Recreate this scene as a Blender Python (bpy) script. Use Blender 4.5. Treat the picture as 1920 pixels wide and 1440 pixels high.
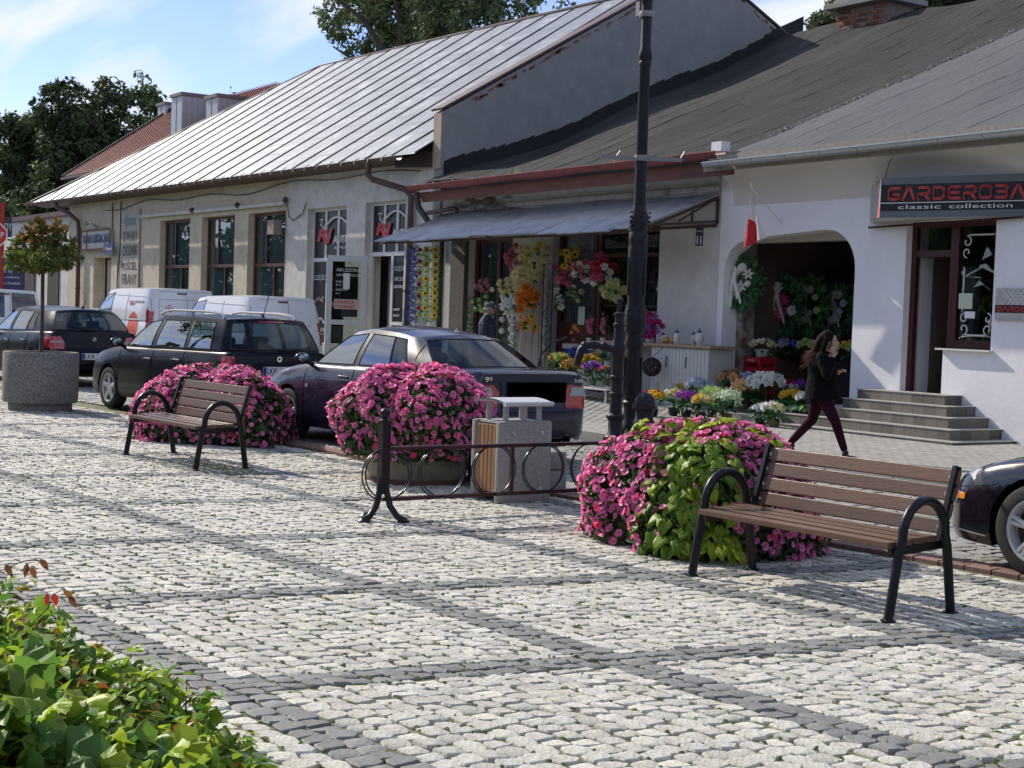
import bpy, bmesh, math, random
import numpy as np
from mathutils import Vector, Matrix, Euler
from mathutils.bvhtree import BVHTree
from math import sin, cos, pi, radians as R
for o in list(bpy.data.objects): bpy.data.objects.remove(o)
S = bpy.context.scene
COL = S.collection
rnd = random.Random(7)
# ---------------------------------------------------------------- camera
F = 2800.0; HC = 1.65; YAW = R(33.6); ROLL = R(2.0); PIT = math.atan(124/F)
fh = np.array([-cos(YAW), sin(YAW), 0]); r0 = np.array([sin(YAW), cos(YAW), 0]); ZZ = np.array([0, 0, 1.])
fw = fh*cos(PIT)-ZZ*sin(PIT); u0 = np.cross(r0, fw)
ex = cos(ROLL)*r0+sin(ROLL)*u0; ey = -sin(ROLL)*r0+cos(ROLL)*u0
CAM = np.array([0, 0, HC])
cd = bpy.data.cameras.new('camera'); cam = bpy.data.objects.new('camera', cd); COL.objects.link(cam)
cd.sensor_width = 36; cd.lens = 36*F/1920; cd.clip_start = .1; cd.clip_end = 2000
Mx = Matrix.Identity(4)
for i in range(3):
 Mx[i][0] = ex[i]; Mx[i][1] = ey[i]; Mx[i][2] = -fw[i]; Mx[i][3] = CAM[i]
cam.matrix_world = Mx
S.camera = cam
def ray(x, y): return fw+ex*(x-960)/F+ey*(720-y)/F
def G(x, y, z=0): r = ray(x, y); return CAM+r*((z-HC)/r[2])
def FY(x, y, Y): r = ray(x, y); return CAM+r*(Y/r[1])
def FX(x, y, X): r = ray(x, y); return CAM+r*(X/r[0])
def DD(x, y, d): r = ray(x, y); return CAM+r*(d/(r@fh))
def PJ(p):
 v = np.array(p, float)-CAM; d = v@fw
 return 960+F*(v@ex)/d, 720-F*(v@ey)/d, d
# ---------------------------------------------------------------- sky, sun, exposure
SUN_EL = R(35); SUN_AZ = (-.976, -.218)          # towards the sun
W = bpy.data.worlds.new('World'); S.world = W; W.use_nodes = True
nt = W.node_tree; N = nt.nodes; LK = nt.links
bg = N['Background']; sk = N.new('ShaderNodeTexSky'); sk.sky_type = 'NISHITA'; sk.sun_disc = False
sk.sun_elevation = SUN_EL; sk.sun_rotation = math.atan2(SUN_AZ[0], SUN_AZ[1]); sk.altitude = 200; sk.dust_density = .15; sk.ozone_density = 3.0; sk.air_density = .9
tc = N.new('ShaderNodeTexCoord'); sp = N.new('ShaderNodeSeparateXYZ'); LK.new(tc.outputs['Generated'], sp.inputs[0])
ad = N.new('ShaderNodeMath'); ad.operation = 'ADD'; ad.inputs[1].default_value = .12; LK.new(sp.outputs[2], ad.inputs[0])
mx_ = N.new('ShaderNodeMath'); mx_.operation = 'MAXIMUM'; mx_.inputs[1].default_value = .05; LK.new(ad.outputs[0], mx_.inputs[0])
dx = N.new('ShaderNodeMath'); dx.operation = 'DIVIDE'; LK.new(sp.outputs[0], dx.inputs[0]); LK.new(mx_.outputs[0], dx.inputs[1])
dy = N.new('ShaderNodeMath'); dy.operation = 'DIVIDE'; LK.new(sp.outputs[1], dy.inputs[0]); LK.new(mx_.outputs[0], dy.inputs[1])
cb = N.new('ShaderNodeCombineXYZ'); LK.new(dx.outputs[0], cb.inputs[0]); LK.new(dy.outputs[0], cb.inputs[1])
mp = N.new('ShaderNodeMapping'); mp.inputs['Rotation'].default_value = (0, 0, R(-38)); mp.inputs['Scale'].default_value = (.55, 1.9, 1)
mp.inputs['Location'].default_value = (.35, .9, 0)
LK.new(cb.outputs[0], mp.inputs[0])
n1 = N.new('ShaderNodeTexNoise'); n1.inputs['Scale'].default_value = 1.15; n1.inputs['Detail'].default_value = 9; n1.inputs['Roughness'].default_value = .52
n1.inputs['Distortion'].default_value = .35; LK.new(mp.outputs[0], n1.inputs['Vector'])
cr = N.new('ShaderNodeValToRGB'); cr.color_ramp.elements[0].position = .445; cr.color_ramp.elements[1].position = .585; LK.new(n1.outputs['Fac'], cr.inputs[0])
cr.color_ramp.elements[0].color = (.03, .03, .03, 1)
hz = N.new('ShaderNodeMapRange'); hz.inputs[1].default_value = 0; hz.inputs[2].default_value = .12; hz.inputs[3].default_value = .2; hz.inputs[4].default_value = 0
LK.new(sp.outputs[2], hz.inputs[0])
am = N.new('ShaderNodeMath'); am.operation = 'ADD'; am.use_clamp = True; LK.new(cr.outputs[0], am.inputs[0]); LK.new(hz.outputs[0], am.inputs[1])
mxc = N.new('ShaderNodeMix'); mxc.data_type = 'RGBA'; LK.new(am.outputs[0], mxc.inputs[0]); tn = N.new('ShaderNodeMix'); tn.data_type = 'RGBA'; tn.blend_type = 'MULTIPLY'; tn.inputs[0].default_value = 1; tn.inputs[7].default_value = (.94, .88, 1.10, 1); LK.new(sk.outputs[0], tn.inputs[6]); LK.new(tn.outputs[2], mxc.inputs[6])
mxc.inputs[7].default_value = (5.7, 6.1, 6.9, 1)
LK.new(mxc.outputs[2], bg.inputs[0]); bg.inputs[1].default_value = .125
sd = bpy.data.lights.new('sun', 'SUN'); sun = bpy.data.objects.new('sun', sd); COL.objects.link(sun)
sd.energy = 4.3; sd.angle = R(.5); sd.color = (1, .91, .77)
_d = Vector((SUN_AZ[0]*cos(SUN_EL), SUN_AZ[1]*cos(SUN_EL), sin(SUN_EL)))
sun.rotation_euler = _d.to_track_quat('Z', 'Y').to_euler(); sun.location = (0, 0, 30)
S.view_settings.view_transform = 'Standard'; S.view_settings.look = 'None'
S.view_settings.exposure = 0.34; S.view_settings.gamma = 1; S.view_settings.use_curve_mapping = False
# ---------------------------------------------------------------- materials
MATS = {}
def mat(name, col=(.5, .5, .5), rough=.6, metal=0, n=None, bump=None, spec=.5, coat=0, attr=False, col2=None, trans=0, alpha=None, emit=None, stretch=None, stain=None, sheen=0, objrand=0):
 """n=(scale,amount) value noise; col2 second colour mixed by noise; bump=(scale,distance[,detail]); stain=(scale,colour,lo,hi)"""
 if name in MATS: return MATS[name]
 m = bpy.data.materials.new(name); m.use_nodes = True; MATS[name] = m
 t = m.node_tree; nd = t.nodes; lk = t.links; b = nd['Principled BSDF']
 c = tuple(col)+(1,)
 b.inputs['Base Color'].default_value = c; b.inputs['Roughness'].default_value = rough; b.inputs['Metallic'].default_value = metal
 b.inputs['Specular IOR Level'].default_value = spec; b.inputs['Coat Weight'].default_value = coat; b.inputs['Coat Roughness'].default_value = .03
 tcn = nd.new('ShaderNodeTexCoord'); vec = tcn.outputs['Object']
 if stretch:
  mpn = nd.new('ShaderNodeMapping'); mpn.inputs['Scale'].default_value = stretch; lk.new(vec, mpn.inputs[0]); vec = mpn.outputs[0]
 cur = None
 def rgb(v):
  x = nd.new('ShaderNodeRGB'); x.outputs[0].default_value = tuple(v)+(1,); return x.outputs[0]
 def noise(sc, det=5, rg=.6):
  x = nd.new('ShaderNodeTexNoise'); x.inputs['Scale'].default_value = sc; x.inputs['Detail'].default_value = det; x.inputs['Roughness'].default_value = rg
  lk.new(vec, x.inputs['Vector']); return x
 def mix(fac, a, bb, mode='MIX'):
  x = nd.new('ShaderNodeMix'); x.data_type = 'RGBA'; x.blend_type = mode
  if isinstance(fac, float): x.inputs[0].default_value = fac
  else: lk.new(fac, x.inputs[0])
  lk.new(a, x.inputs[6]); lk.new(bb, x.inputs[7]); return x.outputs[2]
 if n or col2 or attr or stain or objrand: cur = rgb(col)
 if col2:
  x = noise(n[0] if n else 8); mr = nd.new('ShaderNodeMapRange'); mr.inputs[1].default_value = .38; mr.inputs[2].default_value = .62
  lk.new(x.outputs['Fac'], mr.inputs[0]); cur = mix(mr.outputs[0], cur, rgb(col2))
 if n:
  x = noise(n[0]*1.7, 6, .7); mr = nd.new('ShaderNodeMapRange'); mr.inputs[1].default_value = .25; mr.inputs[2].default_value = .75
  mr.inputs[3].default_value = 1-n[1]; mr.inputs[4].default_value = 1+n[1]
  lk.new(x.outputs['Fac'], mr.inputs[0])
  cc = nd.new('ShaderNodeCombineColor'); [lk.new(mr.outputs[0], cc.inputs[k]) for k in range(3)]
  cur = mix(1.0, cur, cc.outputs[0], 'MULTIPLY')
 if stain:
  x = noise(stain[0], 7, .65); mr = nd.new('ShaderNodeMapRange'); mr.inputs[1].default_value = stain[2]; mr.inputs[2].default_value = stain[3]
  lk.new(x.outputs['Fac'], mr.inputs[0]); cur = mix(mr.outputs[0], cur, rgb(stain[1]))
 if attr:
  a = nd.new('ShaderNodeAttribute'); a.attribute_name = 'tint'; cur = mix(1.0, cur, a.outputs['Color'], 'MULTIPLY')
 if objrand:
  oi = nd.new('ShaderNodeObjectInfo'); mr = nd.new('ShaderNodeMapRange'); mr.inputs[3].default_value = 1-objrand; mr.inputs[4].default_value = 1+objrand
  lk.new(oi.outputs['Random'], mr.inputs[0]); cc = nd.new('ShaderNodeCombineColor'); [lk.new(mr.outputs[0], cc.inputs[k]) for k in range(3)]
  cur = mix(1.0, cur, cc.outputs[0], 'MULTIPLY')
 if cur is not None: lk.new(cur, b.inputs['Base Color'])
 if bump:
  x = noise(bump[0], bump[2] if len(bump) > 2 else 4, .65); bn = nd.new('ShaderNodeBump'); bn.inputs['Strength'].default_value = .9; bn.inputs['Distance'].default_value = bump[1]
  lk.new(x.outputs['Fac'], bn.inputs['Height']); lk.new(bn.outputs[0], b.inputs['Normal'])
 if trans:   # translucent leaf or petal
  tr = nd.new('ShaderNodeBsdfTranslucent'); ms = nd.new('ShaderNodeMixShader'); ms.inputs[0].default_value = trans
  if cur is not None: lk.new(cur, tr.inputs[0])
  else: tr.inputs[0].default_value = c
  out = nd['Material Output']; lk.new(b.outputs[0], ms.inputs[1]); lk.new(tr.outputs[0], ms.inputs[2]); lk.new(ms.outputs[0], out.inputs[0])
 if emit: b.inputs['Emission Color'].default_value = tuple(emit[:3])+(1,); b.inputs['Emission Strength'].default_value = emit[3]
 return m
def glass_mat(name, tint=(.5, .6, .6), refl=1.5, rough=.0, base=.05):
 m = bpy.data.materials.new(name); m.use_nodes = True; MATS[name] = m
 t = m.node_tree; nd = t.nodes; lk = t.links; nd.remove(nd['Principled BSDF'])
 tr = nd.new('ShaderNodeBsdfTransparent'); tr.inputs[0].default_value = tuple(tint)+(1,)
 gl = nd.new('ShaderNodeBsdfGlossy'); gl.inputs['Roughness'].default_value = rough
 fr = nd.new('ShaderNodeFresnel'); ge = nd.new('ShaderNodeNewGeometry'); im = nd.new('ShaderNodeMapRange'); im.inputs[3].default_value = refl; im.inputs[4].default_value = 1/refl
 lk.new(ge.outputs['Backfacing'], im.inputs[0]); lk.new(im.outputs[0], fr.inputs[0])
 ma = nd.new('ShaderNodeMath'); ma.operation = 'ADD'; ma.inputs[1].default_value = base; ma.use_clamp = True; lk.new(fr.outputs[0], ma.inputs[0])
 ms = nd.new('ShaderNodeMixShader'); lk.new(ma.outputs[0], ms.inputs[0]); lk.new(tr.outputs[0], ms.inputs[1]); lk.new(gl.outputs[0], ms.inputs[2])
 lk.new(ms.outputs[0], nd['Material Output'].inputs[0]); return m
# ---------------------------------------------------------------- objects
def world_of(o):
 m = Matrix.LocRotScale(o.location, o.rotation_euler, o.scale)
 return world_of(o.parent) @ m if o.parent else m
def tag(o, label=None, cat=None, group=None, kind=None):
 if label: o['label'] = label
 if cat: o['category'] = cat
 if group: o['group'] = group
 if kind: o['kind'] = kind
 return o
def thing(name, label, cat, loc=(0, 0, 0), rz=0, group=None):
 o = bpy.data.objects.new(name, None); COL.objects.link(o); o.empty_display_size = .2
 o.location = tuple(float(v) for v in loc); o.rotation_euler = (0, 0, rz)
 return tag(o, label, cat, group)
def link(name, mesh, parent=None, loc=(0, 0, 0), rot=(0, 0, 0), sc=(1, 1, 1)):
 o = bpy.data.objects.new(name, mesh); COL.objects.link(o)
 o.location = tuple(float(v) for v in loc); o.rotation_euler = rot; o.scale = sc if hasattr(sc, '__len__') else (sc,)*3
 if parent: o.parent = parent
 return o
def wlink(name, mesh, parent, loc, rot=(0, 0, 0), sc=1):
 """as link but loc is a world point; parents here are unrotated empties"""
 p = world_of(parent).translation
 return link(name, mesh, parent, Vector([float(v) for v in loc])-p, rot, sc)
def copy_tree(o, parent=None):
 c = o.copy(); COL.objects.link(c); c.parent = parent
 for ch in [x for x in KIDS(o)]: copy_tree(ch, c)
 return c
def KIDS(o): return [x for x in bpy.data.objects if x.parent == o]
class MB:
 def __init__(s): s.v = []; s.f = []; s.m = []; s.c = []
 def add(s, vs, fs, mi=0, tint=None):
  k = len(s.v); s.v += [tuple(map(float, p)) for p in vs]
  for f in fs: s.f.append(tuple(i+k for i in f)); s.m.append(mi); s.c.append(tint)
  return s
 def box(s, c, d, rz=0, mi=0, rot=None, tint=None):
  x, y, z = d[0]/2, d[1]/2, d[2]/2
  P = [(-x, -y, -z), (x, -y, -z), (x, y, -z), (-x, y, -z), (-x, -y, z), (x, -y, z), (x, y, z), (-x, y, z)]
  M = Euler(rot).to_matrix() if rot else Matrix.Rotation(rz, 3, 'Z')
  P = [tuple(M @ Vector(p)+Vector(tuple(map(float, c)))) for p in P]
  return s.add(P, [(0, 3, 2, 1), (4, 5, 6, 7), (0, 1, 5, 4), (1, 2, 6, 5), (2, 3, 7, 6), (3, 0, 4, 7)], mi, tint)
 def bb(s, a, b, mi=0, tint=None):
  a = [min(p, q) for p, q in zip(a, b)] if 0 else a
  return s.box([(a[i]+b[i])/2 for i in range(3)], [abs(b[i]-a[i]) for i in range(3)], mi=mi, tint=tint)
 def tube(s, pts, r, n=8, mi=0, closed=False, cap=True, flat=None, tint=None):
  P = [Vector(tuple(map(float, p))) for p in pts]; m = len(P); k0 = len(s.v)
  rs = r if hasattr(r, '__len__') else [r]*m
  up = None; rings = []
  for i in range(m):
   if closed: t = (P[(i+1) % m]-P[i-1])
   else: t = (P[min(i+1, m-1)]-P[max(i-1, 0)])
   t = t.normalized() if t.length > 1e-9 else Vector((0, 0, 1))
   if up is None: up = Vector((0, 0, 1)) if abs(t.z) < .9 else Vector((0, 1, 0))
   a = t.cross(up); a = a.normalized() if a.length > 1e-6 else t.orthogonal().normalized()
   b = a.cross(t).normalized(); up = b
   ring = []
   for j in range(n):
    th = 2*pi*(j+.5)/n; q = P[i]+a*(cos(th)*rs[i])+b*(sin(th)*rs[i]*(flat or 1)); ring.append(tuple(q))
   rings.append(ring)
  vs = [q for rg in rings for q in rg]; fs = []
  for i in range(m if closed else m-1):
   i2 = (i+1) % m
   for j in range(n):
    j2 = (j+1) % n; fs.append((i*n+j, i*n+j2, i2*n+j2, i2*n+j))
  if cap and not closed: fs.append(tuple(range(n))[::-1]); fs.append(tuple(range((m-1)*n, m*n)))
  return s.add(vs, fs, mi, tint)
 def bar(s, a, b, w, h=None, mi=0, tint=None):
  """square bar from a to b"""
  a = Vector(tuple(map(float, a))); b = Vector(tuple(map(float, b))); h = h or w
  t = (b-a).normalized(); up = Vector((0, 0, 1)) if abs(t.z) < .95 else Vector((0, 1, 0))
  x = t.cross(up).normalized()*(w/2); y = x.cross(t).normalized()*(h/2)
  P = [a-x-y, a+x-y, a+x+y, a-x+y, b-x-y, b+x-y, b+x+y, b-x+y]
  return s.add([tuple(p) for p in P], [(0, 1, 2, 3), (7, 6, 5, 4), (0, 4, 5, 1), (1, 5, 6, 2), (2, 6, 7, 3), (3, 7, 4, 0)], mi, tint)
 def lathe(s, prof, n=16, c=(0, 0, 0), mi=0, axis='z', tint=None, sx=1, sy=1, cap=True):
  vs = []; fs = []; m = len(prof)
  for r, z in prof:
   for j in range(n):
    th = 2*pi*j/n; x, y = r*cos(th)*sx, r*sin(th)*sy
    p = (x, y, z) if axis == 'z' else ((x, z, y) if axis == 'y' else (z, x, y))
    vs.append((p[0]+c[0], p[1]+c[1], p[2]+c[2]))
  for i in range(m-1):
   for j in range(n):
    j2 = (j+1) % n; q = (i*n+j, i*n+j2, (i+1)*n+j2, (i+1)*n+j); fs.append(q if axis != 'y' else q[::-1])
  if cap and prof[0][0] > 1e-4: fs.append(tuple(range(n))[::-1])
  if cap and prof[-1][0] > 1e-4: fs.append(tuple(range((m-1)*n, m*n)))
  return s.add(vs, fs, mi, tint)
 def sphere(s, c, r, n=10, m=6, mi=0, sc=(1, 1, 1), tint=None):
  prof = [(max(1e-5, sin(pi*i/m))*r, -cos(pi*i/m)*r) for i in range(m+1)]
  k = len(s.v); s.lathe(prof, n, (0, 0, 0), mi, tint=tint)
  s.v[k:] = [(p[0]*sc[0]+c[0], p[1]*sc[1]+c[1], p[2]*sc[2]+c[2]) for p in s.v[k:]]; return s
 def prism(s, poly, d, mi=0, tint=None):
  """poly: list of 3D points (planar), d: extrusion vector"""
  n = len(poly); P = [tuple(map(float, p)) for p in poly]; Q = [tuple(p[i]+d[i] for i in range(3)) for p in P]
  return s.add(P+Q, [tuple(range(n))[::-1], tuple(range(n, 2*n))]+[(i, (i+1) % n, n+(i+1) % n, n+i) for i in range(n)], mi, tint)
 def grid(s, fn, nu, nv, mi=0, tint=None, wrap=False):
  vs = [fn(i/nu, j/nv) for j in range(nv+1) for i in range(nu+1)]
  fs = [(j*(nu+1)+i, j*(nu+1)+i+1, (j+1)*(nu+1)+i+1, (j+1)*(nu+1)+i) for j in range(nv) for i in range(nu)]
  return s.add(vs, fs, mi, tint)
 def mesh(s, name, mats, smooth=False, flip_fix=False, sharp=None, off=None):
  me = bpy.data.meshes.new(name)
  vs = s.v if off is None else [(p[0]-off[0], p[1]-off[1], p[2]-off[2]) for p in s.v]
  me.from_pydata(vs, [], s.f)
  for m in (mats if isinstance(mats, (list, tuple)) else [mats]): me.materials.append(m)
  if any(s.m): me.polygons.foreach_set('material_index', s.m)
  if any(c is not None for c in s.c):
   a = me.color_attributes.new('tint', 'FLOAT_COLOR', 'CORNER'); buf = []
   for f, c in zip(s.f, s.c):
    c = c if c is not None else (1, 1, 1)
    if not hasattr(c, '__len__'): c = (c, c, c)
    buf += list(c[:3])+[1.0] if len(f) == 1 else (list(c[:3])+[1.0])*len(f)
   a.data.foreach_set('color', buf)
  me.validate()
  if flip_fix:
   bm = bmesh.new(); bm.from_mesh(me); bmesh.ops.recalc_face_normals(bm, faces=bm.faces); bm.to_mesh(me); bm.free()
  if smooth:
   me.polygons.foreach_set('use_smooth', [True]*len(me.polygons))
   try: me.set_sharp_from_angle(angle=R(sharp or 40))
   except Exception: pass
  me.update(); return me
 def part(s, name, mats, parent=None, smooth=False, fix=True, sharp=None, local=False, kind=None, bevel=0):
  """build in world coordinates under an unrotated parent (or local coordinates)"""
  off = None
  if parent and not local: off = world_of(parent).translation
  me = s.mesh(name, mats, smooth, fix, sharp, off)
  if bevel:
   bm = bmesh.new(); bm.from_mesh(me); bmesh.ops.bevel(bm, geom=[e for e in bm.edges if len(e.link_faces) == 2 and e.calc_face_angle(0) > .6], offset=bevel, segments=2, affect='EDGES', profile=.6)
   bm.to_mesh(me); bm.free()
   if smooth:
    me.polygons.foreach_set('use_smooth', [True]*len(me.polygons)); me.set_sharp_from_angle(angle=R(50))
  o = link(name, me, parent)
  if kind: o['kind'] = kind
  return o
def text_mesh(txt, size, m, name='lettering', depth=.004, shear=0, bold=0, spacing=1, sx=1, align='LEFT'):
 cu = bpy.data.curves.new(name, 'FONT'); cu.body = txt; cu.size = size; cu.extrude = depth; cu.shear = shear; cu.offset = bold; cu.space_character = spacing
 cu.align_x = align; cu.resolution_u = 3
 o = bpy.data.objects.new(name, cu); COL.objects.link(o)
 dg = bpy.context.evaluated_depsgraph_get(); me = bpy.data.meshes.new_from_object(o.evaluated_get(dg)); bpy.data.objects.remove(o); me.name = name
 me.materials.clear(); me.materials.append(m)
 for v in me.vertices: v.co.x *= sx
 return me
def put_text(txt, size, m, parent, loc, rz=0, name='lettering', rx=pi/2, world=True, fit=None, **k):
 """text standing upright facing -Y (rz=0) ; loc = lower left; fit=(width,height) scales it"""
 me = text_mesh(txt, size, m, name, **k)
 sc = (1, 1, 1)
 if fit:
  xs = [v.co.x for v in me.vertices]; ys = [v.co.y for v in me.vertices]
  x0, x1, y0, y1 = min(xs), max(xs), min(ys), max(ys)
  fx = fit[0]/(x1-x0) if fit[0] else None; fy = fit[1]/(y1-y0) if fit[1] else fx
  fx = fx or fy
  for v in me.vertices: v.co.x = (v.co.x-x0)*fx; v.co.y = (v.co.y-y0)*fy
 l = Vector(tuple(map(float, loc)))
 if world and parent: l = world_of(parent).inverted() @ l
 return link(name, me, parent, l, (rx, 0, rz))
def tri(n): return [tuple(range(n))]
def lerp(a, b, t): return a+(b-a)*t
def smooth01(t): t = max(0, min(1, t)); return t*t*(3-2*t)
def interp(x, tab):
 if x <= tab[0][0]: return tab[0][1]
 for (a, b), (c, d) in zip(tab, tab[1:]):
  if x <= c: return b+(d-b)*(x-a)/(c-a) if c > a else d
 return tab[-1][1]
def spl(x, tab):
 xs = [t[0] for t in tab]; n = len(tab)
 if x <= xs[0]: return tab[0][1]
 if x >= xs[-1]: return tab[-1][1]
 i = max(k for k in range(n-1) if xs[k] <= x)
 def sl(k):
  if k == 0 or k == n-1:
   a, b = (0, 1) if k == 0 else (n-2, n-1); return (tab[b][1]-tab[a][1])/(xs[b]-xs[a])
  a = (tab[k][1]-tab[k-1][1])/(xs[k]-xs[k-1]); b = (tab[k+1][1]-tab[k][1])/(xs[k+1]-xs[k])
  return 0 if a*b <= 0 else 2*a*b/(a+b)
 h = xs[i+1]-xs[i]; t = (x-xs[i])/h; a, b = tab[i][1], tab[i+1][1]
 return (2*t**3-3*t**2+1)*a+(t**3-2*t**2+t)*h*sl(i)+(-2*t**3+3*t**2)*b+(t**3-t**2)*h*sl(i+1)
BUSH = (-4.95, 1.75, .35)
# ---------------------------------------------------------------- ground
def zg(X, Y): return .28*smooth01((-X-17)/12)*smooth01((Y-9.3)/5)
def GZ(x, y):
 z = 0
 for _ in range(8):
  p = G(x, y, z); z = zg(p[0], p[1])
 return p
def kerbY(X): return 8.36+.09*(X+8.2) if X > -12 else 8.018+.04*(X+12)
def paveY(X): return 12.35 if X > -19 else min(15.5, 12.35+(-19-X)*.35)
bed = mat('joint_sand', (.22, .205, .14), .95, n=(9, .3), col2=(.10, .13, .035), bump=(60, .01))
earth = mat('earth', (.14, .14, .13), .95, n=(2, .3))
granite = mat('granite', (.57, .555, .50), .8, n=(36, .5), attr=True, bump=(40, .014, 8), stain=(2.2, (.36, .35, .30), .52, .78))
basalt = mat('basalt', (.215, .21, .195), .7, n=(30, .35), attr=True, bump=(35, .006, 6))
roadgr = mat('road_granite', (.30, .295, .28), .7, n=(60, .35), attr=True, bump=(45, .006, 5))
g = MB()
xs = sorted(set([-900, -500, -300, -200, -120, -80, -60]+list(np.arange(-50, 6, 2.0))+[10, 20, 60, 150, 400])); ys = [-400, -150, -50, -20, -8]+list(np.arange(-4, 22, 1.0))+[30, 60, 120, 300, 700]
vs = [(x, y, zg(x, y)-.06) for y in ys for x in xs]; nx = len(xs)
g.add(vs, [(j*nx+i, j*nx+i+1, (j+1)*nx+i+1, (j+1)*nx+i) for j in range(len(ys)-1) for i in range(nx-1)])
tag(g.part('ground', earth, None, smooth=True), kind='structure')
def strip(name, m, x0, x1, y0, y1, dz, nx=40, ny=8):
 b = MB(); b.grid(lambda u, v: (lerp(x0, x1, u), lerp(y0(lerp(x0, x1, u)), y1(lerp(x0, x1, u)), v), zg(lerp(x0, x1, u), lerp(y0(lerp(x0, x1, u)), y1(lerp(x0, x1, u)), v))+dz), nx, ny)
 return tag(b.part(name, m, None, smooth=True), kind='structure')
square = strip('cobbled_square', bed, -40, 6, lambda x: -3, lambda x: kerbY(x)-.02, -.012)
road = strip('cobbled_road', bed, -60, 6, lambda x: kerbY(x)+.27, lambda x: paveY(x)-.14, -.024)
PA = Vector((-5.72, 4.46)); va = Vector((1, .075)); vb = Vector((.17, 1)); P1, P2 = 2.13, 1.9
def seen(X, Y, m=60, z=0):
 x, y, d = PJ((X, Y, z)); return d > 1 and -m < x < 1920+m and y < 1440+m
def in_bush(X, Y): return False
cells = []   # (p,q,w,h,kind)
r = random.Random(3)
def fill(p0, p1, q0, q1, kind, s=.11):
 nq = max(1, round((q1-q0)/s)); hq = (q1-q0)/nq
 for j in range(nq):
  q = q0+(j+.5)*hq; p = p0-(r.random()*s if kind < 1 else 0)
  while p < p1-.02:
   w = s*r.uniform(.82, 1.28); w = min(w, p1-p)
   a, b = max(p, p0), min(p+w, p1)
   if b-a > .045: cells.append(((a+b)/2, q, b-a, hq, kind))
   p += w
bw = .122
for i in range(-16, 4):
 for j in range(-3, 4):
  p0 = i*P1; q0 = j*P2
  X = PA.x+p0+1+.17*(q0+1); Y = PA.y+q0+.95+.075*(p0+1)
  fill(p0+bw, p0+P1-bw, q0+bw, q0+P2-bw, 0)
  fill(p0-bw, p0+P1-bw, q0-bw, q0+bw, 1, .105)
  fill(p0-bw, p0+bw, q0+bw, q0+P2-bw, 1, .105)
fine = []; far = []
def world_pq(p, q): return PA.x+p+.17*q, PA.y+q+.075*p
for c in cells:
 X, Y = world_pq(c[0], c[1]); X += r.uniform(-.005, .005); Y += r.uniform(-.006, .006)
 if Y > kerbY(X)-.10 or Y < -2 or X < -40 or X > 1: continue
 if not seen(X, Y, 160): continue
 if math.hypot(X-BUSH[0], (Y-BUSH[1])) < BUSH[2]: continue
 x, y, d = PJ((X, Y, 0)); (fine if d < 17 else far).append((c, X, Y, d, x, y))
def cob_verts(w, h, rr, lod):
 n = 8; zt = rr.uniform(-.004, .004); pts = []
 tx, ty = rr.uniform(-.02, .02), rr.uniform(-.02, .02)
 base = [(.5, .18), (.36, .46), (-.02, .5), (-.4, .44), (-.5, .1), (-.46, -.38), (0, -.5), (.42, -.42)]
 o = [(x*w*rr.uniform(.90, 1.09), y*h*rr.uniform(.90, 1.09)) for x, y in base]
 V = [(x, y, -.035) for x, y in o]+[(x*.985, y*.985, zt-.0055+tx*x+ty*y) for x, y in o]
 V += [(x*.88+rr.uniform(-.006, .006), y*.88+rr.uniform(-.006, .006), zt+tx*x+ty*y+rr.uniform(-.005, .005)) for x, y in o]+[(0, 0, zt+rr.uniform(-.002, .005))]
 Fc = [(i, (i+1) % 8, 8+(i+1) % 8, 8+i) for i in range(8)]+[(8+i, 8+(i+1) % 8, 16+(i+1) % 8, 16+i) for i in range(8)]+[(16+i, 16+(i+1) % 8, 24) for i in range(8)]
 return V, Fc
def tintof(kind, rr):
 t = rr.uniform(.80, 1.10); return (t*rr.uniform(.985, 1.03), t, t*rr.uniform(.94, 1.0)) if kind == 0 else (t*.98, t, t*1.03)
vis = [c for c in fine if -20 < c[4] < 1940 and c[5] < 1480]
vis.sort(key=lambda c: c[3]); near = vis[:300]; nearset = set(id(c) for c in near)
protos = {0: [], 1: []}
for kind in (0, 1):
 for k in range(14):
  b = MB(); V, Fc = cob_verts(.118, .118, random.Random(100+k), 0); b.add([(x, y, z) for x, y, z in V], Fc, 0, tintof(kind, r))
  protos[kind].append(b.mesh('cobble', granite if kind == 0 else basalt, True, sharp=32))
ang_a = math.atan2(va.y, va.x)
for i, (c, X, Y, d, x, y) in enumerate(near):
 o = link('cobble', protos[c[4]][r.randrange(14)], square, (X, Y, zg(X, Y)), (0, 0, ang_a-.05), (c[2]/.118, c[3]/.118, 1))
def cobble_mass(lst, name, mats, parent):
 b = MB()
 for c, X, Y, d, x, y in lst:
  V, Fc = cob_verts(c[2], c[3], r, 0)
  if d > 13: Fc = [f for f in Fc if min(f) >= 8]  # sides below the bed level are never seen from afar
  z = zg(X, Y); V = [(X+vx+.17*vy, Y+vy+.075*vx, z+vz) for vx, vy, vz in V]
  b.add(V, Fc, 1 if c[4] else 0, tintof(c[4], r))
 me = b.mesh(name, mats, True, sharp=32); o = link(name, me, parent); o['kind'] = 'stuff'; return o
cobble_mass([c for c in fine if id(c) not in nearset]+far, 'cobbles', [granite, basalt], square)
cells = []; fill(-42, 8, 3.2, 11, 0, .14)
lst = []
for c in cells:
 X, Y = world_pq(c[0], c[1])
 if Y < kerbY(X)+.36 or Y > paveY(X)-.25 or not seen(X, Y, 120): continue
 lst.append((c, X, Y, PJ((X, Y, 0))[2], 0, 0))
cobble_mass(lst, 'cobbles', [roadgr, basalt], road)
kerb = tag(strip('brick_kerb', bed, -36, 6, lambda x: kerbY(x)-.03, lambda x: kerbY(x)+.27, -.018), kind='structure')
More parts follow.
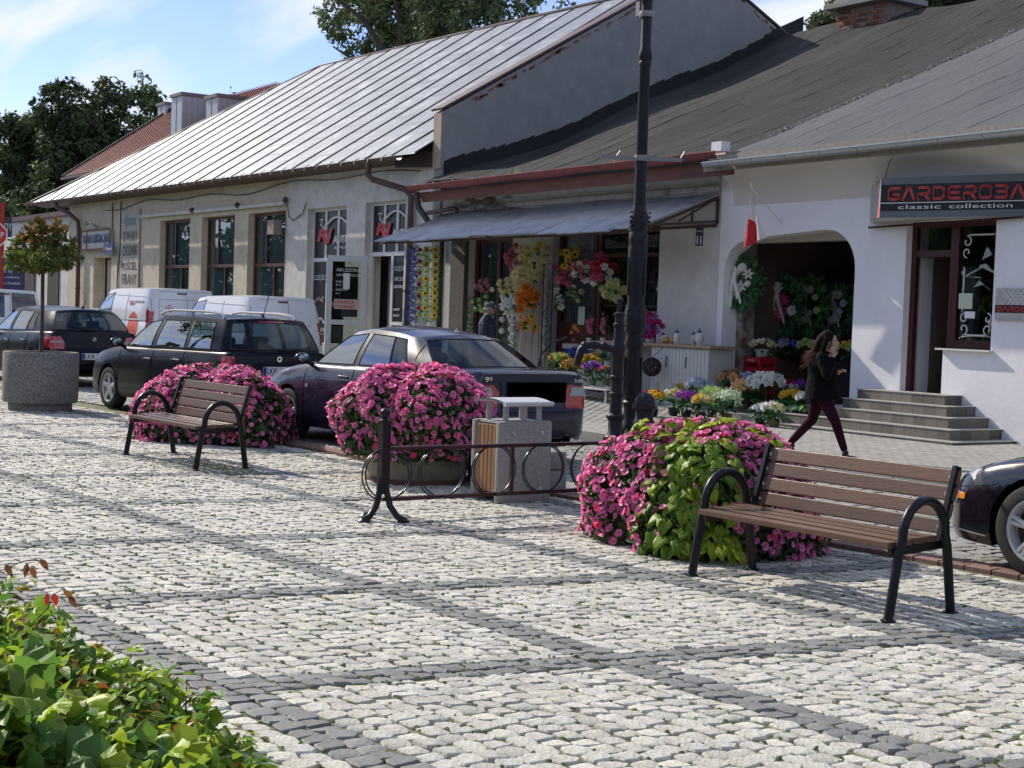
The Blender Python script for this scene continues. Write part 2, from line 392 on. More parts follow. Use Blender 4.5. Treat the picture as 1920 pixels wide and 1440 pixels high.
redb = mat('kerb_brick', (.25, .145, .12), .8, n=(18, .25), attr=True, bump=(40, .004))
bb_ = MB().box((0, 0, 0), (.205, .11, .07)); bme = [MB().box((0, 0, 0), (.205, .11, .07), tint=rnd.uniform(.7, 1.15)).mesh('brick', redb) for k in range(5)]
for me in bme:
 bm = bmesh.new(); bm.from_mesh(me); bmesh.ops.bevel(bm, geom=list(bm.edges), offset=.006, segments=1, affect='EDGES'); bm.to_mesh(me); bm.free()
nb = 0; restk = MB()
x = 2.0
while x > -22:
 for row in (0, 1):
  X = x-(.1 if row else 0); Y = kerbY(X)+.05+row*.125
  sx, sy, d = PJ((X, Y, 0))
  if seen(X, Y, 60) and nb < 200 and 1480 < sx: link('brick', bme[rnd.randrange(5)], kerb, (X, Y, -.012+rnd.uniform(-.003, .004)), (0, 0, math.atan(.09)+rnd.uniform(-.01, .01))); nb += 1
  else: restk.box((X, Y, -.012), (.205, .11, .07), rz=.06, tint=rnd.uniform(.7, 1.15))
 x -= .215
restk.part('bricks', redb, kerb, kind='stuff')
pavem = strip('pavement', bed, -60, 6, lambda x: paveY(x), lambda x: 17.85, .086, 60, 12)
blockm = mat('paving_block', (.33, .325, .30), .85, n=(6, .12), attr=True, bump=(30, .003), stain=(1.1, (.26, .25, .225), .5, .75))
pb = [MB().box((0, 0, 0), (.193, .093, .05), tint=rnd.uniform(.86, 1.1)).mesh('paving_block', blockm) for k in range(8)]
cand = []; Y = 12.52; row = 0
while Y < 17.7:
 X = -27.0+(row % 2)*.1
 while X < -6:
  if Y > paveY(X)+.12 and seen(X, Y, 40): cand.append((X, Y))
  X += .2
 Y += .1; row += 1
cand.sort(key=lambda c: PJ((c[0], c[1], 0))[2]); pm = MB()
for i, (X, Y) in enumerate(cand):
 z = zg(X, Y)+.083+rnd.uniform(-.0012, .0012)
 if i < 280: link('paving_block', pb[i % 8], pavem, (X, Y, z))
 else: pm.box((X, Y, z), (.193, .093, .05), tint=rnd.uniform(.86, 1.1))
pm.part('paving_blocks', blockm, pavem, fix=False, kind='stuff')
edge = MB(); em = mat('edge_stone', (.34, .33, .31), .8, n=(25, .25), attr=True, bump=(30, .004)); ne = 0
est = [MB().box((0, 0, 0), (.985, .12, .2), tint=t).mesh('kerb_stone', em) for t in (.85, .95, 1.05)]
X = 4.0
while X > -45:
 a = math.atan2(paveY(X-1)-paveY(X), -1)+pi
 link('kerb_stone', est[rnd.randrange(3)], pavem, (X-.5, paveY(X-.5)-.05, zg(X-.5, paveY(X-.5))+.022), (0, 0, a)); X -= 1.0
gb = MB(); gm = mat('joint_grass', (.15, .20, .035), .8, trans=.35, attr=True); rr = random.Random(5)
for k in range(8500):
 c = fine[rr.randrange(len(fine))]; X0, Y0 = c[1], c[2]
 wgt = .3+.7*smooth01((-X0-4.5)/3)*smooth01((6.2-Y0)/3)
 if rr.random() > wgt: continue
 X, Y = X0+rr.choice((-.5, .5))*c[0][2]+rr.uniform(-.01, .01), Y0+rr.uniform(-.5, .5)*c[0][3]
 if rr.random() < .5: X, Y = X0+rr.uniform(-.5, .5)*c[0][2], Y0+rr.choice((-.5, .5))*c[0][3]
 if rr.random() < .9:
  t = rr.uniform(.6, 1.3); L = rr.uniform(.012, .04); W_ = rr.uniform(.006, .014); an = rr.uniform(-.5, .5)
  ca, sa = cos(an)*L, sin(an)*L; gb.add([(X-ca, Y-sa, -.005), (X-sa*.3, Y-W_, .001), (X+ca, Y+sa, -.005), (X+sa*.3, Y+W_, .003), (X, Y, .006)], [(0, 1, 4), (1, 2, 4), (2, 3, 4), (3, 0, 4)], 0, (t, t, t))
 if rr.random() < .25:
  for q in range(3):
   an = rr.uniform(0, 6.28); h = rr.uniform(.012, .03); t = rr.uniform(.7, 1.4)
   gb.add([(X, Y, -.005), (X+.003, Y, -.005), (X+.012*cos(an), Y+.012*sin(an), h)], [(0, 1, 2)], 0, (t, t, t))
for k in range(1400):
 X, Y = -14.35+rr.gauss(0, .55), 6.0+rr.gauss(0, .16); an = rr.uniform(0, 6.28); h = rr.uniform(.01, .03); t = rr.uniform(.6, 1.4)
 gb.add([(X, Y, -.005), (X+.012, Y, -.005), (X+.02*cos(an), Y+.02*sin(an), h)], [(0, 1, 2)], 0, (t, t, t))
go = gb.part('joint_grass', gm, None, fix=False); tag(go, 'low green grass and moss growing in the joints between the cobbles', 'grass', kind='stuff')
SL = .436
def roofz2(X, Y):
 z = 4.60+SL*(Y-17.2)
 z -= .16*sin(pi*max(0, min(1, (Y-17.2)/11)))*(1+.4*sin(X*.8))
 z += .10*smooth01((-24-X)/6)*sin((Y-17)*1.1+X*.6)+.03*sin(X*2.2+Y*.9)*smooth01((Y-18)/2)
 return z
# ---------------------------------------------------------------- white-roofed shop building
plaster_w = mat('old_white_plaster', (.60, .59, .56), .9, n=(2.2, .16), bump=(14, .006), stain=(1.3, (.46, .44, .40), .5, .72))
plaster_c = mat('cream_plaster', (.58, .51, .40), .9, n=(2.0, .14), bump=(14, .005), stain=(1.1, (.42, .36, .28), .5, .75))
plaster_g = mat('grey_render', (.27, .275, .265), .95, n=(1.3, .16), bump=(10, .006), stain=(.5, (.215, .22, .215), .5, .7))
white_smooth = mat('white_plaster', (.82, .82, .85), .85, n=(1.6, .05), bump=(12, .004), stain=(.7, (.70, .70, .72), .5, .75))
zinc = mat('galvanised_sheet', (.195, .22, .25), .42, metal=.05, n=(3, .1), objrand=.05, stain=(1.6, (.48, .50, .52), .5, .75))
seamm = mat('seam_dark', (.12, .085, .075), .6)
brownm = mat('brown_metal', (.085, .042, .034), .5, n=(6, .3), stain=(9, (.16, .10, .08), .6, .8))
woodframe = mat('brown_frame', (.10, .035, .028), .5, n=(12, .2))
whiteframe = mat('white_frame', (.68, .69, .70), .4)
glassw = glass_mat('window_glass', (.62, .68, .70), 1.5, .01, .04)
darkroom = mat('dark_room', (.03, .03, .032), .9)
curtain = mat('curtain', (.55, .62, .60), .9, n=(20, .15), stretch=(6, 1, .3))
black = mat('black_print', (.012, .012, .014), .35); whitep = mat('white_print', (.75, .75, .75), .5); redp = mat('red_print', (.55, .03, .04), .45)
FYW = 17.8; XG = -30.0; XL = -60.6
B1 = thing('shop_building', 'long low shop building with a pale standing seam metal roof and grey gable', 'building', (-45, 21, 0))
op1 = [(-48.4, -45.7, 1.3, 4.48), (-44.7, -42.1, 1.3, 4.46), (-41.1, -38.5, 1.3, 4.44),
       (-37.05, -34.75, .8, 4.40), (-33.7, -31.65, .55, 4.42), (-55.3, -53.3, .6, 3.35)]
def wall_with_holes(mb, x0, x1, z0, z1, y, th, holes, mi=0):
 xs = sorted(set([x0, x1]+[h[0] for h in holes]+[h[1] for h in holes])); xs = [x for x in xs if x0 <= x <= x1]
 for a, b in zip(xs, xs[1:]):
  hs = sorted([h for h in holes if h[0] <= a+1e-6 and h[1] >= b-1e-6], key=lambda h: h[2]); z = z0
  for h in hs:
   if h[2] > z: mb.box(((a+b)/2, y+th/2, (z+h[2])/2), (b-a, th, h[2]-z), mi=mi)
   z = h[3]
  if z < z1: mb.box(((a+b)/2, y+th/2, (z+z1)/2), (b-a, th, z1-z), mi=mi)
XD = -38.3
w = MB(); wall_with_holes(w, XL+2.2, XD, -.2, 5.5, FYW, .45, op1); wo = w.part('wall', plaster_c, B1); wo['label'] = 'cream plaster front wall of the fabric shop'
w = MB(); wall_with_holes(w, XD+.004, XG, -.2, 5.32, FYW-.03, .48, op1); w.part('wall', plaster_w, B1)['label'] = 'dirty white plaster front wall of the car parts shop'
w = MB(); w.bb((XL+2.2, FYW+.46, -.2), (XL+2.6, 33, 5.5)); w.bb((XL+2.2, 32.6, -.2), (XG, 33, 5.5)); w.part('wall', plaster_c, B1)
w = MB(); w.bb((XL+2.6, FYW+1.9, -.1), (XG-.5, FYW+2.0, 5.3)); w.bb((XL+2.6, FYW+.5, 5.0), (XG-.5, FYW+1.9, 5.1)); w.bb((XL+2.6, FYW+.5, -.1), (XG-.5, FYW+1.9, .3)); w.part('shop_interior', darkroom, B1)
def roofz1(X, Y):  # roof plane height at X,Y (front slope)
 t = (X+61.8)/31.8; e = lerp(5.62, 5.38, t); rz_ = lerp(10.95, 10.55, (X+50)/20)
 return e+(rz_-e)*(Y-17.25)/(25.4-17.25)
gw = MB(); gp = [(XG-.32, FYW-.05, -.2), (XG-.32, FYW-.05, 6.36), (XG-.32, 25.46, 10.92), (XG-.32, 33.2, 7.2), (XG-.32, 33.2, -.2)]
gw.prism(gp, (.34, 0, 0)); gwo = gw.part('gable_wall', plaster_g, B1)
gl = MB(); gl.bb((XG-.335, FYW-.09, 5.05), (XG+.01, FYW-.052, 6.33)); gl.part('wall_end', mat('cream_wall_end', (.40, .33, .25), .9, n=(4, .2), bump=(20, .005)), B1)
bp = MB(); brick = mat('old_brick', (.30, .11, .06), .9, n=(20, .3), attr=True, bump=(40, .006)); rr = random.Random(9)
bm_ = [MB().box((0, 0, 0), (.02, .24, .065), tint=t).mesh('brick', brick) for t in (.7, .9, 1.1, (1.8, 2.6, 3.2))]
for rw in range(7):
 zz = FX(1150, 215, XG)[2]-.25+rw*.078; yy = FX(1128, 200, XG)[1]
 for q in range(5):
  if (rw < 4 and q < 4 and not (q > 1 and rw < 1)) or (rw >= 4 and q in (3, 4)) or (rw > 4 and q in (1, 2)):
   wlink('brick', bm_[3 if rw in (3, 5) and q < 3 else rr.randrange(3)], gwo, (XG+.024, yy+q*.26+(rw % 2)*.12, zz))
p = FX(935, 272, XG); q0, q1, q2, q3 = FX(896, 270, XG), FX(968, 252, XG), FX(973, 280, XG), FX(899, 294, XG)
MB().prism([tuple(v) for v in (q0, q1, q2, q3)], (.015, 0, 0)).part('patch_sheet', mat('blue_grey_sheet', (.12, .15, .19), .55, n=(30, .3)), gwo)
fl = MB(); bit = mat('bitumen', (.012, .012, .013), .75, bump=(9, .03))
for k in range(40):
 a = FYW+.0+k*.28; hz_ = .36+rr.uniform(-.02, .03); z0 = roofz2(XG, a)-.06
 fl.prism([(XG+.022, a, z0-.05), (XG+.022, a+.281, z0+.06), (XG+.022, a+.281, z0+.13+hz_), (XG+.022, a, z0+hz_)], (.02, 0, 0))
fl.part('flashing', bit, B1)
rk = MB(); rk.bar((XG-.2, FYW-.1, 6.42), (XG-.2, 25.46, 10.98), .5, .05); rk.bar((XG-.2, 25.46, 10.98), (XG-.2, 33.3, 7.24), .5, .05); rk.part('verge_trim', brownm, B1)
cbk = MB()
for k in range(110):
 t = rr.random(); Y = lerp(FYW+.6, 33, t); zt = 6.36+(Y-FYW)*.596 if Y < 25.46 else 10.92-(Y-25.46)*.48
 cbk.box((XG+.025, Y, zt-.05-rr.uniform(0, .09)), (.03, rr.uniform(.06, .22), rr.uniform(.02, .05)), rot=(.53 if Y < 25.4 else -.45, 0, 0), tint=rr.uniform(.6, 1.2))
cbk.part('crumbled_bricks', brick, gwo, kind='stuff')
rf = thing('roof', None, None); rf.parent = B1; rf.location = (0, 0, 0)
roofo = MB()
Xr0, ridgeY = -52.3, 25.4
n_s = 23; dX = (-30.05+61.8)/n_s
def hipY(X): return 17.25+(25.4-17.25)*min(1, max(0, (X+61.8)/(61.8+Xr0)))
base = MB(); base.add([(-61.7, 17.3, 5.54), (-30.35, 17.3, 5.3), (-30.35, 25.4, 10.45), (Xr0, 25.4, 10.85)], [(0, 1, 2, 3)]); base.add([(-61.7, 17.3, 5.54), (Xr0, 25.4, 10.85), (-61.7, 33, 5.5)], [(0, 1, 2)])
base.add([(-30.35, 25.4, 10.45), (-30.35, 33.2, 6.5), (-61.7, 33.2, 5.5), (Xr0, 25.4, 10.85)], [(0, 1, 2, 3)])
bpy.data.objects.remove(rf); rf = base.part('roof', seamm, B1)
for i in range(n_s):
 a = -61.8+i*dX; b = a+dX
 if b > -30.32: b = -30.32
 if a > -30.4: continue
 m = MB(); y1a, y1b = hipY(a), hipY(b); K = 8
 y0 = 17.22
 if a > -31.4: y0 = 17.22+.6*(a+31.4+.6)
 g1 = []; rs = random.Random(i)
 for k in range(K+1):
  for X, y1 in ((a+.012, y1a), (b-.012, y1b)):
   Y = lerp(y0, y1, k/K); g1.append((X, Y, roofz1(X, Y)+.012+rs.uniform(-.006, .006)))
 m.add(g1, [(2*k, 2*k+1, 2*k+3, 2*k+2) for k in range(K)])
 m.bar((b-.006, y0, roofz1(b, y0)+.03), (b-.006, y1b, roofz1(b, y1b)+.03), .014, .035, mi=1)
 for k in range(int((y1b-y0)/1.15)):
  Y = y0+.6+k*1.15+(i % 2)*.5
  if Y < min(y1a, y1b)-.1: m.add([(a+.02, Y, roofz1(a, Y)+.017), (b-.02, Y+.0, roofz1(b, Y)+.017), (b-.02, Y+.012, roofz1(b, Y)+.022), (a+.02, Y+.012, roofz1(a, Y)+.022)], [(0, 1, 2, 3)], 1)
 m.part('roof_sheet', [zinc, seamm], rf, fix=False)
hp = MB(); hp.add([(-61.8, 17.22, 5.66), (Xr0, 25.4, 10.98), (-61.8, 33, 5.66)], [(0, 1, 2)]); hp.part('roof_sheet', zinc, rf, fix=False)
rd = MB(); rd.tube([(-61.8, 17.25, 5.68), (Xr0, 25.4, 11.0)], .05, 6); rd.tube([(Xr0, 25.4, 11.0), (-30.3, 25.4, 10.62)], .05, 6); rd.part('ridge_cap', seamm, rf)
sg = MB()
for t in (.42, .86): Y = lerp(18, 25, t); sg.bar((XG-1.0, Y, roofz1(XG, Y)+.13), (XG-.3, Y-.15, roofz1(XG, Y)+.16), .03)
sg.part('snow_guard', mat('dark_steel', (.06, .06, .065), .5, metal=.5), rf)
sf = MB(); sf.prism([(-61.6, 17.3, 5.53), (-61.6, FYW, 5.45), (-61.6, FYW, 5.6)], (30.7, 0, -.2)); sf.part('soffit', brownm, B1)
wd = MB(); wd.prism([(-31.4, 17.3, 5.28), (-30.35, 17.75, 5.5), (-30.35, 17.75, 5.1), (-31.4, 17.3, 5.12)], (0, .03, 0)); wd.part('fascia_board', mat('rotten_board', (.055, .042, .035), .9, n=(10, .4), stretch=(.5, 4, 4)), B1)
gu = MB(); K = 60
for k in range(K):
 a, b = lerp(-62.1, -30.9, k/K), lerp(-62.1, -30.9, (k+1)/K); s0 = [(math.cos(pi+pi*j/6)*.085, math.sin(pi+pi*j/6)*.085) for j in range(7)]
 za, zb = lerp(5.58, 5.33, k/K), lerp(5.58, 5.33, (k+1)/K)
 vs = [(a, 17.12+y, za+z) for y, z in s0]+[(b, 17.12+y, zb+z) for y, z in s0]; gu.add(vs, [(j, j+1, 8+j, 7+j) for j in range(6)])
gu.tube([(-62.1, 17.03, 5.59), (-30.9, 17.03, 5.34)], .014, 5)
guo = gu.part('gutter', brownm, B1, fix=False, smooth=True)
hook = MB(); hook.tube([(0, .1, .06), (0, -.01, 0), (0, -.05, -.1), (0, .0, -.13), (0, .1, -.1), (0, .17, .04)], .013, 4)
hm = hook.mesh('gutter_hook', mat('worn_zinc', (.30, .27, .25), .35, metal=.6))
for k in range(44):
 t = (k+.5)/44; X = lerp(-62, -31.2, t); wlink('gutter_hook', hm, guo, (X, 17.05, lerp(5.62, 5.37, t)))
for X0, zt, nm in ((XL+3.3, 5.45, 0), (-31.55, 5.25, 1)):
 d = MB()
 if nm == 0: d.tube([(-57.9, 17.12, 5.5), (-57.9, 17.12, 5.32), (-57.3, 17.45, 5.05), (-56.75, 17.62, 4.75), (-56.7, 17.66, 4.4), (-56.7, 17.66, .4)], .085, 8)
 else: d.tube([(-32.4, 17.12, 5.28), (-32.4, 17.12, 5.0), (-32.3, 17.2, 4.88), (-31.35, 17.6, 4.62), (-31.2, 17.66, 4.45), (-31.25, 17.66, .2)], .075, 8)
 dp = d.part('downpipe', brownm, B1, smooth=True)
 for z in (3.6, 2.2, 1.0):
  MB().lathe([(.098, z-.03), (.102, z), (.098, z+.03)], 10, (X0 if nm == 0 else -31.24, 17.66, 0)).part('pipe_joint', brownm, dp) if nm else MB().lathe([(.1, z-.03), (.1, z+.03)], 10, (-56.7, 17.66, 0)).part('pipe_joint', brownm, dp)
for (x0, x1, z0, z1) in op1[:3]:
 f = MB(); y = FYW+.2; t = .09
 for xx in (x0+t/2, x1-t/2): f.bb((xx-t/2, y, z0), (xx+t/2, y+.08, z1))
 for zz in (z0+t/2, z1-t/2): f.bb((x0+t, y+.002, zz-t/2), (x1-t, y+.078, zz+t/2))
 zm = z0+.52*(z1-z0); f.bb((x0+t, y+.004, zm-.05), (x1-t, y+.076, zm+.05))
 for fr in (.33, .86): f.bb((lerp(x0, x1, fr)-.035, y+.006, zm+.05), (lerp(x0, x1, fr)+.035, y+.074, z1-t))
 f.bb((lerp(x0, x1, .55)-.035, y+.006, z0+t), (lerp(x0, x1, .55)+.035, y+.074, zm-.05))
 fo = f.part('window', woodframe, B1)
 MB().bb((x0+t, y+.03, z0+t), (x1-t, y+.036, z1-t)).part('pane', glassw, fo)
 cu = MB(); nfold = 46
 pts = [(lerp(x0, x1, k/nfold), y+.13+.05*(k % 2)+.03*sin(k*1.3)) for k in range(nfold+1)]
 cu.add([(px, py, z0) for px, py in pts]+[(px, py, z1-.1) for px, py in pts], [(k, k+1, nfold+2+k, nfold+1+k) for k in range(nfold)])
 cu.part('curtain', curtain, fo, fix=False, smooth=False)
 MB().bb((x0-.06, FYW-.1, z0-.09), (x1+.06, FYW+.2, z0-.003)).part('window_sill', plaster_w, B1)
ro = MB(); ro.bar((-50.0, FYW-.08, 4.68), (-38.4, FYW-.08, 4.62), .1, .09)
roo = ro.part('awning_rail', plaster_w, B1)
for x in (-45.2, -41.6, -38.25): MB().sphere((x, FYW-.15, 4.7), .09, 8, 5).part('bracket', brownm, roo)
MB().bb((-38.95, FYW-.35, 3.75), (-38.55, FYW-.1, 4.15)).part('lamp_box', mat('pinkish_box', (.28, .22, .20), .7), B1)
cbm = MB(); cbm.tube([(-54+k*1.0, FYW-.03, 5.12-.07*sin(k*1.1)-.06*math.cos(k*.53)) for k in range(24)], .018, 4)
cbm.tube([(-53.2, FYW-.03, 5.3), (-53.2, FYW-.03, 3.9)], .02, 4); cbm.tube([(-52.3, FYW-.03, 5.3), (-52.3, FYW-.03, 3.5), (-52.5, FYW-.03, 2.9), (-52.6, FYW-.03, .8)], .025, 4)
cbm.tube([(-38.3, FYW-.06, 4.6), (-38.2, FYW-.06, 4.25), (-37.9, FYW-.06, 4.12), (-37.3, FYW-.06, 4.3), (-37.1, FYW-.06, 4.6)], .013, 4)
cbm.part('cable', mat('cable_grey', (.10, .09, .08), .8), B1)
nz = MB(); nz.bb((-55.25, FYW+.5, .3), (-53.35, FYW+.56, 3.3)); nz.part('niche_wall', plaster_c, B1)
MB().bb((-53.9, FYW+.4, .4), (-53.4, FYW+.47, 3.2)).part('door', woodframe, B1)
MB().bb((-55.0, FYW-.6, .1), (-52.5, FYW-.02, 1.36)).part('porch_wall', plaster_c, B1); MB().bb((-55.1, FYW-.7, 1.363), (-52.4, FYW-.02, 1.46)).part('porch_cap', plaster_w, B1)
def film_logo(parent, x0, x1, z0, z1, y):
 put_text('RJ', .5, redp, parent, (lerp(x0, x1, .1), y-.004, lerp(z0, z1, .28)), fit=((x1-x0)*.42, (z1-z0)*.34), shear=.2, bold=.02)
 put_text('AUTO', .3, whitep, parent, (lerp(x0, x1, .54), y-.004, lerp(z0, z1, .30)), fit=((x1-x0)*.44, (z1-z0)*.17), shear=.2, bold=.006)
 put_text('SKLEP MOTO', .1, whitep, parent, (lerp(x0, x1, .58), y-.004, lerp(z0, z1, .18)), fit=((x1-x0)*.36, (z1-z0)*.05))
 a = MB(); a.tube([(lerp(x0, x1, .36+.60*t), y-.006, lerp(z0, z1, .60+.26*sin(pi*(.12+.8*t)))) for t in np.linspace(0, 1, 12)], .028, 5)
 a.tube([(lerp(x0, x1, p), y-.006, lerp(z0, z1, q)) for p, q in ((.17, .82), (.26, .84), (.2, .72), (.3, .62), (.3, .72))], .02, 5)
 a.part('drawn_car', whitep, parent)
for idx, (x0, x1, z0, z1) in enumerate(op1[3:5]):
 y = FYW+.14; f = MB(); zt = 3.08 if idx == 0 else 3.18; t = .075
 f.bb((x0, y, z0), (x0+t, y+.08, z1)); f.bb((x1-t, y, z0), (x1, y+.08, z1)); f.bb((x0+t, y+.001, z1-t), (x1-t, y+.079, z1)); f.bb((x0+t, y+.001, zt-.1), (x1-t, y+.079, zt))
 for fr in (.34, .66): f.bb((lerp(x0, x1, fr)-.05, y+.003, zt), (lerp(x0, x1, fr)+.05, y+.077, z1-t))
 xa = lerp(x0, x1, .40 if idx == 0 else .56); f.bb((xa-.05, y+.003, z0), (xa+.05, y+.077, zt-.1))
 fo = f.part('window', whiteframe, B1)
 for k, (a, b) in enumerate(((x0+t, lerp(x0, x1, .34)-.05), (lerp(x0, x1, .34)+.05, lerp(x0, x1, .66)-.05), (lerp(x0, x1, .66)+.05, x1-t))):
  MB().bb((a, y+.03, zt), (b, y+.036, z1-t)).part('pane', black, fo)
 film_logo(fo, x0+t, x1-t, zt, z1-t, y-.004)
 if idx == 0:
  MB().bb((x0+t, y+.03, z0+.02), (xa-.05, y+.036, zt-.1)).part('pane', black, fo)
  put_text('CZĘŚCI', .2, whitep, fo, (x0+t+.06, y+.02, zt-.62), fit=(.72, .2)); film_logo(fo, x0+t, xa-.1, z0+.1, z0+.75, y+.03)
  MB().tube([(x0+.25, y+.02, 1.9), (x0+.45, y+.02, 2.0), (x0+.7, y+.02, 1.92), (x0+.75, y+.02, 2.05)], .05, 6).part('drawn_pipe', mat('grey_print', (.25, .25, .26), .4), fo)
 else:
  MB().bb((xa+.05, y+.03, z0+.9), (x1-t, y+.036, zt-.1)).part('pane', black, fo); MB().bb((xa-.05, y-.002, z0+.82), (x1, y+.1, z0+.9)).part('frame', whiteframe, fo)
  MB().bb((xa+.02, y-.1, z0), (x1, y+.3, z0+.78)).part('parapet', plaster_w, fo)
  for i_, (s_, zz, hh) in enumerate((('CZĘŚCI', zt-.5, .17), ('AKCESORIA', zt-.72, .1), ('SAMOCHODOWE', zt-.9, .08), ('UKŁADY', zt-1.45, .055), ('FILTRY', zt-1.6, .05), ('CZĘŚCI', zt-1.8, .05), ('WYDECHY', zt-1.97, .05), ('PASKI', zt-2.12, .05))):
   put_text(s_, .1, whitep, fo, (xa+.12, y+.02, zz), fit=(None if i_ < 3 else .3, hh))
  MB().bb((x0+t, y+.5, .5), (xa-.1, y+.52, zt-.1)).part('door_leaf', mat('grey_inside', (.32, .33, .34), .7), fo)
dr = thing('door', None, None, (0, 0, 0)); bpy.data.objects.remove(dr)
hx, hy = float(FY(684, 640, 17.62)[0]), 17.62; hx2, hy2 = float(FY(609, 650, 16.8)[0]), 16.8
D0 = Vector((hx, hy, 0)); v = Vector((hx2-hx, hy2-hy, 0)); Ld = v.length; v = v/Ld; nrm = Vector((v.y, -v.x, 0))
def dp(a, z, o=0): return tuple(D0+v*a+nrm*o+Vector((0, 0, z)))
def dbox(mb, a0, a1, z0, z1, th=.05, o=0, mi=0): mb.prism([dp(a0, z0, o-th/2), dp(a1, z0, o-th/2), dp(a1, z1, o-th/2), dp(a0, z1, o-th/2)], tuple(nrm*th), mi)
f = MB(); z0, z1 = .45, 3.06
dbox(f, 0, .14, z0, z1); dbox(f, Ld-.14, Ld, z0, z1); dbox(f, .14, Ld-.14, z1-.15, z1, .048); dbox(f, .14, Ld-.14, z0, z0+.2, .048); dbox(f, .14, Ld-.14, z0+.88, z0+1.0, .048)
fo = f.part('door', mat('door_white', (.60, .61, .62), .45), B1); fo['label'] = 'open white glazed shop door'
m = MB(); dbox(m, .14, Ld-.14, z0+.2, z0+.88, .01); dbox(m, .14, Ld-.14, z0+1.0, z1-.15, .01); m.part('pane', glass_mat('door_glass', (.62, .66, .62), 1.5, .02, .03), fo)
m = MB(); dbox(m, Ld-.17-.62, Ld-.2, z0+1.08, z1-.28, .014, .012); m.part('film', black, fo)
m = MB(); dbox(m, .42, Ld-.42, 2.22, 2.62, .02, -.02); m.part('paper_notice', whitep, fo)
m = MB(); dbox(m, Ld-.84, Ld-.2, 1.72, 1.97, .02, -.02); m.part('warning_sign', mat('sign_peach', (.60, .42, .38), .6), fo)
def put_on(parent, txt, M0, size, m, fit, name='lettering', **k):
 me = text_mesh(txt, size, m, name, **k); xs = [q.co.x for q in me.vertices]; ys = [q.co.y for q in me.vertices]
 x0, x1, y0, y1 = min(xs), max(xs), min(ys), max(ys); fx = (fit[0] or 0)/(x1-x0); fy = fit[1]/(y1-y0) if fit[1] else fx; fx = fx or fy
 for q in me.vertices: q.co.x = (q.co.x-x0)*fx; q.co.y = (q.co.y-y0)*fy
 o = bpy.data.objects.new(name, me); COL.objects.link(o); o.parent = parent
 o.matrix_local = world_of(parent).inverted() @ M0; return o
def frame(o, x, n):
 """matrix whose local x runs along x, local y up, facing n"""
 X = Vector(x).normalized(); Zc = Vector(n).normalized(); Yc = Zc.cross(X)
 return Matrix(((X.x, Yc.x, Zc.x, o[0]), (X.y, Yc.y, Zc.y, o[1]), (X.z, Yc.z, Zc.z, o[2]), (0, 0, 0, 1)))
nn = -nrm if nrm.y > 0 else nrm
side = 1 if nrm.y < 0 else -1
for s_, zz, hh, mm_ in (('UWAGA', 1.86, .08, redp), ('STOPIEŃ', 1.75, .08, redp)): put_on(fo, s_, frame(Vector(dp(Ld-.22, zz, .0))+nn*.036, -v, nn), .1, mm_, (.5, hh))
for s_, zz, hh in (('AKCESORIA', 2.66, .08), ('SAMOCHODOWE', 2.54, .06), ('PON-PT', 2.38, .05), ('8-16', 2.3, .05), ('SOBOTA', 2.18, .05), ('8-13', 2.09, .04)): put_on(fo, s_, frame(Vector(dp(Ld-.26, zz, 0))+nn*.022-v*.5, -v, nn), .1, whitep, (None, hh)) if 0 else put_on(fo, s_, frame(Vector(dp(Ld-.24, zz, 0))+nn*.024, -v, nn), .1, whitep, (None, hh))
# ---- signs on the fabric shop
def sign_box(name, label, cat, x0, x1, z0, z1, y, th, m, group=None):
 t = thing(name, label, cat, ((x0+x1)/2, y, z0), 0, group); MB().bb((x0, y-th, z0), (x1, y, z1)).part('board', m, t); return t
s1 = sign_box('shop_sign', 'faded white sign board with blue capital letters above the niche door', 'sign', -56.35, -53.1, 3.66, 4.33, FYW-.02, .12, mat('faded_white', (.50, .50, .46), .7, n=(3, .2)))
fr = MB(); [fr.bb((-56.4, FYW-.17, z), (-53.05, FYW-.145, z+.07)) for z in (3.60, 4.32)]; [fr.bb((x, FYW-.172, 3.66), (x+.06, FYW-.144, 4.33)) for x in (-56.4, -55.75, -53.1)]; fr.part('frame', mat('sign_brown', (.16, .08, .05), .7), s1)
put_text('TKANINY DEKORACYJNE', .4, mat('faded_blue', (.06, .10, .22), .7), s1, (-56.2, FYW-.15, 3.78), fit=(3.0, .42), bold=.012)
s2 = sign_box('price_board', 'tall grey board listing goods in dark capitals between sign and window', 'sign', -52.1, -50.25, 1.2, 4.95, FYW-.02, .05, mat('board_grey', (.42, .40, .35), .8, n=(2, .2)))
dk = mat('faded_dark', (.12, .11, .10), .8)
for i_, s_ in enumerate(('DYWANY', 'CHODNIKI', 'POŚCIEL', 'FIRANY', 'ZASŁONY', 'TORBY')): put_text(s_, .4, dk, s2, (-51.9, FYW-.075, 3.86-i_*.50), fit=(1.5, .36))
MB().prism([(-51.9, FYW-.08, 4.55), (-51.5, FYW-.08, 4.8), (-51.5, FYW-.08, 4.68), (-50.6, FYW-.08, 4.68), (-50.6, FYW-.08, 4.42), (-51.5, FYW-.08, 4.42), (-51.5, FYW-.08, 4.3)], (0, .01, 0)).part('arrow', mat('sign_green_grey', (.18, .25, .24), .7), s2)
s3 = sign_box('street_name_plate', 'small blue street name plate beside the faded shop sign', 'sign', -53.5, -52.5, 3.45, 3.8, FYW-.2, .03, mat('enamel_blue', (.02, .06, .22), .4))
put_text('Rynek', .15, whitep, s3, (-53.2, FYW-.234, 3.55), fit=(.6, .13)); MB().lathe([(.07, 0), (.07, .01)], 10, (-53.38, FYW-.24, 3.62), axis='y').part('crest', redp, s3)
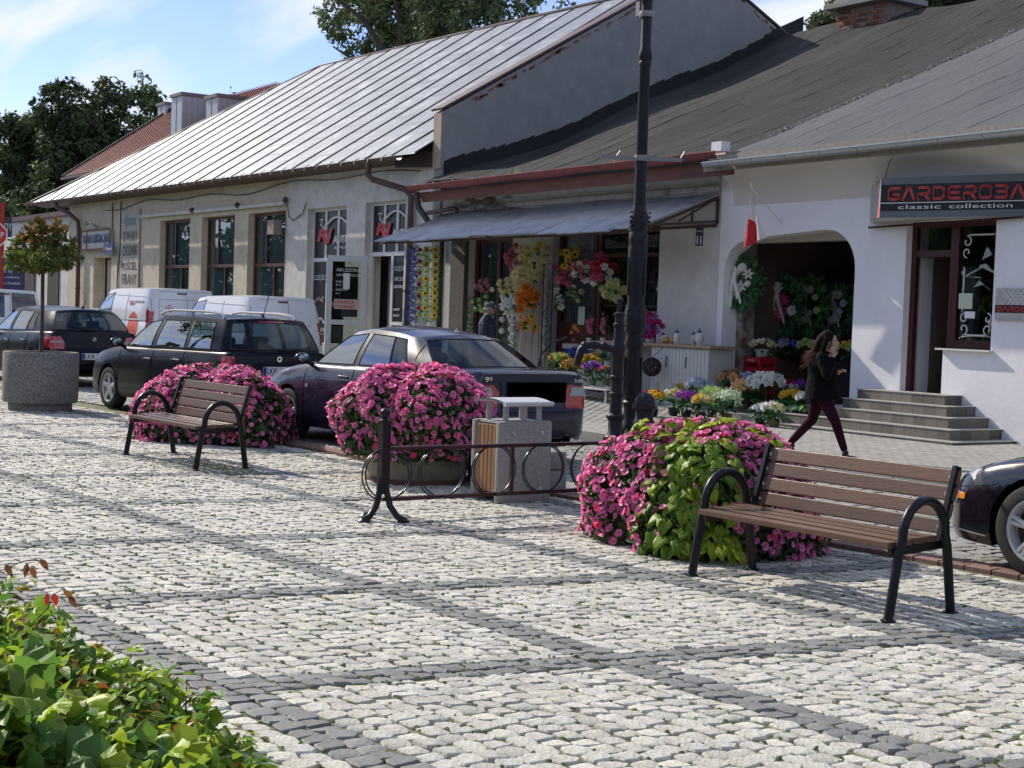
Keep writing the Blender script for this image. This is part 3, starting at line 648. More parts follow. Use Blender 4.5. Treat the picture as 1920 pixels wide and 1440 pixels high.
lamp_s = thing('wall_lamp', 'small grey lamp bracket over the faded shop sign', 'lamp', (-54.9, FYW, 4.5)); MB().tube([(-54.9, FYW, 4.45), (-54.9, FYW-.25, 4.6), (-55.1, FYW-.35, 4.62)], .03, 5).part('arm', mat('lampgrey', (.3, .3, .3), .5), lamp_s); MB().sphere((-55.15, FYW-.36, 4.6), .13, 8, 5, sc=(1.5, 1, .6)).part('shade', mat('lampgrey'), lamp_s)
# ---------------------------------------------------------------- flower shop with felt roof
B2 = thing('flower_shop', 'low white flower shop under a dark felt roof with a red gutter', 'building', (-24, 20, 0))
felt = mat('roofing_felt', (.042, .042, .041), .95, n=(1.2, .25), bump=(7, .06, 8), stretch=(1.6, .35, .35), objrand=.12, spec=.2, stain=(.9, (.062, .061, .058), .5, .75))
felt2 = mat('roofing_felt_grey', (.105, .11, .118), .9, n=(1.0, .14), bump=(7, .045, 8), stretch=(1.6, .35, .35), spec=.25, objrand=.05, stain=(.6, (.10, .103, .108), .5, .75))
RY = 28.4
rfb = MB(); rfb.grid(lambda u, vv: (lerp(-30.0, -2, u), lerp(17.2, RY, vv), roofz2(lerp(-30, -2, u), lerp(17.2, RY, vv))-.05), 40, 14); rfb.add([(-30, RY, roofz2(-30, RY)-.05), (-2, RY, roofz2(-2, RY)-.05), (-2, 34, 6.3), (-30, 34, 6.3)], [(0, 1, 2, 3)])
rfo = rfb.part('roof', bit, B2, fix=False, smooth=True)
B3 = thing('clothes_shop', 'white corner building with a wide flower arch and a tiled entrance staircase', 'building', (-14, 20, 0))
rfb = MB(); rfb.add([(-19.2, 17.0, 4.42), (4, 17.0, 4.42), (4, 17.25, 4.46), (-19.2, 17.25, 4.46)], [(0, 1, 2, 3)]); rfo3 = rfb.part('roof', bit, B3, fix=False)
def felt_strip(x0, x1, par, m, y0, dz, seed):
 rs = random.Random(seed); nv = 26; nu = 5; mb = MB(); ph = rs.uniform(0, 6)
 def fn(u, vv):
  X = lerp(x0, x1+.04, u); Y = lerp(y0, RY+.02, vv)
  q_ = sin(X*127.1+round(Y*3)*311.7)*43758.5; wr = .010*sin(Y*1.7+X*2.3)+.008*sin(Y*3.9-X*3.1)+.012*(q_-math.floor(q_)-.5)*(1 if par is rfo else .4)
  return (X, Y, roofz2(X, Y)+dz+wr+.004*(u > .9))
 mb.grid(fn, nu, nv); k = len(mb.v)
 mb.part('felt_strip', m, par, fix=False, smooth=True, sharp=55)
X = -30.0; k = 0
while X < -19.4: felt_strip(X, min(X+.98, -19.2), rfo, felt, 17.15, 0, k); X += .98; k += 1
X = -19.25
while X < -3: felt_strip(X, X+1.0, rfo3, felt2 if 1 else felt, 16.98, .03, k); X += 1.0; k += 1
nails = MB(); rs = random.Random(4)
for q in range(90):
 Y = rs.uniform(18, 27.5); nails.box((-19.35+rs.uniform(-.12, .12), Y, roofz2(-19.3, Y)+.03), (.04, .12, .015), rz=rs.uniform(-.5, .5))
nails.part('flaking_paint', mat('pale_flakes', (.35, .35, .34), .8), rfo, kind='stuff')
tf = MB()
for q in range(70):
 X = rs.choice((-25.9, -25.7, -22.6, -22.3, -21.9))+rs.gauss(0, .12); an = rs.uniform(0, 6.3); tf.add([(X, 17.1, 4.62), (X+.02, 17.1, 4.62), (X+.06*cos(an), 17.1+.04*sin(an), 4.62+rs.uniform(.05, .16))], [(0, 1, 2)])
tf.part('gutter_weeds', mat('dry_weed', (.28, .27, .12), .9), rfo, fix=False, kind='stuff')
openB2 = [(-28.72, -26.95, .35, 3.42), (-25.45, -21.95, 1.25, 3.5), (-25.45, -24.0, .35, 3.5)]
wm = MB(); wall_with_holes(wm, XG+.02, -20.25, -.2, 4.52, FYW, .4, [(-28.72, -26.95, .35, 3.42), (-25.45, -24.1, .35, 3.5), (-24.1, -21.95, 1.25, 3.5)])
wm.part('wall', mat('shop_plaster', (.58, .58, .57), .9, n=(2.2, .1), bump=(12, .008), stain=(1.0, (.46, .455, .44), .5, .75)), B2)
cn = MB()
for z, o_, hh in ((4.44, .16, .12), (4.30, .10, .09), (4.13, .06, .1)): cn.bb((XG+.6, FYW-o_, z-hh), (-20.3, FYW-.003, z))
cn.part('cornice', mat('cornice_plaster', (.60, .59, .56), .9, n=(5, .15), bump=(20, .01), stain=(2.5, (.26, .24, .2), .55, .7)), B2)
dmg = MB(); 
for q in range(26):
 dmg.box((rs.uniform(-28.9, -26.9), FYW-.12-rs.random()*.05, rs.uniform(4.0, 4.33)), (rs.uniform(.08, .35), .03, rs.uniform(.02, .07)), rot=(0, rs.uniform(-.08, .08), 0), tint=rs.uniform(.6, 1.2))
dmg.part('crumbled_plaster', mat('crumbled', (.22, .17, .13), .95, attr=True, n=(20, .3)), B2, kind='stuff')
gu = MB(); s0 = [(cos(pi+pi*j/6)*.1, sin(pi+pi*j/6)*.1) for j in range(7)]
def gutter(mb, xa, xb, y, za, zb, rr_, wob=0, K=24):
 for k in range(K):
  a, b = lerp(xa, xb, k/K), lerp(xa, xb, (k+1)/K); A = lerp(za, zb, k/K)+wob*sin(k*.9); Bz = lerp(za, zb, (k+1)/K)+wob*sin((k+1)*.9)
  pr = [(cos(pi+pi*j/8)*rr_, sin(pi+pi*j/8)*rr_) for j in range(9)]
  mb.add([(a, y+p, A+q) for p, q in pr]+[(b, y+p, Bz+q) for p, q in pr], [(j, j+1, 10+j, 9+j) for j in range(8)])
 mb.tube([(xa, y-rr_, za), (xb, y-rr_, zb)], .014, 5)
redm = mat('red_painted_metal', (.20, .042, .038), .5, n=(5, .25), bump=(8, .01), stain=(3, (.13, .035, .03), .5, .7))
gutter(gu, -30.1, -19.45, 17.02, 4.58, 4.60, .12, .012); gu.add([(-30.1, 16.9, 4.6), (-30.1, 17.15, 4.6), (-30.1, 17.15, 4.46), (-30.1, 16.95, 4.42)], [(0, 1, 2, 3)]); go2 = gu.part('gutter', redm, B2, fix=False, smooth=True)
for q in range(13): X = -29.7+q*.82; MB().tube([(X, 17.16, 4.6), (X, 17.02+.0, 4.475), (X, 16.895, 4.6)], .016, 4).part('gutter_joint', redm, go2)
fb = MB(); fb.bb((-30.0, 17.18, 4.22), (-19.3, 17.22, 4.45)); fb.bb((-30.0, 17.22, 4.36), (-19.3, FYW-.0, 4.42)); fb.part('fascia_board', mat('fascia_red', (.17, .065, .045), .75, n=(4, .3), stretch=(.6, 3, 3), stain=(2, (.10, .05, .04), .5, .7)), B2)
dpp = MB(); dpp.tube([(-29.85, 17.02, 4.45), (-29.85, 17.1, 4.1), (-29.8, 17.5, 3.6), (-29.75, 17.68, 3.4), (-29.75, 17.68, .3)], .07, 8); dpp.part('downpipe', mat('dark_pipe', (.03, .035, .04), .5), B2, smooth=True)
vp = MB(); vp.tube([(-30.3, 17.6, 4.02), (-29.1, 17.6, 4.08), (-29.0, 17.6, 4.05), (-29.0, 17.6, 3.9)], .05, 7); vp.part('vent_pipe', brownm, B2, smooth=True)
aw = MB(); awm = mat('corrugated_sheet', (.46, .49, .52), .42, metal=.45, n=(4, .1), objrand=.08, stain=(2.2, (.30, .32, .35), .5, .72))
AX0, AX1 = -29.75, -20.35
aw0 = MB(); br = mat('bracket_brown', (.07, .04, .035), .6)
for X in (AX0+.5, -25.3, AX1+.02):
 aw0.bar((X, FYW-.02, 3.92), (X, FYW-.02, 3.45), .05); aw0.bar((X, FYW-.02, 3.92), (X, 16.08, 3.24), .045); aw0.bar((X, FYW-.02, 3.50), (X, 16.5, 3.36), .045); aw0.bar((X, 17.2, 3.66), (X, 17.2, 3.46), .035); aw0.bar((X, FYW-.02, 3.92), (X, 16.9, 3.45), .03)
aw0.bar((AX0, FYW-.06, 3.88), (AX1, FYW-.06, 3.88), .05); aw0.bar((AX0, 16.1, 3.22), (AX1, 16.1, 3.22), .045); aw0.bar((AX1, FYW-.02, 3.42), (AX1-4.5, 17.4, 3.38), .05)
awn = aw0.part('canopy', br, B2)
nsh = 12; X = AX0
for q in range(nsh):
 x1 = AX0+(AX1+.05-AX0)*(q+1)/nsh+.05; m = MB(); nw = 22; lift = .012*(q % 2)+rs.uniform(0, .012); yf = 15.93+rs.uniform(-.03, .03)
 def fn(u, vv): 
  X_ = lerp(X, x1, u); Y_ = lerp(yf, FYW-.03, vv); return (X_, Y_, lerp(3.22, 3.97, (Y_-15.93)/(FYW-15.93))+.02+lift+.02*sin(u*nw*pi)+.015*sin(Y_*2.5+q))
 m.grid(fn, nw*2, 6); m.part('corrugated_sheet', awm, awn, fix=False, smooth=True); X = x1-.05
pl = MB(); pl.bb((-29.3, FYW-.12, -.1), (-28.72, FYW-.003, 3.5)); pl.part('pilaster', mat('brown_stone', (.10, .085, .07), .9, n=(5, .3), bump=(16, .015)), B2)
def bars(mb, x0, x1, z0, z1, y, dx, dz, diag=0, r_=.007):
 X = x0+dx
 while X < x1: 
  mb.bar((X, y, z0), (min(x1, X+diag*(z1-z0)), y, z1 if X+diag*(z1-z0) <= x1 else z0+(x1-X)/diag), r_*2); X += dx
 Z = z0+dz
 while Z < z1: mb.bar((x0, y+.01, Z), (x1, y+.01, Z), r_*2); Z += dz
rf2 = mat('shop_frame', (.085, .022, .02), .5, n=(8, .2))
gril = mat('grille_white', (.35, .36, .36), .5)
def shop_window(x0, x1, z0, z1, par, y=FYW+.16, t=.1, mull=(), tr=(), grille=None, back=None):
 f = MB(); f.bb((x0, y, z0), (x0+t, y+.09, z1)); f.bb((x1-t, y, z0), (x1, y+.09, z1)); f.bb((x0+t, y+.001, z0), (x1-t, y+.089, z0+t)); f.bb((x0+t, y+.001, z1-t), (x1-t, y+.089, z1))
 for m_ in mull: f.bb((m_-t*.5, y-.01, z0+t), (m_+t*.5, y+.085, z1-t))
 for z_, a, b in tr: f.bb((a, y+.003, z_-t*.35), (b, y+.083, z_+t*.35))
 fo = f.part('window', rf2, par); MB().bb((x0+t, y+.04, z0+t), (x1-t, y+.046, z1-t)).part('pane', glassw, fo)
 if grille: g_ = MB(); bars(g_, x0+t, x1-t, z0+t, z1-t, y+.16, *grille); g_.part('grille', gril, fo, fix=False)
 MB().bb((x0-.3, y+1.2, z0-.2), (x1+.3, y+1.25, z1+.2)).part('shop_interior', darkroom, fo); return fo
w1 = shop_window(-28.70, -27.2, .4, 3.4, B2, mull=(-27.72,), grille=(.2, .25)); MB().bb((-28.5, FYW+.45, 1.0), (-27.75, FYW+.46, 2.6)).part('pale_paper', mat('interior_pale', (.28, .30, .29), .9), w1)  # flat pale sheet behind the left pane
w2 = shop_window(-25.43, -24.12, .38, 3.48, B2, tr=((2.65, -25.3, -24.2),), grille=(.3, .35)); MB().bb((-25.33, FYW+.14, .45), (-24.2, FYW+.15, 1.6)).part('door_panel', rf2, w2)
w3 = shop_window(-24.08, -21.97, 1.27, 3.48, B2, tr=((2.95, -24.0, -22.05),), grille=(.12, 9, .28)); 
sh = MB(); sh.bb((-24.0, FYW+.3, 2.42), (-22.0, FYW+.75, 2.45)); sh.bb((-24.0, FYW+.3, 1.95), (-22.0, FYW+.75, 1.98)); sh.part('shelf', mat('shelf_pale', (.42, .42, .40), .6), w3)
n11 = thing('house_number', 'blue enamel number plate 11 on the white wall beside the arch', 'number plate', (-20.8, FYW, 2.95)); MB().bb((-20.90, FYW-.02, 3.06), (-20.68, FYW-.001, 3.40)).part('plate', whitep, n11); MB().bb((-20.892, FYW-.026, 3.068), (-20.688, FYW-.0205, 3.392)).part('enamel', mat('navy_enamel', (.015, .03, .17), .3), n11)
put_text('11', .3, whitep, n11, (-20.85, FYW-.03, 3.10), fit=(.125, .15), bold=.01); put_text('pl. Rynek', .05, whitep, n11, (-20.86, FYW-.03, 3.32), fit=(.15, .03))
# ---------------------------------------------------------------- white corner shop with arch
XE = 4.0; X3 = -20.24
wm = MB()
arch = [(-20.1, -.1), (-20.1, 2.55), (-20.06, 2.78), (-19.95, 2.97), (-19.75, 3.1), (-19.45, 3.17), (-19.0, 3.2), (-17.75, 3.27)]+[(-17.62+.65*sin(t), 2.62+.65*cos(t)) for t in np.linspace(0, pi/2, 8)]+[(-16.97, 2.3), (-16.97, -.1)]
def arch_wall(mb, y, th):
 P = [(-20.24, -.1), (-20.24, 4.45), (-16.5, 4.45), (-16.5, -.1)]; top = 4.45
 A = arch[1:-1]
 for s_ in (0, 1):
  yy = y+s_*th
  mb.add([(-20.24, yy, -.1), (arch[0][0], yy, -.1), (arch[1][0], yy, arch[1][1]), (-20.24, yy, arch[1][1])], [(0, 1, 2, 3)])
  mb.add([(-20.24, yy, arch[1][1]), (arch[1][0], yy, arch[1][1]), (arch[1][0], yy, top), (-20.24, yy, top)], [(0, 1, 2, 3)])
  for a, b in zip(A, A[1:]): mb.add([(a[0], yy, a[1]), (b[0], yy, b[1]), (b[0], yy, top), (a[0], yy, top)], [(0, 1, 2, 3)])
  mb.add([(arch[-1][0], yy, -.1), (-16.5, yy, -.1), (-16.5, yy, top), (arch[-1][0], yy, top)], [(0, 1, 2, 3)])
 for a, b in zip(arch, arch[1:]): mb.add([(a[0], y, a[1]), (b[0], y, b[1]), (b[0], y+th, b[1]), (a[0], y+th, a[1])], [(0, 1, 2, 3)])
arch_wall(wm, FYW-.012, .34)
dx0, dx1, dz0 = -15.93, -14.25, .70
wall_with_holes(wm, -16.5, XE, -.1, 4.45, FYW-.012, .5, [(dx0, -15.12, dz0, 3.34), (-15.12, dx1, 1.42, 3.34)])
wm.part('wall', white_smooth, B3)
MB().bb((-20.2, FYW+.33, -.1), (-19.95, FYW+.62, 3.2)).part('old_pier', mat('peeling_pier', (.30, .28, .25), .95, n=(6, .3), bump=(18, .02), stain=(3, (.15, .09, .06), .5, .62)), B3)
cv = MB(); nseg = 8
def cav(u, vv): th = vv*pi/2; return (lerp(-19.9, XE, u), FYW-.015-.62*(1-cos(th)), 3.75+.62*sin(th))
cv.grid(cav, 20, nseg); cv.part('cove', mat('cove_plaster', (.62, .60, .57), .9, n=(2, .05), bump=(10, .003)), B3, fix=False, smooth=True)
cv = MB(); cv.prism([(-19.9, FYW-.015-.62*(1-cos(t)), 3.75+.62*sin(t)) for t in np.linspace(0, pi/2, 7)]+[(-19.9, FYW-.015, 4.37)], (-.02, 0, 0)); cv.part('cove_end', white_smooth, B3)
MB().bb((-20.0, 17.12, 4.3), (XE, 17.22, 4.42)).part('fascia_board', mat('old_fascia', (.30, .28, .25), .9, n=(6, .25)), B3)
MB().tube([(-15.95, FYW-.4, 4.28), (-16.05, FYW-.35, 4.2), (-16.4, FYW-.1, 3.82), (-16.45, FYW-.03, 3.6)], .008, 4).part('cable', mat('cable_grey'), B3)
MB().prism([(-19.7, 16.975, 4.40), (XE, 16.975, 4.46), (XE, 16.975, 4.56), (-19.7, 16.975, 4.545)], (0, .004, 0)).part('drip_edge', mat('old_fascia'), B3)
gz = MB(); gutter(gz, -19.75, XE, 16.95, 4.42, 4.50, .085, 0, 30); gzo = gz.part('gutter', mat('zinc_gutter', (.42, .45, .48), .35, metal=.6, n=(4, .1)), B3, fix=False, smooth=True)
hk = MB(); hk.tube([(0, .1, .03), (0, .0, .01), (0, -.088, -.0), (0, -.075, -.05), (0, 0, -.09), (0, .1, -.04)], .012, 4); hkm = hk.mesh('gutter_hook', mat('zinc_gutter'))
for q in range(24): X = -19.3+q*.78; wlink('gutter_hook', hkm, gzo, (X, 16.95, lerp(4.42, 4.5, (X+19.75)/23.75)))
MB().add([(-19.75, 16.86, 4.42), (-19.75, 17.04, 4.42), (-19.75, 17.0, 4.34), (-19.75, 16.9, 4.34)], [(0, 1, 2, 3)]).part('end_cap', mat('zinc_gutter'), gzo)
MB().bb((-19.55, 16.9, 4.6), (-19.3, 17.1, 4.76)).part('gutter_elbow', whitep, go2)
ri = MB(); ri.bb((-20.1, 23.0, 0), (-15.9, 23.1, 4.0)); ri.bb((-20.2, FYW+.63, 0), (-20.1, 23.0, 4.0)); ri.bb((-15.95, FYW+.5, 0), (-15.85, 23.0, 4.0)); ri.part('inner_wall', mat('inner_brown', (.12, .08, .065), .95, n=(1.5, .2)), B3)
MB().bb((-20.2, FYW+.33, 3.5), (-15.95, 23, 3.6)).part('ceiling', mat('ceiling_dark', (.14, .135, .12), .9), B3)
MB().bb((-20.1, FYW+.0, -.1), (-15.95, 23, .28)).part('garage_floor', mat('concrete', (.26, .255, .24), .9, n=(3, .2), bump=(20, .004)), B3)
MB().bb((-20.3, FYW-1.05, -.1), (-16.0, FYW-.015, .20)).part('step_slab', mat('concrete'), B3)
MB().bb((-19.9, FYW+.34, 3.12), (-17.0, FYW+.6, 3.45)).part('shutter_box', mat('shutter_cream', (.42, .40, .34), .6), B3)
dfm = mat('dark_red_frame', (.055, .012, .014), .35)
f = MB(); y = FYW+.12; t = .09
f.bb((dx0, y, dz0), (dx0+t, y+.09, 3.34)); f.bb((dx1-t, y, 1.42), (dx1, y+.09, 3.34)); f.bb((dx0+t, y+.001, 3.34-t), (dx1-t, y+.089, 3.34)); f.bb((-15.17, y-.002, dz0), (-15.02, y+.092, 3.34-t)); f.bb((dx0+t, y+.002, 2.80), (-15.17, y+.088, 2.9)); f.bb((-15.02, y+.002, 1.42), (dx1-t, y+.088, 1.55))
dfo = f.part('shop_front', dfm, B3); MB().bb((dx0+t, y+.04, 2.9), (-15.17, y+.045, 3.25)).part('pane', glassw, dfo); MB().bb((-15.02, y+.04, 1.55), (dx1-t, y+.045, 3.25)).part('pane', glassw, dfo)
MB().bb((dx0+.02, y+.15, dz0), (dx0+.09, y+.40, 2.8)).part('open_door', mat('door_white2', (.55, .56, .57), .4), dfo)
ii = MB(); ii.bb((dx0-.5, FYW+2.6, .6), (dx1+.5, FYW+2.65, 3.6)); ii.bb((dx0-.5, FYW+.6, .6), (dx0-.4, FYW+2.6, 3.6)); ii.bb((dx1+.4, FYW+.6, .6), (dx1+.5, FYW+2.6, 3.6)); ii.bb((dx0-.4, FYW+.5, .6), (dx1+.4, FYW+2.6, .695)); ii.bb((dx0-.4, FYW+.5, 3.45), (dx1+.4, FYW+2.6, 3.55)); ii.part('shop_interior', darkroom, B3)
f = MB(); xa, xb, yy = -15.7, -15.1, FYW+.75; [f.bb((a_, yy, .72), (a_+.1, yy+.05, 2.78)) for a_ in (xa, xb-.1)]; f.bb((xa+.1, yy, 2.68), (xb-.1, yy+.05, 2.78)); f.bb((xa+.1, yy, .72), (xb-.1, yy+.05, 1.35)); ido = f.part('inner_door', mat('near_black', (.012, .012, .013), .4), B3)
MB().bb((xa+.1, yy+.02, 1.35), (xb-.1, yy+.03, 2.68)).part('pane', mat('frosted', (.13, .15, .16), .3), ido); MB().tube([(xb-.16, yy-.03, 1.4), (xb-.2, yy-.08, 1.45), (xb-.2, yy-.08, 1.8), (xb-.16, yy-.03, 1.85)], .015, 6).part('handle', mat('near_black'), ido)
def scroll(mb, pts, y, r_=.014): mb.tube([(x_, y, z_) for x_, z_ in pts], r_, 5)
sc_ = MB(); yy = FYW+.11
def spiral(cx, cz, r1, a0, turns, sgn=1, n=16): return [(cx+r1*(1-.75*k/n)*cos(a0+sgn*turns*2*pi*k/n), cz+r1*(1-.75*k/n)*sin(a0+sgn*turns*2*pi*k/n)) for k in range(n+1)]
yy = FYW+.155
for zz, sg in ((3.02, 1), (1.72, -1)):
 for xx, sx in ((-14.92, 1), (-14.43, -1)):
  if zz > 2 and sx < 0: continue
  p1 = spiral(xx+.02*sx, zz, .09, pi/2*sg, .9, -sx*sg); scroll(sc_, p1, yy, .011); p2 = spiral(xx+.03*sx, zz-.16*sg, .08, -pi/2*sg, .9, -sx*sg); scroll(sc_, p2, yy, .011); 
scroll(sc_, [(-14.93, 2.62), (-14.93, 1.98)], yy); scroll(sc_, [(-14.86, 3.12), (-14.4, 3.12)], yy); scroll(sc_, [(-14.85, 1.63), (-14.5, 1.63)], yy)
sc_.part('painted_scroll', mat('scroll_white', (.6, .6, .6), .5), dfo, smooth=True)
MB().bb((-14.97, FYW+.11, 2.02), (-14.72, FYW+.118, 2.25)).part('paper_notice', mat('paper_green', (.50, .58, .46), .7), dfo); MB().bb((-14.85, FYW+.11, 1.88), (-14.66, FYW+.116, 1.98)).part('sticker', whitep, dfo)
MB().bb((-15.2, FYW-.10, 1.395), (-14.2, FYW+.11, 1.42)).part('window_sill', mat('sill_white', (.66, .66, .64), .5), B3)
mq = thing('mannequin', 'dim dressed mannequin behind the clothes shop window', 'mannequin', (-14.6, FYW+.7, 1.4)); mm = MB(); mm.lathe([(.1, 1.45), (.16, 1.6), (.13, 1.9), (.19, 2.25), (.17, 2.42), (.06, 2.5), (.05, 2.56), (.085, 2.64), (.08, 2.74), (.01, 2.8)], 12, (-14.6, FYW+.7, 0), sy=.7); mm.part('body', mat('brown_coat', (.09, .04, .025), .8, n=(9, .5)), mq, smooth=True)
mq = thing('mannequin', 'second mannequin in blue jacket at the window edge, right of the brown one', 'mannequin', (-14.28, FYW+.5, 1.4)); mm = MB(); mm.lathe([(.1, 1.75), (.15, 1.9), (.12, 2.2), (.19, 2.6), (.17, 2.8), (.05, 2.9), (.08, 3.0), (.01, 3.1)], 12, (-14.30, FYW+.5, 0), sy=.7); mm.part('body', mat('blue_coat', (.10, .13, .18), .8, n=(9, .3)), mq, smooth=True)
# --- tiled staircase
stp = thing('entrance_steps', 'five grey tiled steps wrapping the clothes shop entrance', 'steps', (-15.6, 17, 0))
tile = mat('step_tile', (.15, .135, .112), .6, n=(8, .14), objrand=.28, bump=(30, .002)); treadm = mat('step_tread', (.34, .335, .31), .7, n=(6, .15)); rise = .147; tr_ = .27
CX, CY = -13.72, 16.42; WLf = -17.3
tm = MB().box((0, 0, 0), (.205, .012, .132)).mesh('tile', tile)
for k in range(5):
 x1 = CX-k*.25; y0 = CY+k*.25; z0, z1 = k*rise+(0 if k else .06), (k+1)*rise; xl = WLf+k*.0-.2*(4-k) if k < 4 else -15.98+.0
 xl = float(FY((1421, 1465, 1510, 1580, 1607)[k], (803, 780, 770, 755, 740)[k], CY+k*.25)[0])
 MB().bb((xl, y0+.008, max(-.1, z0-.05)), (x1-.008, FYW-.013, z1-.012)).part('step_core', mat('grout', (.10, .095, .09), .9), stp)
 MB().bb((xl-.01, y0-.012, z1-.0118), (x1+.012, FYW-.0135, z1)).part('tread', treadm, stp)
 X = x1-.105
 while X > xl+.1: wlink('tile', tm, stp, (X, y0+.003, z1-.079)); X -= .21
 Y = y0+.11
 while Y < FYW-.08: wlink('tile', tm, stp, (x1-.002, Y, z1-.079), (0, 0, pi/2)); Y += .21
# --- sign boxes
SA, SB = FY(1652, 371, 17.02), FY(1920, 371, 17.72); SLn = math.hypot(SB[0]-SA[0], SB[1]-SA[1]); SZ = lambda y: float(FY(1652, y, 17.02)[2])
gs = thing('shop_sign', 'long grey and black light box sign with red lettering over the shop entrance', 'sign', (SA[0], SA[1], 0), math.atan2(SB[1]-SA[1], SB[0]-SA[0]))
boxm = mat('sign_grey', (.13, .15, .16), .45, n=(3, .12)); bkm = mat('sign_black', (.010, .012, .02), .4); u_ = SLn/268
gi = world_of(gs).inverted(); WL_ = gi @ Vector((float(FY(1634, 371, 17.76)[0]), 17.76, 0)); z0s, z1s = SZ(408), SZ(334)
MB().prism([(WL_.x, WL_.y, z0s), (0, .01, z0s), (SLn+.2, .01, z0s), (SLn+.2, .06, z0s)], (0, 0, z1s-z0s)).part('box', mat('sign_box_white', (.5, .5, .5), .6), gs, local=True)
def sgn(y0_, y1_, m, nm, off): return MB().bb((0, -off, SZ(y1_)), (SLn+.2, .009, SZ(y0_))).part(nm, m, gs, local=True)
sgn(333.5, 408.5, boxm, 'panel', .004); sgn(347, 396, bkm, 'band', .008); sgn(380.5, 382, whitep, 'line', .011)
MB().bar((WL_.x, WL_.y-.05, z0s-.08), (SLn, .0, z0s-.02), .035).part('support_bar', dfm, gs, local=True)
MB().prism([(WL_.x-.004, WL_.y-.004, z0s+.01), (-.004, -.004, z0s+.01), (-.004, -.004, z1s-.01), (WL_.x-.004, WL_.y-.004, z1s-.02)], (-.006, -.003, 0)).part('side_panel', mat('sign_side', (.40, .38, .36), .5, n=(2, .3), stain=(2.0, (.5, .10, .06), .5, .55)), gs, local=True)
RL = mat('sign_red', (.48, .055, .045), .45)
def letter(mb, ch, x, z, w_, h, y, t):
 def st(pts): 
  for a, b in zip(pts, pts[1:]): 
   mb.bar((x+a[0]*w_, y, z+a[1]*h), (x+b[0]*w_, y, z+b[1]*h), .012, t)
  for a in pts: mb.lathe([(t/2*.98, -.006), (t/2*.98, .006)], 8, (x+a[0]*w_, y, z+a[1]*h), axis='y')
 Dd = {'G': [[(1, .92), (.25, .92), (.06, .72), (.06, .25), (.25, .08), (.8, .08), (.95, .2), (.95, .45), (.5, .45)]],
          'A': [[(.02, .05), (.42, .93), (.58, .93), (.98, .05)]], 'R': [[(.05, .05), (.05, .45), (.75, .45), (.95, .6), (.95, .8), (.8, .93), (.1, .93)], [(.55, .42), (.95, .05)]],
          'D': [[(.08, .5), (.08, .07), (.7, .07), (.95, .3), (.95, .7), (.7, .93), (.08, .93), (.08, .5)]], 'E': [[(.95, .93), (.25, .93), (.07, .8), (.07, .2), (.25, .07), (.95, .07)], [(.15, .5), (.85, .5)]],
          'O': [[(.5, .93), (.2, .93), (.05, .75), (.05, .25), (.2, .07), (.8, .07), (.95, .25), (.95, .75), (.8, .93), (.5, .93)]],
          'B': [[(.05, .93), (.75, .93), (.95, .8), (.95, .2), (.75, .07), (.05, .07)], [(.2, .5), (.85, .5)]]}
 for s_ in Dd[ch]: st(s_)
def garde(par, x, z, w_, h, y, t, gap, local=False):
 for i_, ch in enumerate('GARDEROBA'):
  mb = MB(); letter(mb, ch, x+i_*(w_+gap), z, w_, h, y, t); mb.part('letter', RL, par, fix=False, local=local)
garde(gs, 15*u_, SZ(376.5), 22.5*u_, SZ(352.5)-SZ(376.5), -.016, .042, 6.4*u_, True)
for s_, xp, wp_ in (('classic', 35, 82), ('collection', 133, 116)): put_text(s_, .1, whitep, gs, (xp*u_, -.012, SZ(393)), fit=(wp_*u_, SZ(385)-SZ(393)), world=False)
g2 = thing('wall_plaque', 'small patterned silver plaque with a red lettered band, right of the shop window', 'sign', (-13.8, FYW, 1.8)); MB().bb((-14.18, FYW-.04, 1.86), (-13.0, FYW-.013, 2.32)).part('plate', mat('silver_plate', (.42, .42, .41), .4, n=(9, .3)), g2)
MB().bb((-14.18, FYW-.045, 1.97), (-13.0, FYW-.0405, 2.08)).part('band', bkm, g2); garde(g2, -14.14, 1.99, .085, .065, FYW-.052, .014, .02)
lt = MB()
for q in range(14):
 X = -14.05+q*.085; lt.bar((X, FYW-.046, 2.09), (min(X+.2, -13.02), FYW-.046, 2.09+min(.2, (-13.02-X)) if 1 else 0), .01); lt.bar((X, FYW-.046, 2.29), (min(X+.2, -13.02), FYW-.046, 2.29-min(.2, -13.02-X)), .01) if X < -13.1 else None
lt.part('lattice', whitep, g2)
fg = thing('flag', 'white and red flag hanging from a short pole above the arch', 'flag', (-19.2, 17.3, 3.3)); p0 = np.array((-18.95, 17.75, 3.32)); tp = FY(1407, 345, 17.15)
MB().tube([tp+np.array((0, 0, .0)), tp+np.array((0.02, .05, -.1)), (tp[0]+.15, FYW-.02, tp[2]-.62)], .012, 6).part('pole', whitep, fg); MB().sphere(tuple(tp), .022, 8, 5).part('finial', whitep, fg)
Tq = FY(1409, 362, 17.15); corners = dict(wl=FY(1404, 392, 17.2), wb=FY(1391, 468, 17.25), rr=FY(1434, 445, 17.2), top=Tq)
def flagfn(side):
 a, b = (FY(1409, 360, 17.15), FY(1406, 395, 17.15)) ; 
 def f_(u, vv):
  L_ = lerp(np.array(FY(1409, 358, 17.15)), np.array(FY(1390, 468, 17.2)), vv); M_ = lerp(np.array(FY(1410, 362, 17.15)), np.array(FY(1424, 456, 17.2)), vv); R_ = lerp(np.array(FY(1411, 368, 17.15)), np.array(FY(1435, 446, 17.2)), vv)
  s0_ = .0 if side == 'r' else .5
  w_ = 1; q = s0_+u*.5
  L2 = np.array(FY(1409-2*vv*3, 360+0*vv, 17.15)); 
  p = L_*(1-q)+R_*q; 
  return (p[0], p[1]+.05*sin(q*11+vv*2), p[2]+.02*sin(q*7))
 return f_
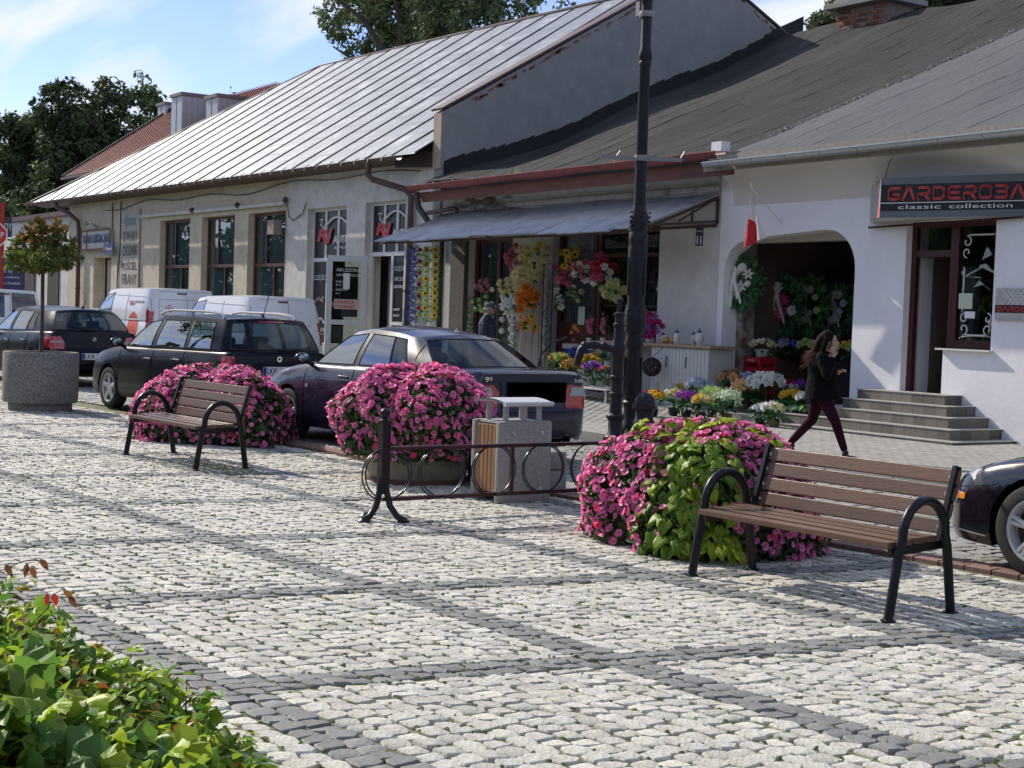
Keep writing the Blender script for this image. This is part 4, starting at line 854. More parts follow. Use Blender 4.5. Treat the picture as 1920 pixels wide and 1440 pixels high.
def flag_split(u, vv, lo, hi):
 L_ = lerp(np.array(FY(1407, 362, 17.15)), np.array(FY(1390, 468, 17.2)), vv); R_ = lerp(np.array(FY(1411, 362, 17.15)), np.array(FY(1435, 446, 17.2)), vv)
 sp_ = [.98*(1-vv)+.52*vv if vv > .38 else 0, 1][0]; sp_ = 0 if vv < .32 else min(.62, (vv-.32)*2.2)
 q = lerp(0, sp_, u) if lo else lerp(sp_, 1, u); p = L_*(1-q)+R_*q; return (p[0], p[1]+.045*sin(q*11+vv*2), p[2])
MB().grid(lambda u, vv: flag_split(u, vv, 1, 0), 6, 14).part('red_field', mat('flag_red', (.58, .02, .03), .7, trans=.3), fg, fix=False, smooth=True)
MB().grid(lambda u, vv: flag_split(u, vv, 0, 1), 6, 14).part('white_field', mat('flag_white', (.75, .72, .74), .7, trans=.3), fg, fix=False, smooth=True)
ch = thing('chimney', 'squat stone and brick chimney with a slab cap behind the felt roof ridge', 'chimney', (-24, 29, 8.5))
cx, cy, cz = FY(1640, 30, 28.2); cw = .95
core = MB().bb((cx-.8, 27.7, 8.6), (cx+.8, 28.7, cz+.18)).part('stack', mat('chimney_mortar', (.20, .18, .15), .95, n=(5, .3), bump=(14, .02)), ch)
for rw in range(7):
 for q in range(8): 
  z = 8.95+rw*.13; wlink('brick', MB().box((0, 0, 0), (.24*rr.uniform(.6, 1), .03, .1*rr.uniform(.6, 1)), tint=rr.choice((.5, .8, 1.0, (.8, 1.6, 1.9)))).mesh('brick', brick), ch, (cx-.72+q*.2+(rw % 2)*.08, 27.695, z))
MB().bb((cx-1.05, 27.45, cz+.18), (cx+1.05, 28.95, cz+.32)).part('cap_slab', mat('concrete'), ch, bevel=.02); MB().bb((cx-.85, 27.6, cz+.322), (cx+.85, 28.8, cz+.42)).part('cap_slab', mat('concrete'), ch, bevel=.02)
# ---------------------------------------------------------------- benches
slatm = mat('bench_slat', (.13, .07, .042), .38, n=(5, .22), stretch=(1, 8, 8), bump=(12, .0015), objrand=.18, stain=(14, (.26, .17, .12), .68, .74))
dkm = mat('black_painted_steel', (.007, .008, .011), .36, spec=.35, n=(15, .25), bump=(30, .0008))
boltm = mat('zinc_bolt', (.6, .6, .58), .3, metal=.9)
def bench(label, P0, P1, rzadd=0):
 """P0,P1 front feet of the two frames (world)"""
 a = math.atan2(P1[1]-P0[1], P1[0]-P0[0]); L = math.hypot(P1[0]-P0[0], P1[1]-P0[1])
 t = thing('park_bench', label, 'bench', (P0[0], P0[1], 0), a, 'brown slatted park benches on the square')
 hw = .285  # half depth of the foot spacing
 for x in (0, L):
  m = MB(); pts = [(x, -.0, 0), (x, .075, .42)]; n = 12
  pts += [(x, .285-.195*cos(pi*k/n), .46+.22*sin(pi*k/n)) for k in range(n+1)]+[(x, .50, .40), (x, .565, 0)]
  m.tube(pts, .029, 10); m.part('frame', dkm, t, smooth=True, local=True)
  m = MB(); m.lathe([(.045, 0), (.045, .008), (.03, .012)], 10, (x, 0, 0)); m.lathe([(.045, 0), (.045, .008), (.03, .012)], 10, (x, .565, 0)); m.part('foot_plate', dkm, t, local=True)
 e0, e1 = .03, L-.03
 for x in (.05, L-.05):
  m = MB(); m.bar((x, .05, .385), (x, .50, .405), .03, .05); m.bar((x, .49, .39), (x, .63, .86), .03, .05); m.part('bracket', dkm, t, local=True)
 sme = []
 for k in range(4):
  m = MB(); m.box((L/2, .055+k*.113, .432+k*.004-(.004 if k == 0 else 0)), (e1-e0, .098, .035)); m.part('seat_slat', slatm, t, local=True, bevel=.005)
 for k in range(4):
  zc = .50+k*.098; yc = .51+(zc-.40)*.30; m = MB(); m.box((0, 0, 0), (e1-e0, .03, .085), rot=(-.29, 0, 0)); m.v = [(p[0]+L/2, p[1]+yc, p[2]+zc) for p in m.v]
  so = m.part('back_slat', slatm, t, local=True, bevel=.005)
  for x in (e0+.05, e1-.05):
   b = MB(); b.lathe([(.014, 0), (.012, -.008), (.001, -.011)], 8, (x, yc-.018, zc), axis='y'); b.part('bolt', boltm, so, local=True, smooth=True)
 return t
bench('large brown bench at the right in front of the flower mound with lime leaves', G(1297, 1080), G(1665, 1165))
bench('smaller looking far bench at the left in front of the widest pink flower mound', G(236, 852), G(366, 882))
# ---------------------------------------------------------------- petunia mounds
petm = mat('petunia_pink', (.93, .22, .49), .5, attr=True, trans=.45, n=(30, .12)); eyem = mat('petunia_throat', (.62, .07, .27), .6)
leafm = mat('petunia_leaf', (.055, .105, .028), .6, attr=True, trans=.3); limem = mat('lime_leaf', (.34, .46, .03), .45, attr=True, trans=.48, n=(14, .12), bump=(25, .004))
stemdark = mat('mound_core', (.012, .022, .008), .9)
def petunia_mesh(seed, tint):
 rs = random.Random(seed); m = MB(); n = 10; r_ = .029; V = [(0, 0, -.016)]
 V += [(.0085*cos(2*pi*j/n), .0085*sin(2*pi*j/n), -.002) for j in range(n)]
 for j in range(n):
  a = 2*pi*j/n; q = r_*(1.0 if j % 2 == 0 else .86)*rs.uniform(.93, 1.06); V.append((q*cos(a), q*sin(a), .004+rs.uniform(-.004, .004)+(.003 if j % 2 else -.001)))
 m.add(V, [(0, 1+j, 1+(j+1) % n) for j in range(n)], 1); m.add(V, [(1+j, 11+j, 11+(j+1) % n, 1+(j+1) % n) for j in range(n)], 0, tint)
 return m
PT = [(1, 1, 1), (1.05, 1.3, 1.2), (.92, .8, .95), (1.1, 1.7, 1.35), (.85, .65, .8), (1, .3, .3)]
pet = [petunia_mesh(k, PT[k]) for k in range(6)]; pet_me = [p.mesh('flower', [petm, eyem], True, sharp=60) for p in pet]
def inst(mb, src, M, tint=None):
 k = len(mb.v); mb.v += [tuple(M @ Vector(p)) for p in src.v]
 for f, mi, c in zip(src.f, src.m, src.c): mb.f.append(tuple(i+k for i in f)); mb.m.append(mi); mb.c.append(tint or c)
def leafshape(L_, W_, fold=.15, n=3):
 """simple pointed leaf, base at origin, along +x"""
 V = [(0, 0, 0)]; 
 for k in range(1, n+1):
  t = k/(n+1); w_ = W_*sin(pi*t**.8)*.5; V += [(L_*t, -w_, fold*w_*1.2-.25*L_*t*t), (L_*t, 0, -.25*L_*t*t), (L_*t, w_, fold*w_*1.2-.25*L_*t*t)]
 V.append((L_, 0, -.27*L_)); Fc = [(0, 1, 2), (0, 2, 3)]
 for k in range(n-1): b = 1+3*k; Fc += [(b, b+3, b+4, b+1), (b+1, b+4, b+5, b+2)]
 b = 1+3*(n-1); Fc += [(b, len(V)-1, b+1), (b+1, len(V)-1, b+2)]
 m = MB(); m.add(V, Fc); return m
def rnd_dir(rs):
 z = rs.uniform(-1, 1); a = rs.uniform(0, 2*pi); q = math.sqrt(1-z*z); return Vector((q*cos(a), q*sin(a), z))
def look(n, roll, pos, sc=1):
 """matrix with local z along n"""
 n = n.normalized(); q = n.to_track_quat('Z', 'Y').to_matrix().to_4x4(); return Matrix.Translation(pos) @ q @ Matrix.Rotation(roll, 4, 'Z') @ Matrix.Scale(sc, 4)
def mound(label, c, rx, ry, h, zb, nfl, seed, bowl=None, hang=0, lime=False, group='pink petunia mounds along the square'):
 rs = random.Random(seed); t = thing('petunia_planter', label, 'flower planter', (c[0], c[1], 0), 0, group)
 def surf(a, ph, jit=0):
  bump_ = 1+.06*sin(3*a+seed)+.05*sin(5*a+seed*2)+.06*sin(7*a+ph*6+seed)+.05*sin(ph*9+a*4)+.03*sin(13*a+ph*14)
  e = cos(ph*pi/2)**.62; z = zb+(h-zb)*sin(ph*pi/2)**.9
  if bowl: e *= (.78+.22*min(1, ph*3.2))
  return Vector((rx*e*cos(a)*bump_, ry*e*sin(a)*bump_, z*(1+.04*sin(a*4+seed))))
 def nrm_(a, ph):
  p = surf(a, ph); du = surf(a+.02, ph)-p; dv = surf(a, min(.999, ph+.02))-p; n_ = du.cross(dv)
  return n_.normalized() if n_.length > 1e-9 else Vector((0, 0, 1))
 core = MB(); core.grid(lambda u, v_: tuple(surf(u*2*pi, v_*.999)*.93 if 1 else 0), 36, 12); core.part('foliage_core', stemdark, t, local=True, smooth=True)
 lf = [leafshape(.06, .032), leafshape(.045, .028), leafshape(.07, .025)]; lm = MB()
 for k in range(int(nfl*2.3)):
  a = rs.uniform(0, 2*pi); ph = rs.random()**1.15*.99; p = surf(a, ph)*rs.uniform(.92, 1.03); n_ = (nrm_(a, ph)+rnd_dir(rs)*.9)
  tt = rs.uniform(.6, 1.5); inst(lm, lf[rs.randrange(3)], look(n_, rs.uniform(0, 6.3), p, rs.uniform(.8, 1.5)), (tt*rs.uniform(.8, 1.2), tt, tt*.8))
 lm.part('foliage', leafm, t, fix=False, local=True, kind='stuff')
 fl = []
 for k in range(nfl):
  a = rs.uniform(0, 2*pi); ph = rs.random()**1.1*.985
  if lime:
   ca = (a+.93) % (2*pi); ca = ca-2*pi if ca > pi else ca
   if abs(ca) < .36 and ph < .7 and rs.random() < .9: continue
   if ph > .75 and rs.random() < .35: continue
  lit = nrm_(a, ph).dot(_d)
  if lit < -.1 and rs.random() < .42: continue
  cl = .5+.5*sin(a*6+seed)*sin(ph*11+seed*3)
  if rs.random() < .5*(1-cl)*(.3 if lit > .5 else 1): continue
  n_ = nrm_(a, ph); p = surf(a, ph)*rs.uniform(.99, 1.06); nn_ = n_+rnd_dir(rs)*.42+Vector((0, 0, .12))
  M = look(nn_, rs.uniform(0, 6.3), p, rs.uniform(.85, 1.3)); wp = Vector((c[0], c[1], 0))+p; facing = n_.dot((Vector(CAM)-wp).normalized())
  v_ = rs.random(); kk = 0 if v_ < .42 else 1 if v_ < .65 else 2 if v_ < .83 else 3 if v_ < .9 else 4 if v_ < .975 else 5
  fl.append((facing, M, kk))
 fl.sort(key=lambda q: -q[0]); cut = [q for q in fl if q[0] > .0]; rs.shuffle(cut); objs = cut[:285]; ids = set(id(q) for q in objs); rest = MB()
 for q in objs:
  o = link('flower', pet_me[q[2]], t); o.matrix_local = q[1]
 for q in fl:
  if id(q) not in ids: inst(rest, pet[q[2]], q[1])
 rest.part('flowers', [petm, eyem], t, fix=False, local=True, smooth=True, kind='stuff', sharp=60)
 sp_ = MB()
 for k in range(160):
  a = rs.uniform(0, 2*pi); ph = rs.uniform(.15, .99); p = surf(a, ph); n_ = (nrm_(a, ph)+rnd_dir(rs)*.6+Vector((0, 0, .4))).normalized(); e_ = p*1.01+n_*rs.uniform(.04, .10)
  sp_.bar(p*.98, e_, .003, tint=(1.2, 1.4, 1))
  for q in range(3): inst(sp_, lf[1], look(rnd_dir(rs), rs.uniform(0, 6), p.lerp(e_, rs.random()), rs.uniform(.4, .8)), (1.3, 1.5, 1.1))
 sp_.part('sprigs', leafm, t, fix=False, local=True, kind='stuff')
 if bowl:
  b = MB(); b.lathe([(bowl[0]*.84, .0), (bowl[0]*.86, .02), (bowl[0], bowl[1]*.8), (bowl[0]*1.02, bowl[1]), (bowl[0]*.9, bowl[1]), (bowl[0]*.85, bowl[1]-.06)], 40); b.part('bowl', mat('weathered_concrete', (.30, .26, .20), .9, n=(7, .3), bump=(30, .01), stain=(3, (.15, .16, .10), .5, .7)), t, local=True, smooth=True)
  MB().lathe([(bowl[0]*.9, -.01), (bowl[0]*.9, .045)], 40).part('base_ring', mat('base_brown', (.12, .05, .04), .8), t, local=True)
 return t, surf, nrm_, rs
LIME = None
mound('long low pink petunia mound behind the far bench', (-17.67, 7.28), 1.12, .92, .86, .02, 3900, 1)
mound('round pink petunia ball in a concrete bowl behind the black railing post', (-12.88, 7.45), .84, .80, 1.07, .26, 3700, 2, bowl=(.56, .36))
tp3, surf3, nrm3, rs3 = mound('pink petunia mound mixed with lime green leaves behind the near bench', (-8.54, 7.45), .90, .80, .86, .02, 3800, 3, lime=True)
def heart(seed, L_=.13):
 rs = random.Random(seed); m = MB(); out = [(-.02, .0), (-.2, .22), (-.12, .42), (.12, .48), (.42, .36), (.72, .16), (1.0, 0)]
 pts = [(x*L_, y*L_) for x, y in out]; n = len(pts); V = []; 
 for k, (x, y) in enumerate(pts):
  zz = -.22*(x/L_)**2*L_; V.append((x, 0, zz-.01)) ; V.append((x, y*.55, zz+.012+rs.uniform(-.004, .004))); V.append((x, y, zz+rs.uniform(-.012, .006))); V.append((x, -y*.55, zz+.012+rs.uniform(-.004, .004))); V.append((x, -y, zz+rs.uniform(-.012, .006)))
 Fc = []
 for k in range(n-1): a, b = 5*k, 5*(k+1); Fc += [(a, a+1, b+1, b), (a+1, a+2, b+2, b+1), (b, b+3, a+3, a), (b+3, b+4, a+4, a+3)]
 m.add(V, Fc); return m
hearts = [heart(k) for k in range(6)]; hm_ = []
for k, tt in enumerate(((1, 1, 1), (.55, .7, .8), (1.15, 1.1, .9), (.7, .85, 1), (.9, .95, .8), (.45, .6, .7))):
 hearts[k].c = [tt]*len(hearts[k].f); hm_.append(hearts[k].mesh('lime_leaf', limem, True, sharp=175))
def lime_leaf(a, ph, out=1.04, sc=1, k=None, down=.5):
 p = surf3(a, ph)*out; n_ = nrm3(a, ph); nn_ = (n_+rnd_dir(rs3)*.45+Vector((0, 0, .25))).normalized()
 d_ = Vector((n_.x*.5, n_.y*.5, -down))+rnd_dir(rs3)*.45; x_ = (d_-nn_*d_.dot(nn_)).normalized(); y_ = nn_.cross(x_)
 M = Matrix(((x_.x, y_.x, nn_.x, p.x), (x_.y, y_.y, nn_.y, p.y), (x_.z, y_.z, nn_.z, p.z), (0, 0, 0, 1))) @ Matrix.Scale(sc, 4)
 o = link('lime_leaf', hm_[rs3.randrange(6) if k is None else k], tp3); o.matrix_local = M
for q in range(170):
 a = -.93+max(-.42, min(.42, rs3.gauss(0, .22))); lime_leaf(a, rs3.uniform(.02, .7), rs3.uniform(1.0, 1.08), rs3.uniform(.5, .95), (0, 1, 3, 5, 3)[q % 5])  # mostly dark tints: shade of the mound's front is painted into these leaves
for q in range(52): lime_leaf(rs3.uniform(-2.2, .6), rs3.uniform(.66, .95), rs3.uniform(1.0, 1.10), rs3.uniform(.5, 1.1), (0, 2, 4)[q % 3], down=-.1)  # bright tints only: light on the mound's top is painted into these leaves
lp = G(1340, 1050)
for q in range(50):
 a = rs3.uniform(0, 6.3); r_ = rs3.random()**.6*.27; p = Vector((lp[0]+r_*cos(a)*1.1, lp[1]+r_*sin(a)*.8, .05+.17*(1-r_/.3)+rs3.uniform(-.02, .03)))-Vector(tp3.location)
 nn_ = Vector((cos(a)*.6, sin(a)*.6, 1))+rnd_dir(rs3)*.4; nn_.normalize(); d_ = Vector((cos(a), sin(a), -.3)); x_ = (d_-nn_*d_.dot(nn_)).normalized(); y_ = nn_.cross(x_)
 o = link('lime_leaf', hm_[(0, 2, 4)[q % 3]], tp3); o.matrix_local = Matrix(((x_.x, y_.x, nn_.x, p.x), (x_.y, y_.y, nn_.y, p.y), (x_.z, y_.z, nn_.z, p.z), (0, 0, 0, 1))) @ Matrix.Scale(rs3.uniform(.6, 1.1), 4)
# ---------------------------------------------------------------- litter bin
B = G(955, 950); bx, by = float(B[0])-.42, float(B[1])+.28
terr = mat('washed_concrete', (.33, .32, .30), .9, n=(62, .6), bump=(90, .006, 6)); tb = thing('litter_bin', 'washed concrete litter bin with brown slats and a grey arched lid', 'litter bin', (bx, by, 0), R(93))
binwood = mat('bin_slat', (.27, .145, .075), .5, n=(5, .2), stretch=(6, 6, 1), objrand=.1)
for y in (-.185, .185): m = MB(); m.box((0, y, .365), (.60, .055, .73)); m.part('concrete_panel', terr, tb, local=True, bevel=.024, smooth=True)
m = MB(); m.box((0, 0, .38), (.50, .30, .64)); m.part('liner', mat('dark_liner', (.03, .03, .03), .8), tb, local=True)
for k in range(5):
 for sx_ in (-1, 1): m = MB(); m.box((sx_*.272, -.122+k*.061, .395), (.028, .052, .60)); m.part('slat', binwood, tb, local=True, bevel=.006)
m = MB(); m.box((0, 0, .715), (.5, .31, .02)); m.part('rim', mat('bin_grey', (.42, .43, .44), .4), tb, local=True)
for x, y in ((-.17, -.13), (.02, -.15), (.2, -.13), (-.17, .13), (.2, .13)): m = MB(); m.box((x, y, .80), (.055, .015, .17)); m.part('lid_post', mat('bin_grey'), tb, local=True)
m = MB(); nn_ = 10
m.grid(lambda u, v_: (lerp(-.27, .27, u), lerp(-.24, .24, v_), .88+.05*sin(pi*(.12+.75*v_))), 2, nn_); m.grid(lambda u, v_: (lerp(-.27, .27, u), lerp(-.24, .24, v_), .865+.05*sin(pi*(.12+.75*v_))), 2, nn_)
m.tube([(-.27, -.243, .885), (.27, -.243, .885)], .022, 8)
m.part('lid', mat('lid_grey', (.55, .57, .59), .4), tb, local=True, fix=False, smooth=True)
for x, z in ((-.14, .62), (.18, .62), (.18, .12)): m = MB(); m.lathe([(.022, 0), (.02, -.006), (.012, -.008), (.011, -.002), (.001, -.002)], 12, (x, -.213, z), axis='y'); m.part('bolt', boltm, tb, local=True, smooth=True)
# ---------------------------------------------------------------- railing with rings
PP = G(716, 975); px_, py_ = float(PP[0]), float(PP[1]); PE = G(1110, 952)
fd = Vector((PE[0]-PP[0], PE[1]-PP[1], 0)); 
rl = thing('ring_railing', 'low dark railing with double rings and a ball-topped post in front of the litter bin', 'railing', (px_, py_, 0), math.atan2(fd.y, fd.x)); maroon = mat('maroon_paint', (.030, .008, .012), .4, n=(12, .3))
RLn = 2.6
m = MB(); m.box((0, 0, .50), (.075, .075, .58)); m.lathe([(.045, .79), (.045, .80), (.03, .81), (.028, .82)], 14); m.sphere((0, 0, .855), .042, 14, 9); m.part('post', dkm, rl, local=True, smooth=True, sharp=35)
for k, an in enumerate((R(195), R(-62), R(100))):
 m = MB(); P_ = [(.02, .36), (.035, .24), (.07, .12), (.14, .04), (.21, .012)]; m.tube([(cos(an)*a, sin(an)*a, z) for a, z in P_], [.022, .026, .028, .026, .03], 8, flat=.8); m.lathe([(.05, 0), (.05, .012), (.03, .03)], 10, (cos(an)*.2, sin(an)*.2, 0)); m.part('leg', dkm, rl, local=True, smooth=True)
for z, h_ in ((.572, .03), (.165, .03)): m = MB(); m.box((RLn/2+.02, 0, z), (RLn, .045, h_)); m.part('rail', maroon, rl, local=True)
for x in (1.26, 2.52): m = MB(); m.box((x, 0, .368), (.028, .03, .38)); m.part('upright', maroon, rl, local=True)
for k in range(6):
 for s_ in (-1, 1):
  x = .0+k*.52+(.07 if s_ > 0 else 0); m = MB(); m.tube([(x+.215*cos(q), s_*.035, .368+.208*sin(q)) for q in np.linspace(0, 2*pi, 28)[:-1]], .0065, 6, closed=True); m.part('ring', dkm, rl, local=True, smooth=True)
# ---------------------------------------------------------------- lamp post, pump, bollard, stone trough
LP = G(1177, 962); lx, ly = float(LP[0]), float(LP[1]); irn = mat('cast_iron', (.012, .015, .021), .5, spec=.3, n=(14, .25), bump=(20, .002))
lp_ = thing('street_lamp', 'tall dark cast iron street lamp with ornate stepped column', 'street lamp', (lx, ly, 0))
zmap = lambda z: interp(z, [(0, 0), (1.05, .98), (2.06, 1.80), (3.12, 2.66), (4.02, 3.82), (4.26, 3.98), (5.2, 5.2), (7, 7)])
def col(prof, nm, n=16): m = MB(); m.lathe([(q[0]*.70, zmap(q[1])) for q in prof], n); return m.part(nm, irn, lp_, local=True, smooth=True, sharp=35)
col([(.17, 0), (.17, .06), (.15, .08), (.15, .16), (.125, .2), (.125, .52), (.14, .54), (.145, .56), (.12, .6), (.125, .68), (.12, .72), (.14, .75), (.14, .80), (.115, .84), (.10, .94), (.105, 1.0), (.12, 1.01), (.12, 1.03), (.10, 1.05)], 'base')
col([(.105, 1.05), (.12, 1.12), (.118, 1.3), (.105, 1.58), (.105, 1.6), (.115, 1.62), (.118, 1.68), (.112, 1.71), (.112, 1.76), (.13, 1.78), (.13, 1.80), (.14, 1.83), (.132, 1.98), (.118, 2.04), (.118, 2.06)], 'lower_column', 12)
col([(.102, 2.06), (.108, 2.2), (.112, 2.48), (.12, 2.62), (.118, 2.66), (.108, 2.70), (.118, 2.72), (.118, 2.8), (.108, 2.82), (.108, 2.86), (.12, 2.88), (.125, 2.92), (.115, 3.0), (.075, 3.1), (.078, 3.12)], 'upper_column', 12)
col([(.072, 3.12), (.066, 4.02), (.075, 4.04), (.08, 4.08), (.07, 4.1), (.085, 4.14), (.085, 4.2), (.065, 4.26), (.065, 4.7), (.06, 5.2)], 'shaft')
for zb_, zt_, r_ in ((1.05, 1.35, .083), (1.88, 2.2, .08)):
 for k in range(6):
  a = k*pi/3+.3; m = MB(); m.tube([(r_*cos(a), r_*sin(a), z) for z in np.linspace(zb_, zt_, 4)], .009, 5); m.part('fluting', irn, lp_, local=True)
for z in (1.66, 2.5, .6):
 for k in range(5):
  a = k*2*pi/5+2.2; m = MB()
  for q in range(5): m.sphere((.09*cos(a+.08*sin(q*2)), .09*sin(a+.08*sin(q*2)), z-.07+q*.04), .012, 6, 4)
  m.part('leaf_ornament', irn, lp_, local=True, kind='stuff')
for z in (4.27, 3.05):
 m = MB(); m.lathe([(.064, z-.025), (.066, z), (.064, z+.025)], 14)
 if z < 4: 
  ar = math.atan2(ex[1], ex[0]); m.bar((-.35*cos(ar), -.35*sin(ar), z+.0), (.35*cos(ar), .35*sin(ar), z-.0), .012, .035)
  for s_ in (-1, 1): m.tube([(s_*.33*cos(ar), s_*.33*sin(ar), z), (s_*.37*cos(ar), s_*.37*sin(ar), z+.07)], .007, 5); m.tube([(s_*.22*cos(ar), s_*.22*sin(ar), z), (s_*.18*cos(ar), s_*.18*sin(ar), z+.06)], .007, 5)
 else: m.bar((-.1, 0, z), (-.1, 0, z+.12), .05)
 m.part('flower_bracket' if z < 4 else 'clamp', mat('bracket_steel', (.25, .25, .25), .45, metal=.7), lp_, local=True)
m = MB(); m.box((0, -.08, 4.48), (.16, .09, .16)); m.part('junction_box', mat('pale_box', (.42, .40, .35), .6), lp_, local=True)
m = MB(); m.lathe([(.06, 5.2), (.16, 5.3), (.2, 5.6), (.22, 5.9), (.05, 6.05), (.01, 6.1)], 12); m.part('lantern', mat('lantern_glass', (.6, .6, .55), .2), lp_, local=True)
bp_ = G(1198, 985); m = MB(); bt = thing('bollard', 'round black dome-topped bollard beside the street lamp', 'bollard', (bp_[0]-.06, bp_[1]+.06, 0)); m.lathe([(.095, 0), (.095, .3), (.08, .32), (.075, .8), (.09, .82), (.09, .84), (.075, .86), (.075, .93), (.105, .95), (.105, .975), (.088, .98), (.08, 1.03), (.05, 1.07), (.001, 1.085)], 18); m.part('column', irn, bt, local=True, smooth=True)
pp = DD(1148, 940, 12.55); pt = thing('water_pump', 'old black cast iron street pump with curved spout left of the lamp', 'water pump', (pp[0], pp[1], 0))
m = MB(); m.box((0, 0, .34), (.15, .15, .68)); m.box((0, 0, .04), (.22, .22, .08)); m.box((0, 0, .60), (.18, .18, .03)); m.part('pedestal', irn, pt, local=True, bevel=.01)
m = MB(); m.lathe([(.09, .68), (.06, .72), (.06, .82), (.08, .84), (.08, .86), (.055, .88), (.05, 1.02), (.065, 1.03), (.065, 1.05), (.05, 1.06), (.05, 1.16), (.065, 1.17), (.065, 1.19), (.05, 1.20), (.055, 1.38), (.065, 1.42), (.05, 1.46), (.045, 1.5)], 14); m.part('column', irn, pt, local=True, smooth=True)
m = MB(); m.lathe([(.04, 1.5), (.036, 1.6), (.05, 1.61), (.05, 1.63), (.035, 1.64), (.035, 1.69), (.048, 1.70), (.048, 1.72), (.018, 1.73), (.018, 1.80), (.03, 1.82), (.03, 1.84), (.001, 1.85)], 12); m.part('neck', irn, pt, local=True, smooth=True)
lf_ = -r0; m = MB(); m.tube([tuple(lf_*a+np.array((0, 0, z))) for a, z in ((.03, 1.42), (.12, 1.43), (.2, 1.45), (.27, 1.44), (.31, 1.40), (.325, 1.34), (.345, 1.27))], [.032, .03, .03, .034, .035, .034, .026], 10)
for a in (.12, .2, .28): m.sphere(tuple(lf_*a+np.array((0, 0, 1.44))), .036, 8, 6)
m.part('spout', irn, pt, local=True, smooth=True)
for k in range(5): m = MB(); m.box((0, -.08, .15+k*.09), (.05, .012, .06)); m.part('ornament', irn, pt, local=True)
rockm = mat('granite_block', (.26, .26, .25), .9, n=(12, .25), bump=(12, .03, 6))
tr = thing('stone_trough', 'low trough of rough grey granite blocks behind the litter bin', 'trough', (float(G(1065, 905)[0]), 8.1, 0))
for (a, b, c_) in (((-.5, -.15, 0), (.75, .2, .22), 0), ((-.48, -.13, .225), (.1, .2, .42), 1), ((.11, -.13, .225), (.74, .2, .40), 1)):
 m = MB(); m.bb(a, b); o = m.part('granite_block', rockm, tr, local=True, bevel=.03, smooth=True)
# ---------------------------------------------------------------- concrete planter with tree
TP = G(75, 775); tx, ty = float(TP[0])-.76, float(TP[1])+.22; scp = 1.07
tp_ = thing('concrete_planter', 'big round washed concrete planter carrying a small lollipop tree', 'planter', (tx, ty, 0))
m = MB(); m.lathe([(.47, 0), (.47, .12), (.54, .121), (.555, .16), (.56, .86), (.545, .885), (.47, .885), (.46, .80)], 48); m.part('tub', mat('pebbledash', (.21, .205, .19), .95, n=(24, .95), bump=(42, .015, 3)), tp_, local=True, smooth=True, sharp=35)
m = MB(); m.lathe([(.46, .80), (.001, .84)], 24); m.part('soil', mat('soil', (.05, .04, .03), 1), tp_, local=True)
PB_ = G(203, 1140); pbt = MB(); pbt.sphere((0, 0, .012), .018, 8, 6, sc=(1.3, 1, .8)); o = pbt.part('pebble', rockm, None, smooth=True); o.location = (PB_[0], PB_[1], 0); tag(o, 'single dark pebble lying on the pale cobbles right of the bush', 'pebble')
# ---------------------------------------------------------------- trees
bark = mat('bark', (.09, .075, .06), .95, n=(6, .4), bump=(12, .03), stretch=(3, 3, .7))
def foliage_mat(nm, col, trans=.3, c2=None): return mat(nm, col, .65, attr=True, trans=trans, col2=c2, n=(1.2, .25))
def leaf_quad(rs, s_):
 w_ = s_*rs.uniform(.35, .6); l_ = s_
 return [(0, 0, 0), (l_*.5, -w_*.5, rs.uniform(-.1, .1)*s_), (l_, 0, -.12*s_), (l_*.5, w_*.5, rs.uniform(-.1, .1)*s_)]
def crown(t, blobs, nleaf, size, m, seed, shell=.55, tint=(.6, 1.35), name='crown', hue=None):
 """blobs: list of (x,y,z,rx,ry,rz) in world; leaves fill the outer part of each blob unevenly"""
 rs = random.Random(seed); vol = [b[3]*b[4]+b[4]*b[5] for b in blobs]; tot = sum(vol); V = []; Fc = []; T = []
 off = world_of(t).translation
 subs = []
 for b, v_ in zip(blobs, vol):
  ns = max(8, int(v_/tot*len(blobs)*26))
  for _ in range(ns):
   d_ = rnd_dir(rs); q = rs.uniform(.55, 1.0); subs.append((b[0]+d_.x*b[3]*q, b[1]+d_.y*b[4]*q, b[2]+d_.z*b[5]*q, rs.uniform(.16, .36)*min(b[3], b[5]), rs.uniform(tint[0], tint[1])))
 w_ = [s_[3]**2 for s_ in subs]; picks = rs.choices(range(len(subs)), w_, k=nleaf)
 for i_ in picks:
  s_ = subs[i_]; d_ = rnd_dir(rs); q = rs.uniform(shell, 1.05); p = Vector((s_[0]+d_.x*s_[3]*q*1.25, s_[1]+d_.y*s_[3]*q*1.25, s_[2]+d_.z*s_[3]*q))
  nn_ = (d_+rnd_dir(rs)*.8+Vector((0, 0, .3))).normalized(); M = look(nn_, rs.uniform(0, 6.3), p-off, 1); k = len(V)
  for c_ in leaf_quad(rs, size*rs.uniform(.6, 1.3)): V.append(tuple(M @ Vector(c_)))
  Fc.append((k, k+1, k+2)); Fc.append((k, k+2, k+3)); tt = s_[4]*rs.uniform(.75, 1.25); h = hue(rs, p) if hue else (1, 1, 1); c_ = (tt*h[0], tt*h[1], tt*h[2]); T += [c_, c_]
 mb = MB(); mb.add(V, Fc); mb.c = T; return mb.part(name, m, t, fix=False, local=True)
